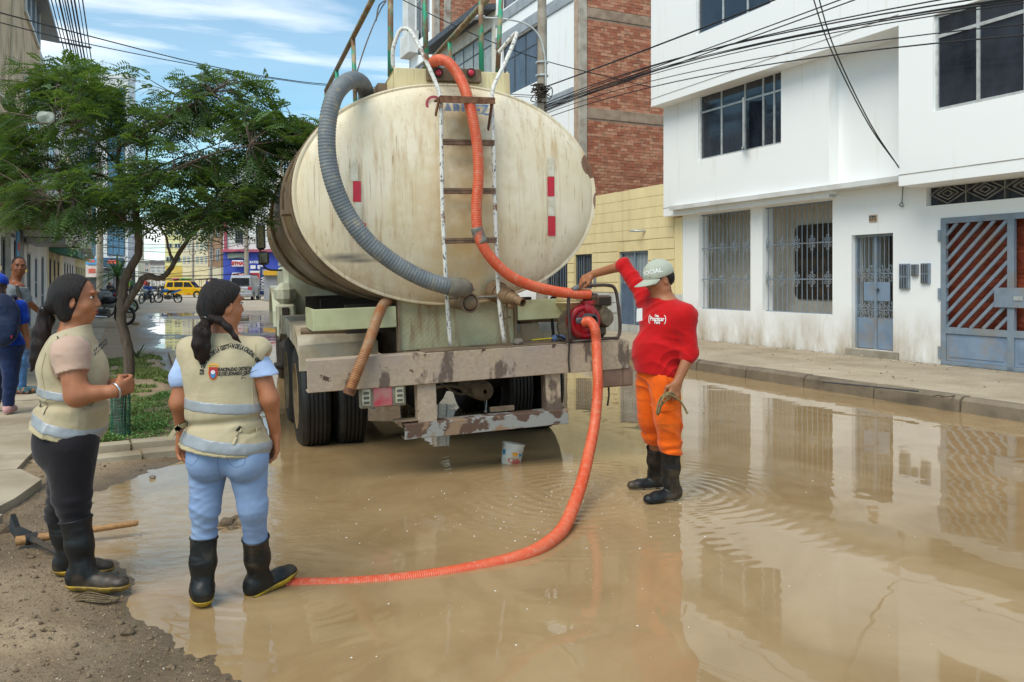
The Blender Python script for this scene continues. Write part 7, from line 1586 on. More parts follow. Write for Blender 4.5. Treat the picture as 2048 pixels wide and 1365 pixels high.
for c in centers:
    j = min(range(0, len(allp), 2), key=lambda k: (allp[k]-c).length+.25*max(0, allp[k].z-c.z)); s = allp[j]
    mid = (s+c)/2+Vector((random.uniform(-.08, .08), random.uniform(-.08, .08), random.uniform(-.02, .09))); P = spline([s, mid, c], 5); n = len(P)
    tw_.tube(P, [.0055-.004*(k/(n-1)) for k in range(n)], 4)
    out = (c-s); out.z *= .3; out = out.normalized() if out.length > .01 else Vector((1, 0, 0))
    for k in range(10):
        b = P[random.randint(n//2, n-1)]; th = random.gauss(0, 1.0); dv = Matrix.Rotation(th, 3, 'Z') @ out; dv.z += random.uniform(-.45, .35)
        frond(b+Vector((random.uniform(-.05, .05), random.uniform(-.05, .05), random.uniform(-.04, .04))), dv, random.uniform(.10, .19))
tw_.build('twigs', BARK, tree, kind='stuff', norm=False)
me = bpy.data.meshes.new('crown'); o3 = OFF[tree.name]; me.from_pydata([v-o3 for v in lv], [], lf); me.materials.append(LEAF); cw = put('crown', me, tree, 'stuff')
# plastic bag caught in the crown
b_ = PX(92, 235, TD-.7); m = MB(); m.ball((0, 0, 0), (.075, .03, .055), 16, 10); o = m.build('plastic_bag', NT('thin_plastic').m, None, True); tt = bpy.data.materials['thin_plastic']; pbn = tt.node_tree.nodes['Principled BSDF']; pbn.inputs['Base Color'].default_value = hx('#b9c0b4'); pbn.inputs['Roughness'].default_value = .4; pbn.inputs['Transmission Weight'].default_value = .5
for v in o.data.vertices: v.co += Vector((math.sin(v.co.z*60)*.012, math.sin(v.co.x*70)*.01, math.sin(v.co.x*50)*.014))
o.location = b_; o.rotation_euler = (0, R(35), 0); tag(o, 'crumpled clear plastic bag caught in the tree crown', 'plastic bag')
# wire mesh guard round the trunk foot
gm2 = thing('tree_guard', 'dark green wire netting tube round the foot of the slender tree', 'tree guard', PX(241, 868, TD-.02), off=PX(241, 868, TD-.02))
GW = mat('green_wire', '#2a604c', '#3c7a62', 20, .5); m = MB(); c0 = PX(241, 868, TD); hh = .47; rg = .082
for k in range(18):
    a = 2*math.pi*k/18; m.tube([c0+Vector((rg*math.cos(a+.12*math.sin(z*9+k)), rg*math.sin(a+.12*math.sin(z*9+k)), z+.005*math.sin(k))) for z in np.linspace(-.03, hh, 9)], .0032, 4)
for j in range(20):
    z = hh*j/19; m.tube([c0+Vector((rg*(1+.04*math.sin(a*3+j))*math.cos(a), rg*(1+.04*math.sin(a*3+j))*math.sin(a), z+.006*math.sin(2*a+j*1.3))) for a in np.linspace(0, 5.98, 20)], .0030, 4, closed=True)
m.build('netting', GW, gm2, norm=False, kind='stuff')
# ------------------------------------------------------------------ grass strip, ground cover and litter
def hts(r, s): return float(ground_h(np.array([[r]]), np.array([[s]]))[0, 0])
GR = NT('grass_blades'); t = GR; g = t.n.new('ShaderNodeNewGeometry'); n = t.noise(.9, None, 4); c = t.mix(t.ramp(n, .35, .65), hx('#556f35'), hx('#8a9456')); c = t.mix(t.math('MULTIPLY', g.outputs['Random Per Island'], .5), c, hx('#8f9a5c')); t.set(Base_Color=c, Roughness=.7, Specular_IOR_Level=.2); GR = t.m
N = 46000; rr3 = rng.uniform(-.58, .64, N); ss3 = 8.2+(rng.random(N)**1.5)*9.2; P3 = np.stack([rr3, ss3, 0*rr3], -1).astype(np.float32)
dens = vnoise(P3, (1.8, .9, 1), 5)*.6+vnoise(P3, (5, 4, 1), 6)*.4; keep = dens > .42; rr3, ss3 = rr3[keep], ss3[keep]; hh3 = ground_h(rr3[:, None], ss3[:, None])[:, 0]; dens = dens[keep]
vs, fs = [], []
for r_, s_, z_, q in zip(rr3, ss3, hh3, dens):
    p = RV*float(r_)+SV*float(s_)+Vector((0, 0, float(z_)-.004)); a = random.uniform(0, 6.28); L = random.uniform(.018, .05)*(.6+q); u = Vector((math.cos(a), math.sin(a), 0)); w = Vector((-u.y, u.x, 0))*random.uniform(.003, .006)*(1+.06*float(s_)); k = len(vs)
    tip = p+u*L*.7+Vector((0, 0, L)); vs += [p-w, p+w, tip]; fs.append((k, k+1, k+2))
me = bpy.data.meshes.new('grass'); me.from_pydata(vs, [], fs); me.materials.append(GR); o = put('grass', me, None, 'stuff', 'short green grass patch around the foot of the tree')
# low leafy ground cover near the tree foot
vs, fs = [], []
def leaf(p, d, L, w, vs=None, fs=None):
    d = d.normalized(); sdv = d.cross(Vector((0, 0, 1))); sdv = sdv.normalized() if sdv.length > .01 else Vector((1, 0, 0)); k = len(vs)
    vs += [p, p+d*L*.45+sdv*w+Vector((0, 0, L*.1)), p+d*L-Vector((0, 0, L*.15)), p+d*L*.45-sdv*w+Vector((0, 0, L*.1))]; fs.append((k, k+1, k+2, k+3))
for cx_, cy_, rad_, n_ in ((285, 855, .34, 900), (330, 872, .30, 700), (255, 880, .25, 450), (300, 815, .5, 700), (345, 800, .3, 350), (215, 880, .2, 250), (95, 892, .12, 120), (270, 706, .30, 200)):
    q = G(cx_, cy_, .08); base = RS(q)
    for _ in range(n_):
        a, rd = random.uniform(0, 6.28), rad_*math.sqrt(random.random()); r_, s_ = base[0]+rd*math.cos(a)*.7, base[1]+rd*math.sin(a)*1.4
        if r_ > .62 or s_ < 8.15 and cx_ != 95: continue
        z = hts(r_, s_) if n_ else .08; p = W(r_, s_, z+random.uniform(0, .05)); b = random.uniform(0, 6.28); leaf(p, Vector((math.cos(b), math.sin(b), random.uniform(.1, .9))), random.uniform(.02, .045), random.uniform(.006, .012), vs, fs)
me = bpy.data.meshes.new('ground_cover'); me.from_pydata(vs, [], fs); me.materials.append(mat('ground_cover_leaf', '#4f8038', '#79a054', 3, .6)); put('ground_cover', me, None, 'stuff', 'low leafy weeds at the near end of the planting strip')
# gravel and crumbs of mud on the near ground
def pebbles(n, r0, r1, s0, s1, sz0, sz1, m_, name, label, power=2.5, seed=0, cond=None):
    R_ = np.random.default_rng(seed); b_ = bmesh.new(); bmesh.ops.create_icosphere(b_, subdivisions=1, radius=1); bv = np.array([v.co for v in b_.verts]); bf = np.array([[v.index for v in f.verts] for f in b_.faces]); b_.free()
    r = R_.uniform(r0, r1, n); s = R_.uniform(s0, s1, n); z = ground_h(r[:, None], s[:, None])[:, 0]; ok = z > .002
    if cond: ok &= cond(r, s)
    r, s, z = r[ok], s[ok], z[ok]; n = len(r); size = sz0+(sz1-sz0)*R_.random(n)**power
    V = bv[None]*(1+.35*R_.uniform(-1, 1, (n, len(bv), 1)))*size[:, None, None]*np.array([1, 1, .65])*(1+.3*R_.uniform(-1, 1, (n, 1, 3)))
    c = np.stack([RV.x*r+SV.x*s, RV.y*r+SV.y*s, z+size*.25], -1); V = (V+c[:, None]).reshape(-1, 3); Fq = (bf[None]+(np.arange(n)*len(bv))[:, None, None]).reshape(-1, 3)
    me = bpy.data.meshes.new(name); me.vertices.add(len(V)); me.vertices.foreach_set('co', V.astype(np.float32).ravel()); me.loops.add(len(Fq)*3); me.loops.foreach_set('vertex_index', Fq.astype(np.int32).ravel()); me.polygons.add(len(Fq)); me.polygons.foreach_set('loop_start', np.arange(0, len(Fq)*3, 3, dtype=np.int32)); me.update(calc_edges=True); me.materials.append(m_)
    return put(name, me, None, 'stuff', label)
t = NT('gravel_mix'); g = t.n.new('ShaderNodeNewGeometry'); rp = t.n.new('ShaderNodeValToRGB'); rp.color_ramp.elements[0].color = hx('#5b4e40'); rp.color_ramp.elements[1].color = hx('#b8ac98'); e = rp.color_ramp.elements.new(.5); e.color = hx('#85725c'); e = rp.color_ramp.elements.new(.8); e.color = hx('#a58b68'); t.l.new(g.outputs['Random Per Island'], rp.inputs['Fac']); t.set(Base_Color=rp.outputs['Color'], Roughness=.85); GRV = t.m
MUDC = mat('mud_clod', '#66553f', '#7d6a54', 12, .85, 0, .5, 60)
pebbles(30000, -2.6, .7, 2.6, 6.6, .0012, .0055, GRV, 'gravel', 'fine brown gravel pressed into the mud at the near left', 2.2, 1)
pebbles(800, -.7, .75, 2.8, 8.0, .004, .017, MUDC, 'mud_crumbs', 'crumbs and small clods of mud along the water edge', 3.0, 2)
pebbles(700, -2.9, -.5, 4, 16, .003, .012, GRV, 'grit', 'grit scattered over the left pavement', 3, 4)
def bubbles():
    R_ = np.random.default_rng(5); m = MB()
    for _ in range(300):
        a = R_.random()
        if a < .55: p = G(R_.normal(1160, 150), 985+abs(R_.normal(0, 75)) if R_.random() < .7 else 975-abs(R_.normal(0, 20)))
        elif a < .8: p = G(R_.uniform(620, 1150), R_.uniform(975, 1100))
        else: p = G(R_.uniform(700, 1900), R_.uniform(950, 1330))
        q = .0015+.0045*R_.random()**3; m.ball(p, (q*1.2, q*1.2, q*.6), 6, 3)
    m.build('foam_bubbles', mat('foam_white', '#e0dccf', None, rough=.3), None, True, kind='stuff', label='small white foam bubbles drifting on the brown water', norm=False)
bubbles()
def grit_right():
    R_ = np.random.default_rng(8); m = MB()
    for _ in range(900):
        r = 8.76+2.84*R_.random()**.8 if R_.random() < .5 else 11.62-abs(R_.normal(0, .15)); s = R_.uniform(6, 17); z = .172; q = .004+.014*R_.random()**4; m.add([W(r-q, s-q, z), W(r+q, s-q, z), W(r, s+q, z), W(r, s, z+q)], [(0, 1, 3), (1, 2, 3), (2, 0, 3)])
    m.build('grit', GRV, None, kind='stuff', label='grit and crumbs scattered over the right pavement')
grit_right()
stone('stone', 'dark lump of wet mud at the left picture edge by the pickaxe', G(6, 1068)+Vector((0, 0, .02)), .055, 11, MUDC)
stone('stone', 'brown clod between the strap and the water edge near the front', G(255, 1272)+Vector((0, 0, .02)), .028, 12, MUDC)
stone('stone', 'small dark stone on the mud beyond the women by the edging', G(305, 957)+Vector((0, 0, .01)), .022, 14, STONEM)
for i, (x, y, s, lb) in enumerate(((452, 1050, .045, 'muddy rubble lump directly between the calves of the woman in jeans'), (470, 1043, .035, 'smaller muddy lump to the right between the calves of the woman in jeans'), (262, 585+53, .17, 'upper pale rubble block beside the tree at the far end of the pavement'), (270, 652, .13, 'lower pale rubble block beside the tree at the far end of the pavement'))):
    q = G(x, y); o = stone('stone', lb, q+Vector((0, 0, s*.5 if s > .1 else .012)), s, 20+i, MUDC if s < .1 else mat('pale_rubble', '#a5927a', '#8a7862', 8, .9, 0, .4, 30))
m = MB(); 
for k in range(4): m.tube(spline([G(150+random.uniform(-5, 5), 1196+k*2, .02), G(175, 1185+k*5, .03), G(205, 1190+k*4, .03), G(232, 1197+k*2, .02), G(215, 1205-k, .025), G(180, 1203-k, .025), G(152, 1199, .02)], 8), .0035, 5)
m.ball(G(228, 1198, .025), (.028, .012, .010), 10, 6); o = m.build('strap', mat('muddy_strap', '#75654a', '#5b4c36', 30, .9), None, True); o.name = 'tangled_strap'; standalone(o); tag(o, 'tangled muddy cord lying on the ground by the boot of the woman in profile', 'cord')
# pickaxe
pk = thing('pickaxe', 'pickaxe with a thick wooden handle lying on the mud behind the boots', 'pickaxe', G(60, 1090, .03), off=G(60, 1090, .03))
t = NT('worn_wood_handle'); n = t.noise(14, t.map((1, 6, 6), (0, 0, R(-25))), 6, .7); t.set(Base_Color=t.mix(t.ramp(n, .35, .7), hx('#b58a58'), hx('#8c6238')), Roughness=.65); t.bump(n, .3, .004); WDH = t.m
ha, hb = G(34, 1084, .05), G(276, 1046, .055); ha = PX(32, 1083, 4.55); hb = PX(277, 1046, 4.80)
m = MB(); m.tube([ha, ha.lerp(hb, .12), ha.lerp(hb, .3), ha.lerp(hb, .7), hb.lerp(ha, .02), hb], [.026, .025, .020, .017, .017, .012], 14); m.build('handle', WDH, pk, True, 50)
IRON = mat('dark_tool_iron', '#33373b', '#4a4238', 14, .5, .5, .4, 60, dirt='#5d4c3a', dscale=8)
e0 = PX(62, 1078, 4.57); m = MB(); m.tube([PX(50, 1080, 4.56), PX(74, 1076, 4.60)], .033, 14)
m.tube(spline([e0, PX(78, 1085, 4.50), PX(98, 1097, 4.42), PX(124, 1112, 4.36)], 6), [.020]*6+[.016]*6+[.012]*6+[.004], 8)
a_, b_, c_ = PX(54, 1074, 4.58), PX(34, 1066, 4.62), PX(20, 1036, 4.66); m.prism([a_+Vector((0, 0, .02)), b_+Vector((-.01, 0, .03)), PX(21, 1030, 4.66), PX(17, 1060, 4.64), PX(30, 1078, 4.60), a_-Vector((0, 0, .02))], (.01, .03, .0)); m.build('pick_head', IRON, pk, True, 30)
# iron bar on the right pavement
def on_pave(x, y): return G(x, y, .175)
m = MB(); m.bar(on_pave(1646, 766)+Vector((0, 0, .012)), on_pave(1836, 785)+Vector((0, 0, .012)), .05, .014); o = m.build('iron_bar', mat('flat_dark_bar', '#3d4148', '#55504a', 8, .5, .3), None); standalone(o); tag(o, 'long dark flat iron bar lying along the right pavement by the kerb', 'iron bar')
m = MB(); m.tube(spline([on_pave(1866, 793), on_pave(1878, 791), on_pave(1893, 794), on_pave(1911, 791)], 5), .008, 5); m.tube([on_pave(1878, 791), on_pave(1886, 795)], .008, 5); o = m.build('twig', BARK, None); standalone(o); tag(o, 'short dry twig on the right pavement right of the iron bar', 'twig')
for x, y in ((1810, 725), (1822, 727), (1898, 735), (1790, 722), (1725, 713)):
    m = MB(); m.ball((0, 0, 0), (.03+.02*random.random(), .02, .006), 7, 4); o = m.build('litter', mat('paper_white', '#d5d2c8', '#c2a9a0', 50, .8), None); o.location = on_pave(x, y)+Vector((0, 0, .006)); tag(o, 'scrap of pale litter on the pavement below the grey house door', 'litter', 'scraps of litter by the white wall')
# agave and yucca, bushes
def rosette(name, label, base, n, L, w, m_, up0=.3, up1=1.4, curve=.35, stem=0, cat='plant', group=None):
    rt = thing(name, label, cat, base, off=base, group=group); base = Vector(base)
    if stem: m = MB(); m.tube([base, base+Vector((0, 0, stem))], .06, 8); m.build('stem', BARK, rt, True); base = base+Vector((0, 0, stem))
    me = None
    for k in range(n):
        a = k*2.4+random.uniform(-.2, .2); e_ = random.uniform(up0, up1); d = Vector((math.cos(a)*math.cos(e_), math.sin(a)*math.cos(e_), math.sin(e_))); l = L*random.uniform(.75, 1.1); s = Vector((-math.sin(a), math.cos(a), 0)); m = MB(); vs = []
        for i in range(5):
            t_ = i/4; p = base+d*l*t_+Vector((0, 0, -curve*l*t_*t_)); ww = w*(1-t_)**.7*(.6+.8*min(t_*3, 1))+.001; vs += [p-s*ww, p+Vector((0, 0, -ww*.4)), p+s*ww]
        m.add(vs, [(3*i+j, 3*i+j+1, 3*i+j+4, 3*i+j+3) for i in range(4) for j in (0, 1)]); m.build('leaf', m_, rt, True, norm=False)
    return rt
AG = mat('agave_green', '#6f7d5c', '#8d9372', 6, .6); YU = mat('yucca_green', '#4f7a45', '#7ca35c', 4, .55)
rosette('agave_plant', 'small grey green spiky plant growing in the strip behind the tree trunk', G(274, 718, .08), 13, .42, .018, AG, .3, 1.3, .1)
rosette('yucca_plant', 'tall spiky yucca behind the trunk on the left side of the street', G(235, 645, .1), 46, 1.15, .035, YU, -.2, 1.45, .35, stem=1.55)
def bush(name, label, base, rx, rz, n, m_, cat='bush', group=None, stems=True):
    rt = thing(name, label, cat, base, off=base, group=group); vs, fs = [], []; base = Vector(base)
    for _ in range(n):
        a, e_, q = random.uniform(0, 6.28), random.uniform(-.2, 1.5), random.random()**.4; d = Vector((math.cos(a)*math.cos(e_)*rx, math.sin(a)*math.cos(e_)*rx, rz*.35+math.sin(e_)*rz*.65))*q; b = random.uniform(0, 6.28); leaf(base+d, Vector((math.cos(b), math.sin(b), random.uniform(-.3, .7))), rx*random.uniform(.18, .34), rx*.07, vs, fs)
    me = bpy.data.meshes.new('foliage'); o3 = OFF[rt.name]; me.from_pydata([Vector(v)-o3 for v in vs], [], fs); me.materials.append(m_); put('foliage', me, rt, 'stuff'); m = MB()
    for k in range(5): m.tube([base, base+Vector((random.uniform(-.4, .4)*rx, random.uniform(-.4, .4)*rx, rz*.6))], .012, 5)
    m.build('stems', BARK, rt, kind='stuff'); return rt
bush('bush', 'round bright green bush beside the tree trunk at the end of the pavement', G(261, 625, .08), .40, .62, 500, mat('bush_green', '#55903f', '#7db552', 4, .55))
# ------------------------------------------------------------------ left row of shop houses
LW = -2.5
def lbox(m, r0, r1, s0, s1, z0, z1, bev=0): m.box((r0, s0, z0), (r1, s1, z1), bev)
TILEW = mat('white_glazed_tile', '#dcdcd6', '#c9c8c0', 3, .3); TANW = mat('tan_render', '#d0bc9c', '#dac8aa', 1.2, .85, dirt='#8f7c62', dscale=1.1); CREAM = mat('cream_render', '#ddd0ab', '#cbbd97', 2, .85)
PINK = mat('faded_red_canopy', '#c97e72', '#b86a60', 4, .7); DKWIN = glassmat('dark_shop_glass', '#1c2026', '#2c333c'); TEAL = mat('teal_dado', '#2f6f6c', '#3a7e78', 5, .6)
L1 = street_thing('shop_house', 'nearest shop house on the left with tan curved upper storeys and a faded red canopy', 'house', LW, 22)
m = MB(); wall(m, LW-.25, 12, 25.7, 0, 3.3, [[20.6, 22.2, .1, 2.5], [23.3, 24.9, .6, 2.5]], .25); m.build('ground_wall', TILEW, L1)
m = MB(); lbox(m, -8, -2.76, 12, 25.7, 0, 3.2); m.build('house_core', SHADEW, L1)
m = MB(); n = 14; poly = [(-8, 12)]
pts = [(-2.0, 12+i*(25.7-12-1.0)/6) for i in range(7)]+[(-2.0-.55*(1-math.cos(math.pi/2*k/6)), 24.7+1.0*math.sin(math.pi/2*k/6)) for k in range(1, 7)]
m.prism([(r, s, 3.3) for r, s in [(-8, 12)]+pts+[(-8, 25.7)]], (0, 0, 11)); m.build('upper_storeys', TANW, L1, False)
for z in (4.3, 7.4): window(L1, -1.99, 20.9, 24.2, z, z+1.7, [.33, .66], [.7], TILEW, GLASSB, .06)
m = MB(); m.prism([(-2.5, 12, 3.25), (-1.35, 12, 2.95), (-1.35, 12, 3.15), (-2.5, 12, 3.7)], (0, 12.3, 0)); m.build('canopy', PINK, L1)
m = MB(); m.tube([(-1.5, 12, 3.95), (-1.5, 24.4, 3.95)], .04, 8); m.build('canopy_pipe', ALU, L1)
m = MB(); lbox(m, -1.98, -1.9, 14, 24.3, 3.5, 4.1); m.build('corrugated_band', mat('grey_corrugated', '#9a9a98', '#7e7f80', 30, .6, stretch=(1, 3, .1)), L1)
for s in (20.2, 22.5, 25.3): 
    m = MB(); lbox(m, -2.5, -2.38, s-.25, s+.25, 0, 3.2, .01); m.build('pier', TILEW, L1)
    for z in (.9, 1.7, 2.5): m = MB(); lbox(m, -2.375, -2.365, s-.252, s+.252, z, z+.09); m.build('dark_band', DKWIN, L1)
m = MB(); lbox(m, -2.36, -2.33, 22.9, 23.5, .7, 2.7, .01); pstr = m.build('poster', mat('blue_poster', '#3f86b5', '#5b9cc4', 2, .5), L1)
for k in range(4): m = MB(); lbox(m, -2.328, -2.322, 23.0, 23.4, .95+k*.42, 1.15+k*.42); m.build('poster_band', mat('red_poster_band', '#c45b4b'), pstr)
for a, b in ((20.6, 22.2), (23.55, 24.9)): window(L1, -2.55, a, b, .6 if a > 23 else .1, 2.5, [.5], [.33, .66], GREYP2, DKWIN, .05)
bxs = street_thing('box_sign', 'white boxed shop sign jutting over the left pavement below the red canopy', 'sign', -1.9, 25.4, 2.45)
m = MB(); lbox(m, -2.36, -1.35, 24.6, 27.3, 2.62, 3.35, .02); m.build('box', mat('sign_white', '#cfcac0', '#b8b2a6', 3, .5), bxs); m = MB(); lbox(m, -2.365, -1.345, 24.59, 27.31, 2.80, 2.86); m.build('stripe', mat('brown_stripe', '#7a3a32'), bxs)
m = MB(); lbox(m, -2.3, -1.4, 24.65, 27.25, 2.45, 2.60); m.build('underside', mat('mirror_soffit', '#a8a39a', '#8c877e', 3, .3), bxs)
L2 = street_thing('siding_house', 'white left house with overlapping boards on its jutting upper floor', 'house', LW, 29)
m = MB(); wall(m, LW-.25, 25.75, 33.7, 0, 2.7, [[27.0, 28.0, .1, 2.3], [29.2, 30.0, .9, 2.2], [31.4, 32.4, .1, 2.3]], .25); lbox(m, -8, -2.76, 25.75, 33.7, 0, 2.65); m.build('ground_wall', SHADEW, L2)
m = MB(); lbox(m, -8, -1.95, 25.75, 33.7, 2.7, 7.2); m.build('upper_floor', WHITE, L2)
for k in range(9): m = MB(); m.prism([(-1.94, 28.2, 2.75+k*.32), (-1.86, 28.2, 2.75+k*.32), (-1.93, 28.2, 3.05+k*.32), (-1.94, 28.2, 3.05+k*.32)], (0, 5.4, 0)); m.build('board', SHADEW, L2)
for a, b, z0, z1 in ((27.0, 28.0, .1, 2.3), (29.2, 30.0, .9, 2.2), (31.4, 32.4, .1, 2.3)): window(L2, -2.56, a, b, z0, z1, [.5], [.4], GREYP, DKWIN, .06)
window(L2, -1.94, 26.1, 27.9, 4.6, 6.2, [.5], [.65], ALU, GLASSB, .06)
m = MB(); m.prism([(-3.2, 20, 8.45), (-1.68, 20, 8.30), (-1.68, 20, 8.40), (-3.2, 20, 8.6)], (0, 6.9, 0)); m.build('eave', mat('grey_corrugated_eave', '#a3a8ab', '#85898c', 12, .5, stretch=(.2, 4, 1)), L2); m = MB(); lbox(m, -8, -2.25, 25.75, 33, 7.2, 8.3); m.build('penthouse', SHADEW, L2)
rr_names = (('cream_house', 'cream left house with two green awnings over its doors', 33.75, 42, 8.2, CREAM, -2.05), ('white_house', 'tall narrow white left house with teal painted dado', 42.05, 52, 10.5, SHADEW, -1.9), ('yellowish_house', 'farthest cream and brick house of the left row', 52.05, 66, 8.0, mat('pale_yellow_render', '#d8cf9e', '#c5bb8c', 2, .85), -2.1))
for i, (nm, lb, s0, s1, h, mm_, ru) in enumerate(rr_names):
    H_ = street_thing(nm, lb, 'house', LW, (s0+s1)/2); holes = []; s = s0+.8
    while s < s1-1.6: holes.append([s, s+1.0, .1 if len(holes) % 2 == 0 else .9, 2.3]); s += 2.1
    m = MB(); wall(m, LW-.25, s0, s1, 0, 2.8, holes, .25); lbox(m, -8, -2.76, s0, s1, 0, 2.75); m.build('ground_wall', mm_, H_)
    up = []; s = s0+.8; 
    m = MB(); lbox(m, -8, ru, s0, s1, 2.8, h); m.build('upper_floors', mm_, H_)
    for hh_ in holes: window(H_, -2.56, *hh_, [.5], [.5], GREYP2, DKWIN, .07)
    z = 3.7
    while z+1.5 < h:
        s = s0+1
        while s < s1-2: window(H_, ru-.005, s, s+1.5, z, z+1.3, [.5], [], ALU, GLASSB if i == 1 else DKWIN, .06); s += 2.6
        z += 2.7
    if i == 0:
        for k in range(2): m = MB(); m.prism([(-2.5, 34.3+k*3.2, 2.55), (-1.55, 34.3+k*3.2, 2.35), (-1.55, 34.3+k*3.2, 2.6), (-2.5, 34.3+k*3.2, 2.75)], (0, 2.6, 0)); m.build('awning', mat('green_awning', '#3c6b58', '#527d69', 5, .6), H_)
    if i == 1: m = MB(); lbox(m, -2.499, -2.46, s0, s1, 0, 1.1); m.build('dado', TEAL, H_)
    m = MB(); lbox(m, ru-.3, ru+.5, s0+.5, s0+3, 2.75, 2.95); m.build('balcony_slab', CONC, H_)
# ------------------------------------------------------------------ right row beyond the brick tower
D = street_thing('tan_row_house', 'long tan three storey house of the right row beyond the tank', 'house', RW, 54)
m = MB(); m.box((RW+.05, 39.5, 0), (RW+8, 58, 10.2)); m.build('body', mat('tan_brick_render', '#a58a70', '#b89f84', 3, .9, dirt='#8a7058', dscale=2), D)
for z in (3.6, 6.6): 
    for k in range(6): window(D, RW+.02, 41+k*2.8, 42.6+k*2.8, z, z+1.5, [.5], [.6], ALU, GLASSG, .06)
D2 = street_thing('grey_row_house', 'grey and white two storey house at the far end of the right row', 'house', RW, 64)
m = MB(); m.box((RW+.05, 58.1, 0), (RW+8, 69, 8.6)); m.build('body', SHADEW, D2)
for z in (3.4, 6.2): 
    for k in range(3): window(D2, RW+.02, 59.5+k*3.0, 61.1+k*3.0, z, z+1.5, [.5], [.6], ALU, GLASSB, .06)
# ------------------------------------------------------------------ buildings across the crossing (they face the street end)
def far_house(name, label, x0, x1, yt, Z, m_, depth=8, floors=3, cols=3, gmat=None, base_m=None, cat='building', wins=True, zb=0.0, ground=3.0, wf=.55, hf=.5):
    a, b = PX(x0, 560, Z), PX(x1, 560, Z); top = CAMH+(560-yt)/F*Z; o = thing(name, label, cat, ((a.x+b.x)/2, Z, zb), off=((a.x+b.x)/2, Z, zb))
    m = MB(); m.box((a.x, Z+.0, ground if base_m else zb), (b.x, Z+depth, top)); m.build('body', m_, o)
    if base_m: m = MB(); m.box((a.x+.01, Z+.05, zb), (b.x-.01, Z+depth, ground)); m.build('ground_floor', base_m, o)
    m = MB(); m.box((a.x-.08, Z-.12, top-.3), (b.x+.08, Z+depth, top+.05)); m.build('parapet', m_, o)
    if wins and floors:
        fh = (top-ground)/floors; cw = (b.x-a.x)/cols
        for i in range(floors):
            for j in range(cols): window(o, Z-.06, a.x+cw*(j+.5-wf/2), a.x+cw*(j+.5+wf/2), ground+fh*(i+.5-hf/2), ground+fh*(i+.5+hf/2), [.5], [], ALU, gmat or DKWIN, .07, axis='s', depth=.08)
    return o, a.x, b.x, top
GB, xa_, xb_, tp_ = far_house('glass_building', 'blue glass fronted building with a white vertical band at the end of the left row', 168, 256, 150, 76, mat('white_cladding', '#d5d8da', '#c2c6c9', 2, .6), 1.5, 0, 1, base_m=mat('dim_shopfront', '#3b3b40', '#55534f', .8, .7), ground=2.6)
def fz(y, Z): return CAMH+(560-y)/F*Z
for (x0, x1) in ((170, 191), (215, 250)):
    for k in range(8):
        z0 = fz(512, 76)+k*1.95; p0, p1 = PX(x0, 560, 76).x, PX(x1, 560, 76).x
        window(GB, 75.93, p0, p1, z0, z0+1.88, [.33, .66] if x1-x0 > 25 else [.5], [.5], GREYP2, GLASSB, .05, axis='s', depth=.08)
for (x0, x1, y0, y1, m1, m2) in ((172, 196, 517, 530, 'blue_poster', 'red_poster_band'), (206, 247, 516, 535, 'navy_sign', 'red_poster_band'), (172, 197, 532, 555, 'pale_sign', 'red_poster_band')):
    mat('navy_sign', '#28384f', '#35618a', 1, .5); mat('pale_sign', '#cfc3bb', '#b8a39b', 1, .6)
    p0, p1 = PX(x0, 560, 75.8).x, PX(x1, 560, 75.8).x; z0, z1 = fz(y1, 75.8), fz(y0, 75.8); m = MB(); m.box((p0, 75.7, z0), (p1, 75.9, z1), .02); s_ = m.build('sign_board', MC[m1], GB); m = MB(); m.box((p0+(p1-p0)*.25, 75.68, z0+(z1-z0)*.35), (p0+(p1-p0)*.8, 75.698, z0+(z1-z0)*.75)); m.build('sign_print', MC[m2], s_)
for k in range(4): m = MB(); p0 = PX(208+k*11, 560, 76).x; m.box((p0, 75.9, .1), (p0+.42, 75.99, 2.3)); m.build('shutter', mat('dim_shutter', '#4a4d52', '#6a6c70', 2, .5), GB)
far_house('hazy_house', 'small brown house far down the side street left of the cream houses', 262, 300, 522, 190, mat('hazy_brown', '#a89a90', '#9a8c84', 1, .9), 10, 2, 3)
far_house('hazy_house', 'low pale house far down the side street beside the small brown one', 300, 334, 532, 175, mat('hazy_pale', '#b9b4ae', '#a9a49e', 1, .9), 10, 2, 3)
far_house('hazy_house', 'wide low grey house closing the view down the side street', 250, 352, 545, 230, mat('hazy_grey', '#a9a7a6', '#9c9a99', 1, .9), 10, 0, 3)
FH = far_house('white_corner_house', 'narrow white house standing right of the blue glass building', 257, 276, 455, 120, SHADEW, 2, 3, 1)
far_house('pale_yellow_block', 'pale yellow four storey block with dark balconies beyond the crossing', 330, 364, 425, 112, mat('pale_yellow_wall', '#d9d29a', '#cbc48d', 1, .85), 12, 4, 2, base_m=mat('yellow_ochre_wall', '#d0b35a', '#c0a450', 1, .85), ground=3.4, wf=.75, hf=.38)
far_house('cream_block', 'long cream block with narrow windows right of the pale yellow one', 364, 416, 452, 104, mat('cream_far', '#d8cfb4', '#c8bfa4', 1, .85), 12, 3, 6, base_m=CREAM, ground=3.2, wf=.5, hf=.5)
far_house('brick_gable_house', 'brown brick gable house between the cream block and the blue battery shop', 416, 442, 438, 96, mat('far_brick', '#a08068', '#8f7058', 1, .9), 12, 2, 2, base_m=MC['cream_far'], ground=3.0)
far_house('back_block', 'tall grey white block behind the tree crown right of the crossing', 438, 560, 330, 110, mat('grey_white_far', '#c9c8c4', '#b8b6b2', 1, .85), 10, 5, 5, GLASSG)
far_house('back_block', 'tan brick block rising behind the tree crown left of the tank', 560, 668, 255, 84, mat('tan_far', '#b7a68f', '#a7967f', 1, .9), 10, 5, 4, GLASSG)
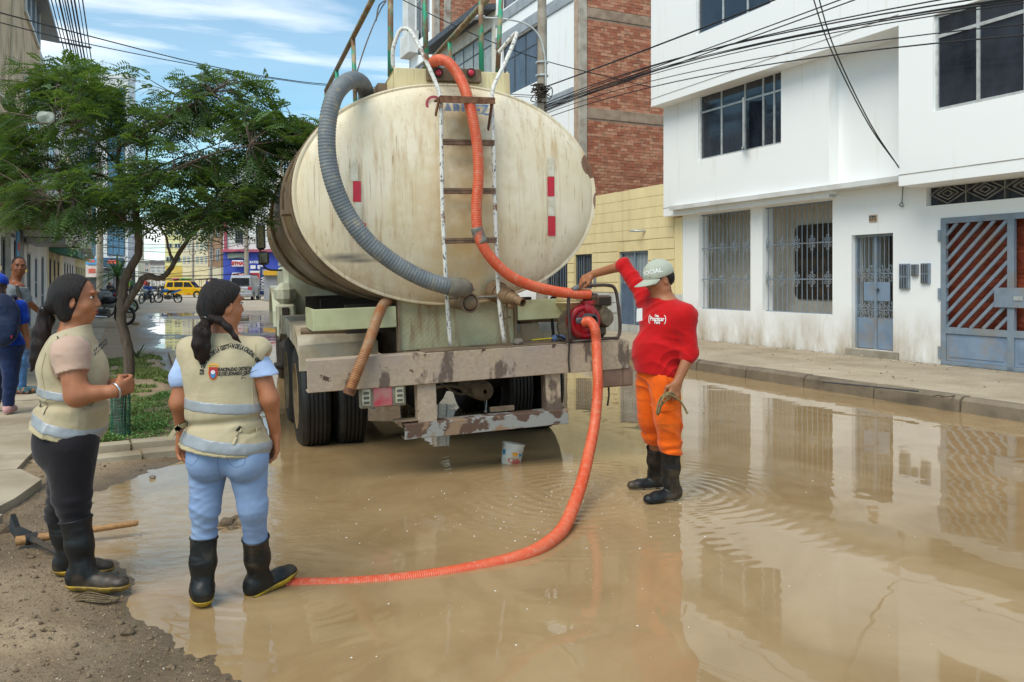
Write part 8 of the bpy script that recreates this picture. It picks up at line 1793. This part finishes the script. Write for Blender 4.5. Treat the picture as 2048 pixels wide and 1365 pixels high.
BLU = mat('shop_blue', '#3446a8', '#3d50b4', 1, .55); PKR = mat('pinkish_red_paint', '#b8586a', '#a84c5e', 2, .7)
ES, x0_, x1_, t_ = far_house('battery_shop', 'white upper floor over a blue battery shop with red trim beyond the crossing', 446, 585, 398, 76, SHADEW, 10, 0, 1, base_m=BLU, ground=fz(503, 76), wins=False)
Zs = 75.8
def fbx(par, x0, x1, y0, y1, m_, nm, Z=Zs, th=.12, bev=.0):
    m = MB(); m.box((PX(x0, 560, Z).x, Z, fz(y1, Z)), (PX(x1, 560, Z).x, Z+th, fz(y0, Z)), bev); return m.build(nm, m_, par)
fbx(ES, 444, 587, 499, 504, PKR, 'trim', 75.5, .6); fbx(ES, 448, 453, 400, 499, PKR, 'pilaster'); window(ES, 75.9, PX(471, 0, 76).x, PX(486, 0, 76).x, fz(486, 76), fz(461, 76), [.33, .66], [.25, .5, .75], GREYP2, DKWIN, .06, axis='s', depth=.08)
fbx(ES, 455, 490, 507, 517, mat('dim_grey_green', '#8a9488', '#79837a', 2, .6), 'upper_sign'); WS = mat('sign_plain_white', '#d9dadf')
RL = mat('sign_red_letters', '#c43a34'); WL = MC['white_print']
for (x0, x1, y0, y1) in ((463, 487, 521, 534), (463, 492, 546, 559)):
    s_ = fbx(ES, x0, x1, y0, y1, WS, 'sign_board', 75.6, .15, .08); c = PX((x0+x1)/2, (y0+y1)/2, 75.58); text_at('lettering', 'ETNA', .44, mframe(c, (1, 0, 0), (0, 0, 1)), RL, s_, .03)
text_at('lettering', 'BATERIAS', .30, mframe(PX(513, 525, 75.75), (1, 0, 0), (0, 0, 1)), WL, ES, .008)
s_ = fbx(ES, 501, 511, 531, 538, WS, 'product_sign', 75.7); fbx(ES, 515, 525, 531, 538, WS, 'product_sign', 75.7); s_ = fbx(ES, 500, 520, 542, 546, WS, 'poster_head', 75.7); fbx(ES, 500, 520, 546, 562, mat('poster_red', '#c22b35', '#8a1d25', 1, .5), 'poster', 75.7); fbx(ES, 503, 514, 550, 556, DARK, 'poster_picture', 75.68, .02)
for k in range(3): fbx(ES, 452+k*14, 461+k*14, 562, 592, mat('rolled_shutter', '#6f7890', '#5c6580', 2, .5), 'shutter', 75.75, .05)
YG, *_ = far_house('grey_wall_panel', 'grey plastered wall with a yellow top band beside the truck cab', 528, 640, 541, 56, mat('grey_blue_plaster', '#9fa3ad', '#8f939d', 2, .85), .3, 0, 1, cat='wall', wins=False)
fbx(YG, 527, 641, 542, 551, mat('yellow_band', '#d9a92c', '#cda030', 2, .7), 'top_band', 55.7, .25)
fl_ = thing('feather_flag', 'dark blue feather flag with white letters beside the silver van', 'flag', PX(519, 560, 60)-Vector((0, 0, 1.5)), off=(0, 0, 0)); OFF[fl_.name] = fl_.location.copy(); q = fl_.location
m = MB(); m.cyl(q, q+Vector((0, 0, 2.5)), .02, seg=6); m.build('pole', ALU, fl_); m = MB(); m.prism([q+Vector((.0, 0, .4)), q+Vector((.38, 0, .5)), q+Vector((.45, 0, 1.8)), q+Vector((.3, 0, 2.4)), q+Vector((0.05, 0, 2.5))], (0, .02, 0)); fo = m.build('flag_cloth', mat('flag_navy', '#27396f'), fl_)
tm = text_mesh('WARI', .42, wt=.01); tm.transform(Matrix.Rotation(R(-90), 4, 'Z')); tm.materials.clear(); tm.materials.append(WL); tm.transform(Matrix.Translation(-OFF[fl_.name]) @ mframe(q+Vector((.22, -.012, 1.2)), (1, 0, 0), (0, 0, 1))); put('lettering', tm, fo)
# ------------------------------------------------------------------ poles, street lamp, cables
POLE = mat('pole_concrete', '#a99f90', '#8f8576', 4, .9, 0, .3, 40)
def pole(x, Z, h, label, r=.13, name='utility_pole', arms=True, z0=0.0):
    b = PX(x, 560, Z); b.z = z0; o = thing(name, label, 'pole', b, off=b); m = MB(); m.cyl(b, b+Vector((0, 0, h)), r, r*.72, 14); m.build('shaft', POLE, o, True, 40)
    if arms:
        for k in (0, .7): m = MB(); m.box(b+Vector((-.7, -.05, h-.5-k)), b+Vector((.7, .05, h-.4-k))); m.build('cross_arm', POLE, o)
        m = MB(); c_ = b+Vector((0, -.2, 4.6)); m.tube([c_+Vector((.35*math.cos(a), 0, .35*math.sin(a))) for a in np.linspace(0, 5.98, 16)], .03, 5, closed=True); m.build('cable_coil', DARK, o)
    return o
rp_k = 9.05; tpl = rp_k/(ray(1084, 560).dot(RV)); pb_ = PX(1084, 560, tpl); pb_.z = .17
lam = thing('lamp_post', 'concrete street lamp post with a curved arm behind the tank on the right', 'lamp post', pb_, off=pb_)
m = MB(); m.cyl(pb_, pb_+Vector((0, 0, 9)), .145, .10, 16); m.build('post', POLE, lam, True, 40)
arm = [PX(x, y, tpl-.12) for x, y in ((1092, 196), (1091, 150), (1089, 110), (1078, 72), (1055, 50), (1020, 40), (975, 36), (950, 34))]
m = MB(); m.tube(spline(arm, 6), .022, 8); m.build('lamp_arm', ALU, lam, True)
m = MB(); a_, b_ = PX(962, 36, tpl-.12), PX(921, 52, tpl-.25); m.tube([PX(970, 34, tpl-.12), PX(945, 35, tpl-.15), PX(940, 42, tpl-.2), b_], [.035, .07, .05, .035], 10); m.build('lamp_head', mat('lamp_grey', '#b9bcc0', '#a0a4a8', 5, .4), lam, True)
for z in (126, 152): c_ = PX(1084, z, tpl); m = MB(); m.lathe(c_, (0, 0, 1), [(-.02, .135), (-.02, .155), (.02, .155), (.02, .135)], 16); m.build('pole_band', ALU, lam)
c_ = PX(1082, 186, tpl-.2); m = MB()
for k in range(9): a = random.uniform(0, 6.28); m.tube(spline([c_+Vector((random.uniform(-.25, .25), random.uniform(-.1, .1), random.uniform(-.25, .2))) for _ in range(5)], 5), .012, 5)
m.build('cable_tangle', DARK, lam, kind='stuff')
CAB = mat('black_cable', '#1c1c1f', None, rough=.6)
ncab = 0
def cable(pts, r, label, group, name='cable', n=10, sag=0.0):
    P = [Vector(p) for p in pts]
    if len(P) == 2: P = [P[0].lerp(P[1], k/16)-Vector((0, 0, sag*4*(k/16)*(1-k/16))) for k in range(17)]
    else: P = spline(P, n)
    m = MB(); m.tube(P, r, 5, cap=False); o = m.build(name, CAB, None, True, norm=False); standalone(o); tag(o, label, 'cable', group); return o
def PR_(px, py, r): d_ = ray(px, py); return Vector((0, 0, CAMH))+d_*(r/d_.dot(RV))
CG = 'overhead cables slanting across the white house'
for i, (y0, y1, r_, lb) in enumerate(((176, -226, .016, 'twisted thick cable, highest of the cables running to the lamp post'), (212, -162, .010, 'upper one of the close pair of black cables above the second storey window'), (218, -148, .010, 'lower one of the close pair of black cables above the second storey window'), (254, -24, .011, None), (260, -38, .010, None), (264, -8, .010, None), (268, -16, .010, None), (270, -2, .008, None), (262, -12, .008, None), (275, 43, .008, 'thin cable between the dark cable bundle and the lowest cable'), (284, 66, .010, 'lowest black cable crossing the middle of the second storey window'))):
    cable([PR_(1086, y0-45 if i > 2 else y0, rp_k), PR_(2110, y1, rp_k)], r_, lb or 'black cable in the close bundle crossing the top of the second storey window', CG, sag=.05 if i <= 2 else -.28)
cable([PR_(1618, -30, 9.0), PR_(1660, 95, 10.0), PR_(1735, 245, 10.8), PR_(1797, 334, 11.04)], .010, 'left one of two thin drop cables falling to the edge of the jutting room', 'thin drop cables on the white house')
cable([PR_(1630, -30, 9.0), PR_(1668, 95, 10.0), PR_(1738, 243, 10.8), PR_(1798, 336, 11.04)], .010, 'right one of two thin drop cables falling to the edge of the jutting room', 'thin drop cables on the white house')
cable([PX(805, 0, 19), PX(880, 38, 19.2), PX(985, 85, 19.5), PX(1100, 125, 20), PX(1240, 160, 21.5), PX(1325, 180, 22)], .012, 'single cable slanting down in front of the brick tower behind the rails', None)
cable([PX(-30, 18, 9), PX(160, 68, 11), PX(400, 128, 14.5), PX(560, 158, 17), PX(700, 172, 19), PX(1080, 192, tpl)], .009, 'upper of two long cables crossing the open sky over the tree', 'cables across the sky')
cable([PX(-30, 38, 9), PX(160, 85, 11), PX(400, 133, 14.5), PX(560, 160, 17), PX(700, 175, 19), PX(1080, 196, tpl)], .007, 'lower of two long cables crossing the open sky over the tree', 'cables across the sky')
for i, (x, z) in enumerate(((104, 7.2), (112, 7.5), (120, 8.4), (126, 7.8), (131, 8.6), (136, 8.1), (143, 7.4), (150, 8.8), (158, 8.2), (166, 9.0))):
    k_ = ((x-HX)/F*RV.x+RV.y)/(560/F); r_ = k_*(z-CAMH)
    cable([W(r_, 14, z), W(r_-.0, 64, z)], random.choice((.012, .018, .024)), 'black cable in the sheaf running along the left house fronts', 'sheaf of cables along the left row', sag=.15)
cable([PX(26, -20, 13), PX(24, 60, 13), PX(20, 140, 13), PX(20, 210, 12.8), PX(26, 250, 12.6), PX(40, 290, 12.4), PX(58, 318, 12.2)], .022, 'thick pale cable hanging loosely in front of the tan facade', None, 'hanging_cable').data.materials[0] = mat('pale_cable', '#b8ac94')
cable([PX(37, -5, 18.5), PX(38, 60, 18.5), PX(46, 130, 18.5)], .03, 'black cable running down the tan facade behind the pale one', None, 'hanging_cable')
m = MB(); a_, b_ = PX(115, 82, 25), PX(182, 96, 26); m.tube([PX(108, 62, 25), PX(117, 84, 25), b_], .035, 6); o = m.build('steel_bracket', GREYP2, None); standalone(o); tag(o, 'dark steel bracket arm sticking out below the corrugated eave', 'bracket')
pole(200, 62, 10.5, 'utility pole left of the tree trunk in front of the glass building', .26)
pole(493, 68, 9.5, 'utility pole in front of the battery shop behind the silver van', .20)
pole(422, 84, 8.5, 'utility pole beside the brick gable house beyond the yellow taxi', .15); pole(386, 92, 9, 'utility pole in front of the cream block behind the yellow taxi', .14)
for i in range(14):
    y = 432+i*9+random.uniform(-3, 3); Z0, Z1 = 62, 68
    cable([PX(200, y, 62), PX(493, y+random.uniform(-22, 18), 68)], .022, 'dark cable strung between the far poles over the crossing', 'cables over the crossing', sag=random.uniform(.2, .8))
for i in range(6):
    y = 440+i*12; cable([PX(493, y, 68), PX(640, y-30+random.uniform(-15, 15), 50)], .018, 'dark cable strung from the shop pole towards the right row', 'cables towards the right row', sag=.3)
# ------------------------------------------------------------------ vehicles
BLKP = MC['black_plastic']; CHR = mat('chrome', '#c4c6c8', None, rough=.2, metal=.95)
def motorcycle(name, label, loc, rotz, col, col2=None, dirt_=False, cover=False, scooter=False):
    o = thing(name, label, 'motorcycle', loc, rotz); P = mat('bike_'+col[1:], col, col2 or col, 3, .3)
    for x, rd in ((.66, .31), (-.62, .30)):
        m = MB(); c = Vector((x, 0, rd)); m.tube([c+Vector((math.cos(a)*(rd-.045), 0, math.sin(a)*(rd-.045))) for a in np.linspace(0, 2*math.pi, 29)[:-1]], .045, 8, closed=True); w = m.build('wheel', TYRE, o, True)
        m = MB(); m.tube([c+Vector((math.cos(a)*(rd-.09), 0, math.sin(a)*(rd-.09))) for a in np.linspace(0, 2*math.pi, 25)[:-1]], .012, 5, closed=True); m.cyl(c-Vector((0, .05, 0)), c+Vector((0, .05, 0)), .045, seg=10)
        for k in range(10): a = k*math.pi/5; m.tube([c, c+Vector((math.cos(a)*(rd-.09), 0, math.sin(a)*(rd-.09)))], .005, 4)
        m.build('rim', ALU, w)
    m = MB(); m.tube([(.66, -.07, .31), (.50, -.07, .80), (.46, -.07, .92)], .022, 7); m.tube([(.66, .07, .31), (.50, .07, .80), (.46, .07, .92)], .022, 7); m.build('fork', ALU, o, True)
    m = MB(); m.tube(spline([(.40, -.36, .98), (.44, -.22, 1.0), (.48, -.1, .93), (.48, .1, .93), (.44, .22, 1.0), (.40, .36, .98)], 5), .014, 6); m.build('handlebar', BLKP, o, True)
    for s in (-1, 1): m = MB(); m.cyl((.44, s*.25, 1.0), (.42, s*.3, 1.14), .006, seg=5); m.ball((.42, s*.32, 1.17), (.02, .06, .04), 8, 6); m.build('rear_mirror', BLKP, o)
    m = MB(); m.tube(spline([(.44, 0, .84), (.1, 0, .72), (-.15, 0, .62), (-.62, 0, .30)], 5), .03, 7); m.tube(spline([(.44, 0, .78), (.30, 0, .35), (-.1, 0, .28), (-.2, 0, .55)], 5), .025, 7); m.tube([(-.1, 0, .7), (-.75, 0, .78)], .022, 6); m.tube([(-.62, .1, .30), (-.55, .12, .68)], .025, 6); m.build('frame', DARK, o, True)
    m = MB(); m.box((-.12, -.12, .26), (.26, .12, .54), .05); m.cyl((.12, -.15, .36), (.12, .15, .36), .10); m.build('engine', mat('engine_grey', '#6a6a68', '#3c3c3c', 8, .4, .5), o)
    m = MB(); m.ball((.20, 0, .80), (.24, .14, .13), 16, 10); m.build('fuel_tank', P, o, True)
    m = MB(); m.ball((-.25, 0, .79), (.36, .13, .065), 16, 8); m.build('seat', BLKP, o, True)
    m = MB(); m.prism([(-.15, -.12, .60), (-.55, -.10, .70), (-.85, -.06, .86), (-.80, -.06, .90), (-.4, -.12, .78)], (0, .22, 0)); m.build('tail_fairing', P, o)
    m = MB(); n = 9; vs = []
    for k in range(n): a = R(35+100*k/(n-1)); vs += [(.66+math.cos(a)*.37, -.07, .31+math.sin(a)*.37), (.66+math.cos(a)*.37, .07, .31+math.sin(a)*.37)]
    m.add(vs, [(2*k, 2*k+1, 2*k+3, 2*k+2) for k in range(n-1)]); m.build('front_mudguard', P, o, True)
    m = MB(); m.cyl((.20, -.16, .28), (-.75, -.18, .36), .035, .05, 10); m.build('exhaust', CHR, o, True)
    m = MB(); m.lathe((.54, 0, .86), (1, 0, -.1), [(-.08, .04), (0, .085), (.02, .085), (.03, .05), (.032, .001)], 16); m.build('headlight', CHR, o, True)
    m = MB(); m.box((-.88, -.04, .78), (-.85, .04, .84)); m.build('tail_lamp', REDL, o); return o
def look(p, az): return az
mb1 = motorcycle('motorcycle', 'blue motorcycle parked side on in the middle of the crossing', G(337, 607), R(180-4), '#2f6fb5', '#3a7cc2')
mb2 = motorcycle('motorcycle', 'small silver and dark motorcycle ridden head on towards the flood', G(294, 608), R(-95), '#9aa3a8')
mb3 = motorcycle('motorcycle', 'black motorcycle parked on the left pavement beside the tree trunk', G(203, 653, .075), R(14), '#16181c', '#23262b')
mb4 = motorcycle('motorcycle', 'red motorcycle standing behind the black one by the yucca', G(228, 628, .075), R(10), '#b02436', '#98202f')
mb5 = motorcycle('motorcycle', 'motorcycle ridden by the helmeted man beside the glass building', G(222, 606, .05), R(-20), '#3c4248')
mb6 = motorcycle('motorcycle', 'dark motorcycle behind the blue one at the mototaxi rank', G(318, 598), R(120), '#3a2c2c')
mb7 = motorcycle('motorcycle', 'dark motorcycle standing in front of the grey wall right of the van', G(524, 600), R(80), '#23252b')
cv = MB(); q = G(222, 636, .075); o = thing('bike_cover', 'grey cloth cover draped over the front of the black motorcycle', 'cover', q+Vector((-.1, .2, .4)), off=q+Vector((-.1, .2, .4))); c = q+Vector((-.28, .1, .0))
sdf_part('cloth', [ell(c+Vector((0, 0, .72)), (.30, .22, .30), BA, .05), ell(c+Vector((.22, 0, .55)), (.28, .2, .16), BA, .1)], cloth_mat('grey_cover_cloth', '#77797a', '#8b8b88'), o, .02, 0, (), folds(.05, (5, 5, 7), 3))
# yellow taxi (local x forward)
def car(name, label, cat, loc, rotz, prof, W_, paint, wheels, glass, extra=None):
    o = thing(name, label, cat, loc, rotz); hw = W_/2
    base_, roof = prof
    secs = []
    m = MB(); n = len(base_)
    # lower body
    P0 = [(x, z) for x, z in base_]
    vs = []
    for s, k in ((-1, 1.0), (1, 1.0)):
        pass
    m.prism([(x, -hw, z) for x, z in P0], (0, W_, 0)); b = m.build('body', paint, o); md = b.modifiers.new('b', 'BEVEL'); md.width = .05; md.segments = 3; md.limit_method = 'ANGLE'; md.angle_limit = R(25)
    m = MB(); hr_ = hw*.84; n = len(roof); vs = [(x, -hw*.97 if z < roof[0][1]+.02 else -hr_, z) for x, z in roof]+[(x, hw*.97 if z < roof[0][1]+.02 else hr_, z) for x, z in roof]
    m.add(vs, [tuple(range(n))[::-1], tuple(range(n, 2*n))]+[(i, (i+1) % n, (i+1) % n+n, i+n) for i in range(n)]); c_ = m.build('cabin', paint, o); md = c_.modifiers.new('b', 'BEVEL'); md.width = .04; md.segments = 2; md.limit_method = 'ANGLE'; md.angle_limit = R(25)
    for s in (-1, 1):
        for poly in glass:
            z0 = roof[0][1]; zr_ = max(z for x, z in roof); f = lambda z: (hw*.97+(hr_-hw*.97)*min(1, max(0, (z-z0)/(zr_-z0))))+.006
            m = MB(); k = len(poly); m.add([(x, s*f(z), z) for x, z in poly]+[(x, s*(f(z)-.02), z) for x, z in poly], [tuple(range(k)), tuple(range(k, 2*k))[::-1]]+[(i, (i+1) % k, (i+1) % k+k, i+k) for i in range(k)]); m.build('side_window', DKWIN, o)
    for x, rd in wheels:
        for s in (-1, 1):
            m = MB(); m.lathe((x, s*(hw-.09), rd), (0, s, 0), [(-.09, rd*.6), (-.09, rd*.95), (-.05, rd), (.07, rd), (.10, rd*.94), (.10, rd*.62)], 24); w = m.build('wheel', TYRE, o, True, 35); m = MB(); m.lathe((x, s*(hw-.09), rd), (0, s, 0), [(.09, rd*.62), (.07, rd*.5), (.09, rd*.2), (.10, .001)], 18); m.build('rim', ALU, w, True, 35)
            m = MB(); m.lathe((x, s*(hw-.02), rd), (0, s, 0), [(0, rd*1.14), (.026, rd*1.14), (.026, rd*.9), (0, rd*.9)], 24); m.build('wheel_arch', DARK, o)
    return o
YP = mat('taxi_yellow', '#e8b60c', '#dcaa0e', 2, .3, 0, 0, spec=.6)
tx = car('taxi', 'small yellow taxi with a loaded roof rack standing beyond the crossing', 'taxi', G(374, 596), R(2), ([(-1.6, .22), (1.55, .22), (1.66, .35), (1.66, .62), (1.5, .74), (.85, .84), (-1.62, .84), (-1.66, .5)], [(-1.62, .82), (.88, .82), (.42, 1.36), (.2, 1.40), (-1.35, 1.40), (-1.52, 1.3)]), 1.42, YP, ((1.05, .28), (-1.08, .28)),
         ([(-1.46, .90), (-.92, .90), (-.92, 1.29), (-1.36, 1.29)], [(-.82, .90), (-.12, .90), (-.12, 1.31), (-.82, 1.31)], [(-.04, .90), (.72, .90), (.38, 1.29), (-.04, 1.31)]))
for a, b in (((1.66, .4, .5), (1.69, .62, .62)), ((1.66, -.62, .5), (1.69, -.4, .62))): m = MB(); m.box(a, b); m.build('headlight', CHR, tx)
m = MB(); m.prism([(.84, -.58, .87), (.45, -.54, 1.31), (.45, .54, 1.31), (.84, .58, .87)], (.02, 0, .015)); m.build('windscreen', DKWIN, tx)
m = MB(); m.box((-1.3, -.55, 1.43), (.2, .55, 1.47)); m.build('roof_rack', DARK, tx)
for k in range(5): m = MB(); m.box((-1.2+.5*k, -.716, .30), (-1.02+.5*k, -.711, .37)); m.build('side_reflector', REDT if k % 2 else WHT, tx)
ld = thing('roof_load', 'bundles of green and pink goods tied on the roof of the yellow taxi', 'load', tx.location+Vector((0, 0, 1.47)), off=tx.location+Vector((0, 0, 1.47))); q = tx.location
for x, c_ in ((-.9, '#b8626a'), (-.25, '#5d8f4e'), (.1, '#7a9a55')): m = MB(); m.ball(q+Vector((x, 0, 1.56)), (.38, .42, .10), 10, 6); m.build('bundle', mat('bundle_'+c_[1:], c_, None, rough=.9), ld, True)
SV_ = mat('van_silver', '#b3b8bd', '#a5aab0', 2, .28, .4, 0, spec=.6)
vn = car('van', 'silver passenger van seen from behind at the edge of the crossing', 'van', G(491, 601), R(98), ([(-2.0, .30), (2.1, .30), (2.25, .5), (2.25, .8), (1.9, 1.0), (-2.0, 1.0), (-2.06, .6)], [(-2.0, .98), (1.95, .98), (1.3, 1.72), (1.0, 1.80), (-1.7, 1.82), (-1.92, 1.7)]), 1.62, SV_, ((1.35, .31), (-1.3, .31)),
         ([(-1.8, 1.1), (-.9, 1.1), (-.9, 1.6), (-1.75, 1.6)], [(-.8, 1.1), (.3, 1.1), (.3, 1.6), (-.8, 1.6)], [(.4, 1.1), (1.6, 1.1), (1.2, 1.6), (.4, 1.6)]))
m = MB(); m.prism([(-1.995, -.62, 1.08), (-1.94, -.58, 1.62), (-1.94, .58, 1.62), (-1.995, .62, 1.08)], (-.02, 0, 0)); m.build('rear_window', DKWIN, vn)
for s in (-1, 1): m = MB(); m.box((-2.07, s*.79, .80), (-2.0, s*.52, .98)); m.build('tail_lamp', REDL, vn)
m = MB(); m.box((-2.12, -.8, .32), (-1.98, .8, .55), .03); m.build('bumper', SV_, vn); m = MB(); m.box((-2.09, -.25, .70), (-2.062, .25, .82)); m.build('number_plate', WHT, vn)
for s in (-1, 1): m = MB(); m.tube([(-1.5, s*.6, 1.86), (.8, s*.6, 1.86)], .02, 6); m.build('roof_rail', DARK, vn)
def mototaxi(label, loc, rotz, col):
    o = thing('mototaxi', label, 'mototaxi', loc, rotz); P = mat('moto_'+col[1:], col, None, rough=.4)
    m = MB(); m.prism([(-1.2, -.6, .35), (.1, -.6, .35), (.2, -.6, .8), (-.1, -.6, .85), (-1.2, -.6, .9)], (0, 1.2, 0)); m.build('body', P, o)
    m = MB(); m.prism([(-1.3, -.62, 1.55), (.45, -.62, 1.48), (.35, -.62, 1.58), (-1.25, -.62, 1.66)], (0, 1.24, 0)); m.build('canopy', BLKP, o)
    for x in (-1.2, -.1, .4):
        for s in (-.58, .58): m = MB(); m.tube([(x, s, .8 if x < .3 else .9), (x, s, 1.52)], .02, 5); m.build('canopy_post', DARK, o)
    m = MB(); m.box((-1.22, -.6, .9), (-1.19, .6, 1.55)); m.build('rear_sheet', BLKP, o)
    for x, y in ((-.8, -.55), (-.8, .55), (1.1, 0)): m = MB(); m.lathe((x, y, .26), (0, 1, 0), [(-.05, .16), (-.05, .24), (0, .26), (.05, .24), (.05, .16)], 18); m.build('wheel', TYRE, o, True)
    m = MB(); m.tube([(1.1, 0, .26), (.85, 0, .95)], .03, 6); m.tube([(.8, -.3, 1.0), (.8, .3, 1.0)], .02, 6); m.build('fork', DARK, o); m = MB(); m.ball((.4, 0, .72), (.35, .15, .12), 10, 6); m.build('fuel_tank', P, o, True); return o
mototaxi('dark red mototaxi parked right behind the front of the yellow taxi', PX(404, 0, 78)*1 if False else Vector((PX(404, 560, 78).x, 78, 0)), R(170), '#7c1f2c')
mototaxi('black mototaxi, left one of the pair behind the blue motorcycle', Vector((PX(302, 560, 80).x, 80, 0)), R(200), '#3a3236'); mototaxi('black mototaxi, right one of the pair behind the blue motorcycle', Vector((PX(325, 560, 79).x, 79, 0)), R(190), '#2c2a30')
# ------------------------------------------------------------------ distant people
def far_person(label, base, f, shirt, trous, ride=False, hat=None, skin=None, res=.022):
    base = Vector(base); f = Vector(f).normalized(); s = f.cross(UP); o = person(label, base); P = lambda x, y, z: base+s*x+f*y+UP*z; A = (s, f, UP)
    z0 = .22 if ride else 0; h = 1.62-(.28 if ride else 0); hd = [ell(P(0, .0, h-.11), (.078, .092, .11), A, .02), cap(P(0, 0, h-.2), P(0, 0, h-.3), .05, .05, .02)]
    if ride: lg = [cap(P(q*.09, -.05, h-.80), P(q*.20, .32, h-.75), .085, .065, .03) for q in (-1, 1)]+[cap(P(q*.20, .32, h-.75), P(q*.20, .15, .12), .062, .045, .03) for q in (-1, 1)]; ar = [[cap(P(q*.18, 0, h-.33), P(q*.27, .18, h-.55), .05, .042, .03), cap(P(q*.27, .18, h-.55), P(q*.30, .45, h-.42), .04, .03, .03)] for q in (-1, 1)]
    else: lg = [cap(P(q*.09, 0, .82), P(q*.10, .02*q, .45), .085, .06, .03) for q in (-1, 1)]+[cap(P(q*.10, .02*q, .45), P(q*.10, .05*q, .08), .058, .042, .03) for q in (-1, 1)]+[cap(P(q*.10, -.02, .05), P(q*.10, .15, .04), .045, .035, .02) for q in (-1, 1)]; ar = [[cap(P(q*.18, 0, h-.33), P(q*.24, 0, h-.60), .05, .042, .03), cap(P(q*.24, 0, h-.60), P(q*.24, .08, h-.83), .04, .03, .03)] for q in (-1, 1)]
    to = [cap(P(-.13, 0, h-.33), P(.13, 0, h-.33), .06, .06, .05), ell(P(0, 0, h-.52), (.17, .11, .22), A, .05), ell(P(0, 0, h-.76), (.155, .12, .12), A, .05)]
    sdf_part('body', hd+to+lg+ar[0]+ar[1], skin or SK1, o, res); sdf_part('shirt', to[:2]+[ar[0][0], ar[1][0]], shirt, o, res, .018, [(P(0, 0, h-.72), -UP)]); sdf_part('trousers', [to[2]]+lg, trous, o, res, .015, [(P(0, 0, .10), -UP)] if not ride else [])
    sdf_part('helmet' if hat else 'hair', [ell(P(0, -.012, h-.075), (.10, .115, .095) if hat else (.084, .098, .09), A, .02)], hat or HAIR, o, res, 0, [(P(0, 0, h-.10), f*.8-UP)]); return o
CB = cloth_mat('far_blue_top', '#2b4f9e'); CD = cloth_mat('far_dark_cloth', '#22252c'); CJ = cloth_mat('far_jeans', '#4a5f80'); CHV = cloth_mat('far_hi_vis', '#9ad02a'); CW = cloth_mat('far_white_top', '#c8c5bf')
far_person('rider in a blue top and dark helmet facing the flood on the small motorcycle', G(294, 606)+Vector((0, .25, 0)), (.1, -1, 0), CB, CJ, True, mat('dark_helmet', '#15171b', None, rough=.2))
far_person('helmeted rider in dark clothes beside the glass building', G(219, 604, .05), (.9, -.3, 0), CD, CJ, True, mat('white_helmet', '#c9c4ba', None, rough=.3))
far_person('officer in a bright green vest standing just right of the tree trunk', G(253, 600, .03), (-.2, -1, 0), CHV, CD, False, mat('dark_helmet', '#15171b'))
far_person('person in dark clothes beside the officer in the green vest', G(262, 596, .03), (.3, -1, 0), CD, CD); far_person('person in a pale top beyond the tree trunk near the crossing', G(266, 590, 0), (0, 1, 0), CW, CJ)
far_person('person in dark clothes walking right of the red mototaxi', Vector((PX(422, 560, 72).x, 72, 0)), (1, .3, 0), CD, CD); far_person('person in a blue top standing right behind the front of the taxi', Vector((PX(414, 560, 76).x, 76, 0)), (-1, 0, 0), CB, CJ)
far_person('person in striped white top standing left of the yellow taxi', Vector((PX(326, 560, 72).x, 72, 0)), (.4, -1, 0), CW, CD)
far_person('person in red at the mouth of the side street', Vector((PX(290, 560, 84).x, 84, 0)), (0, -1, 0), cloth_mat('far_red_top', '#b5453f'), CJ)
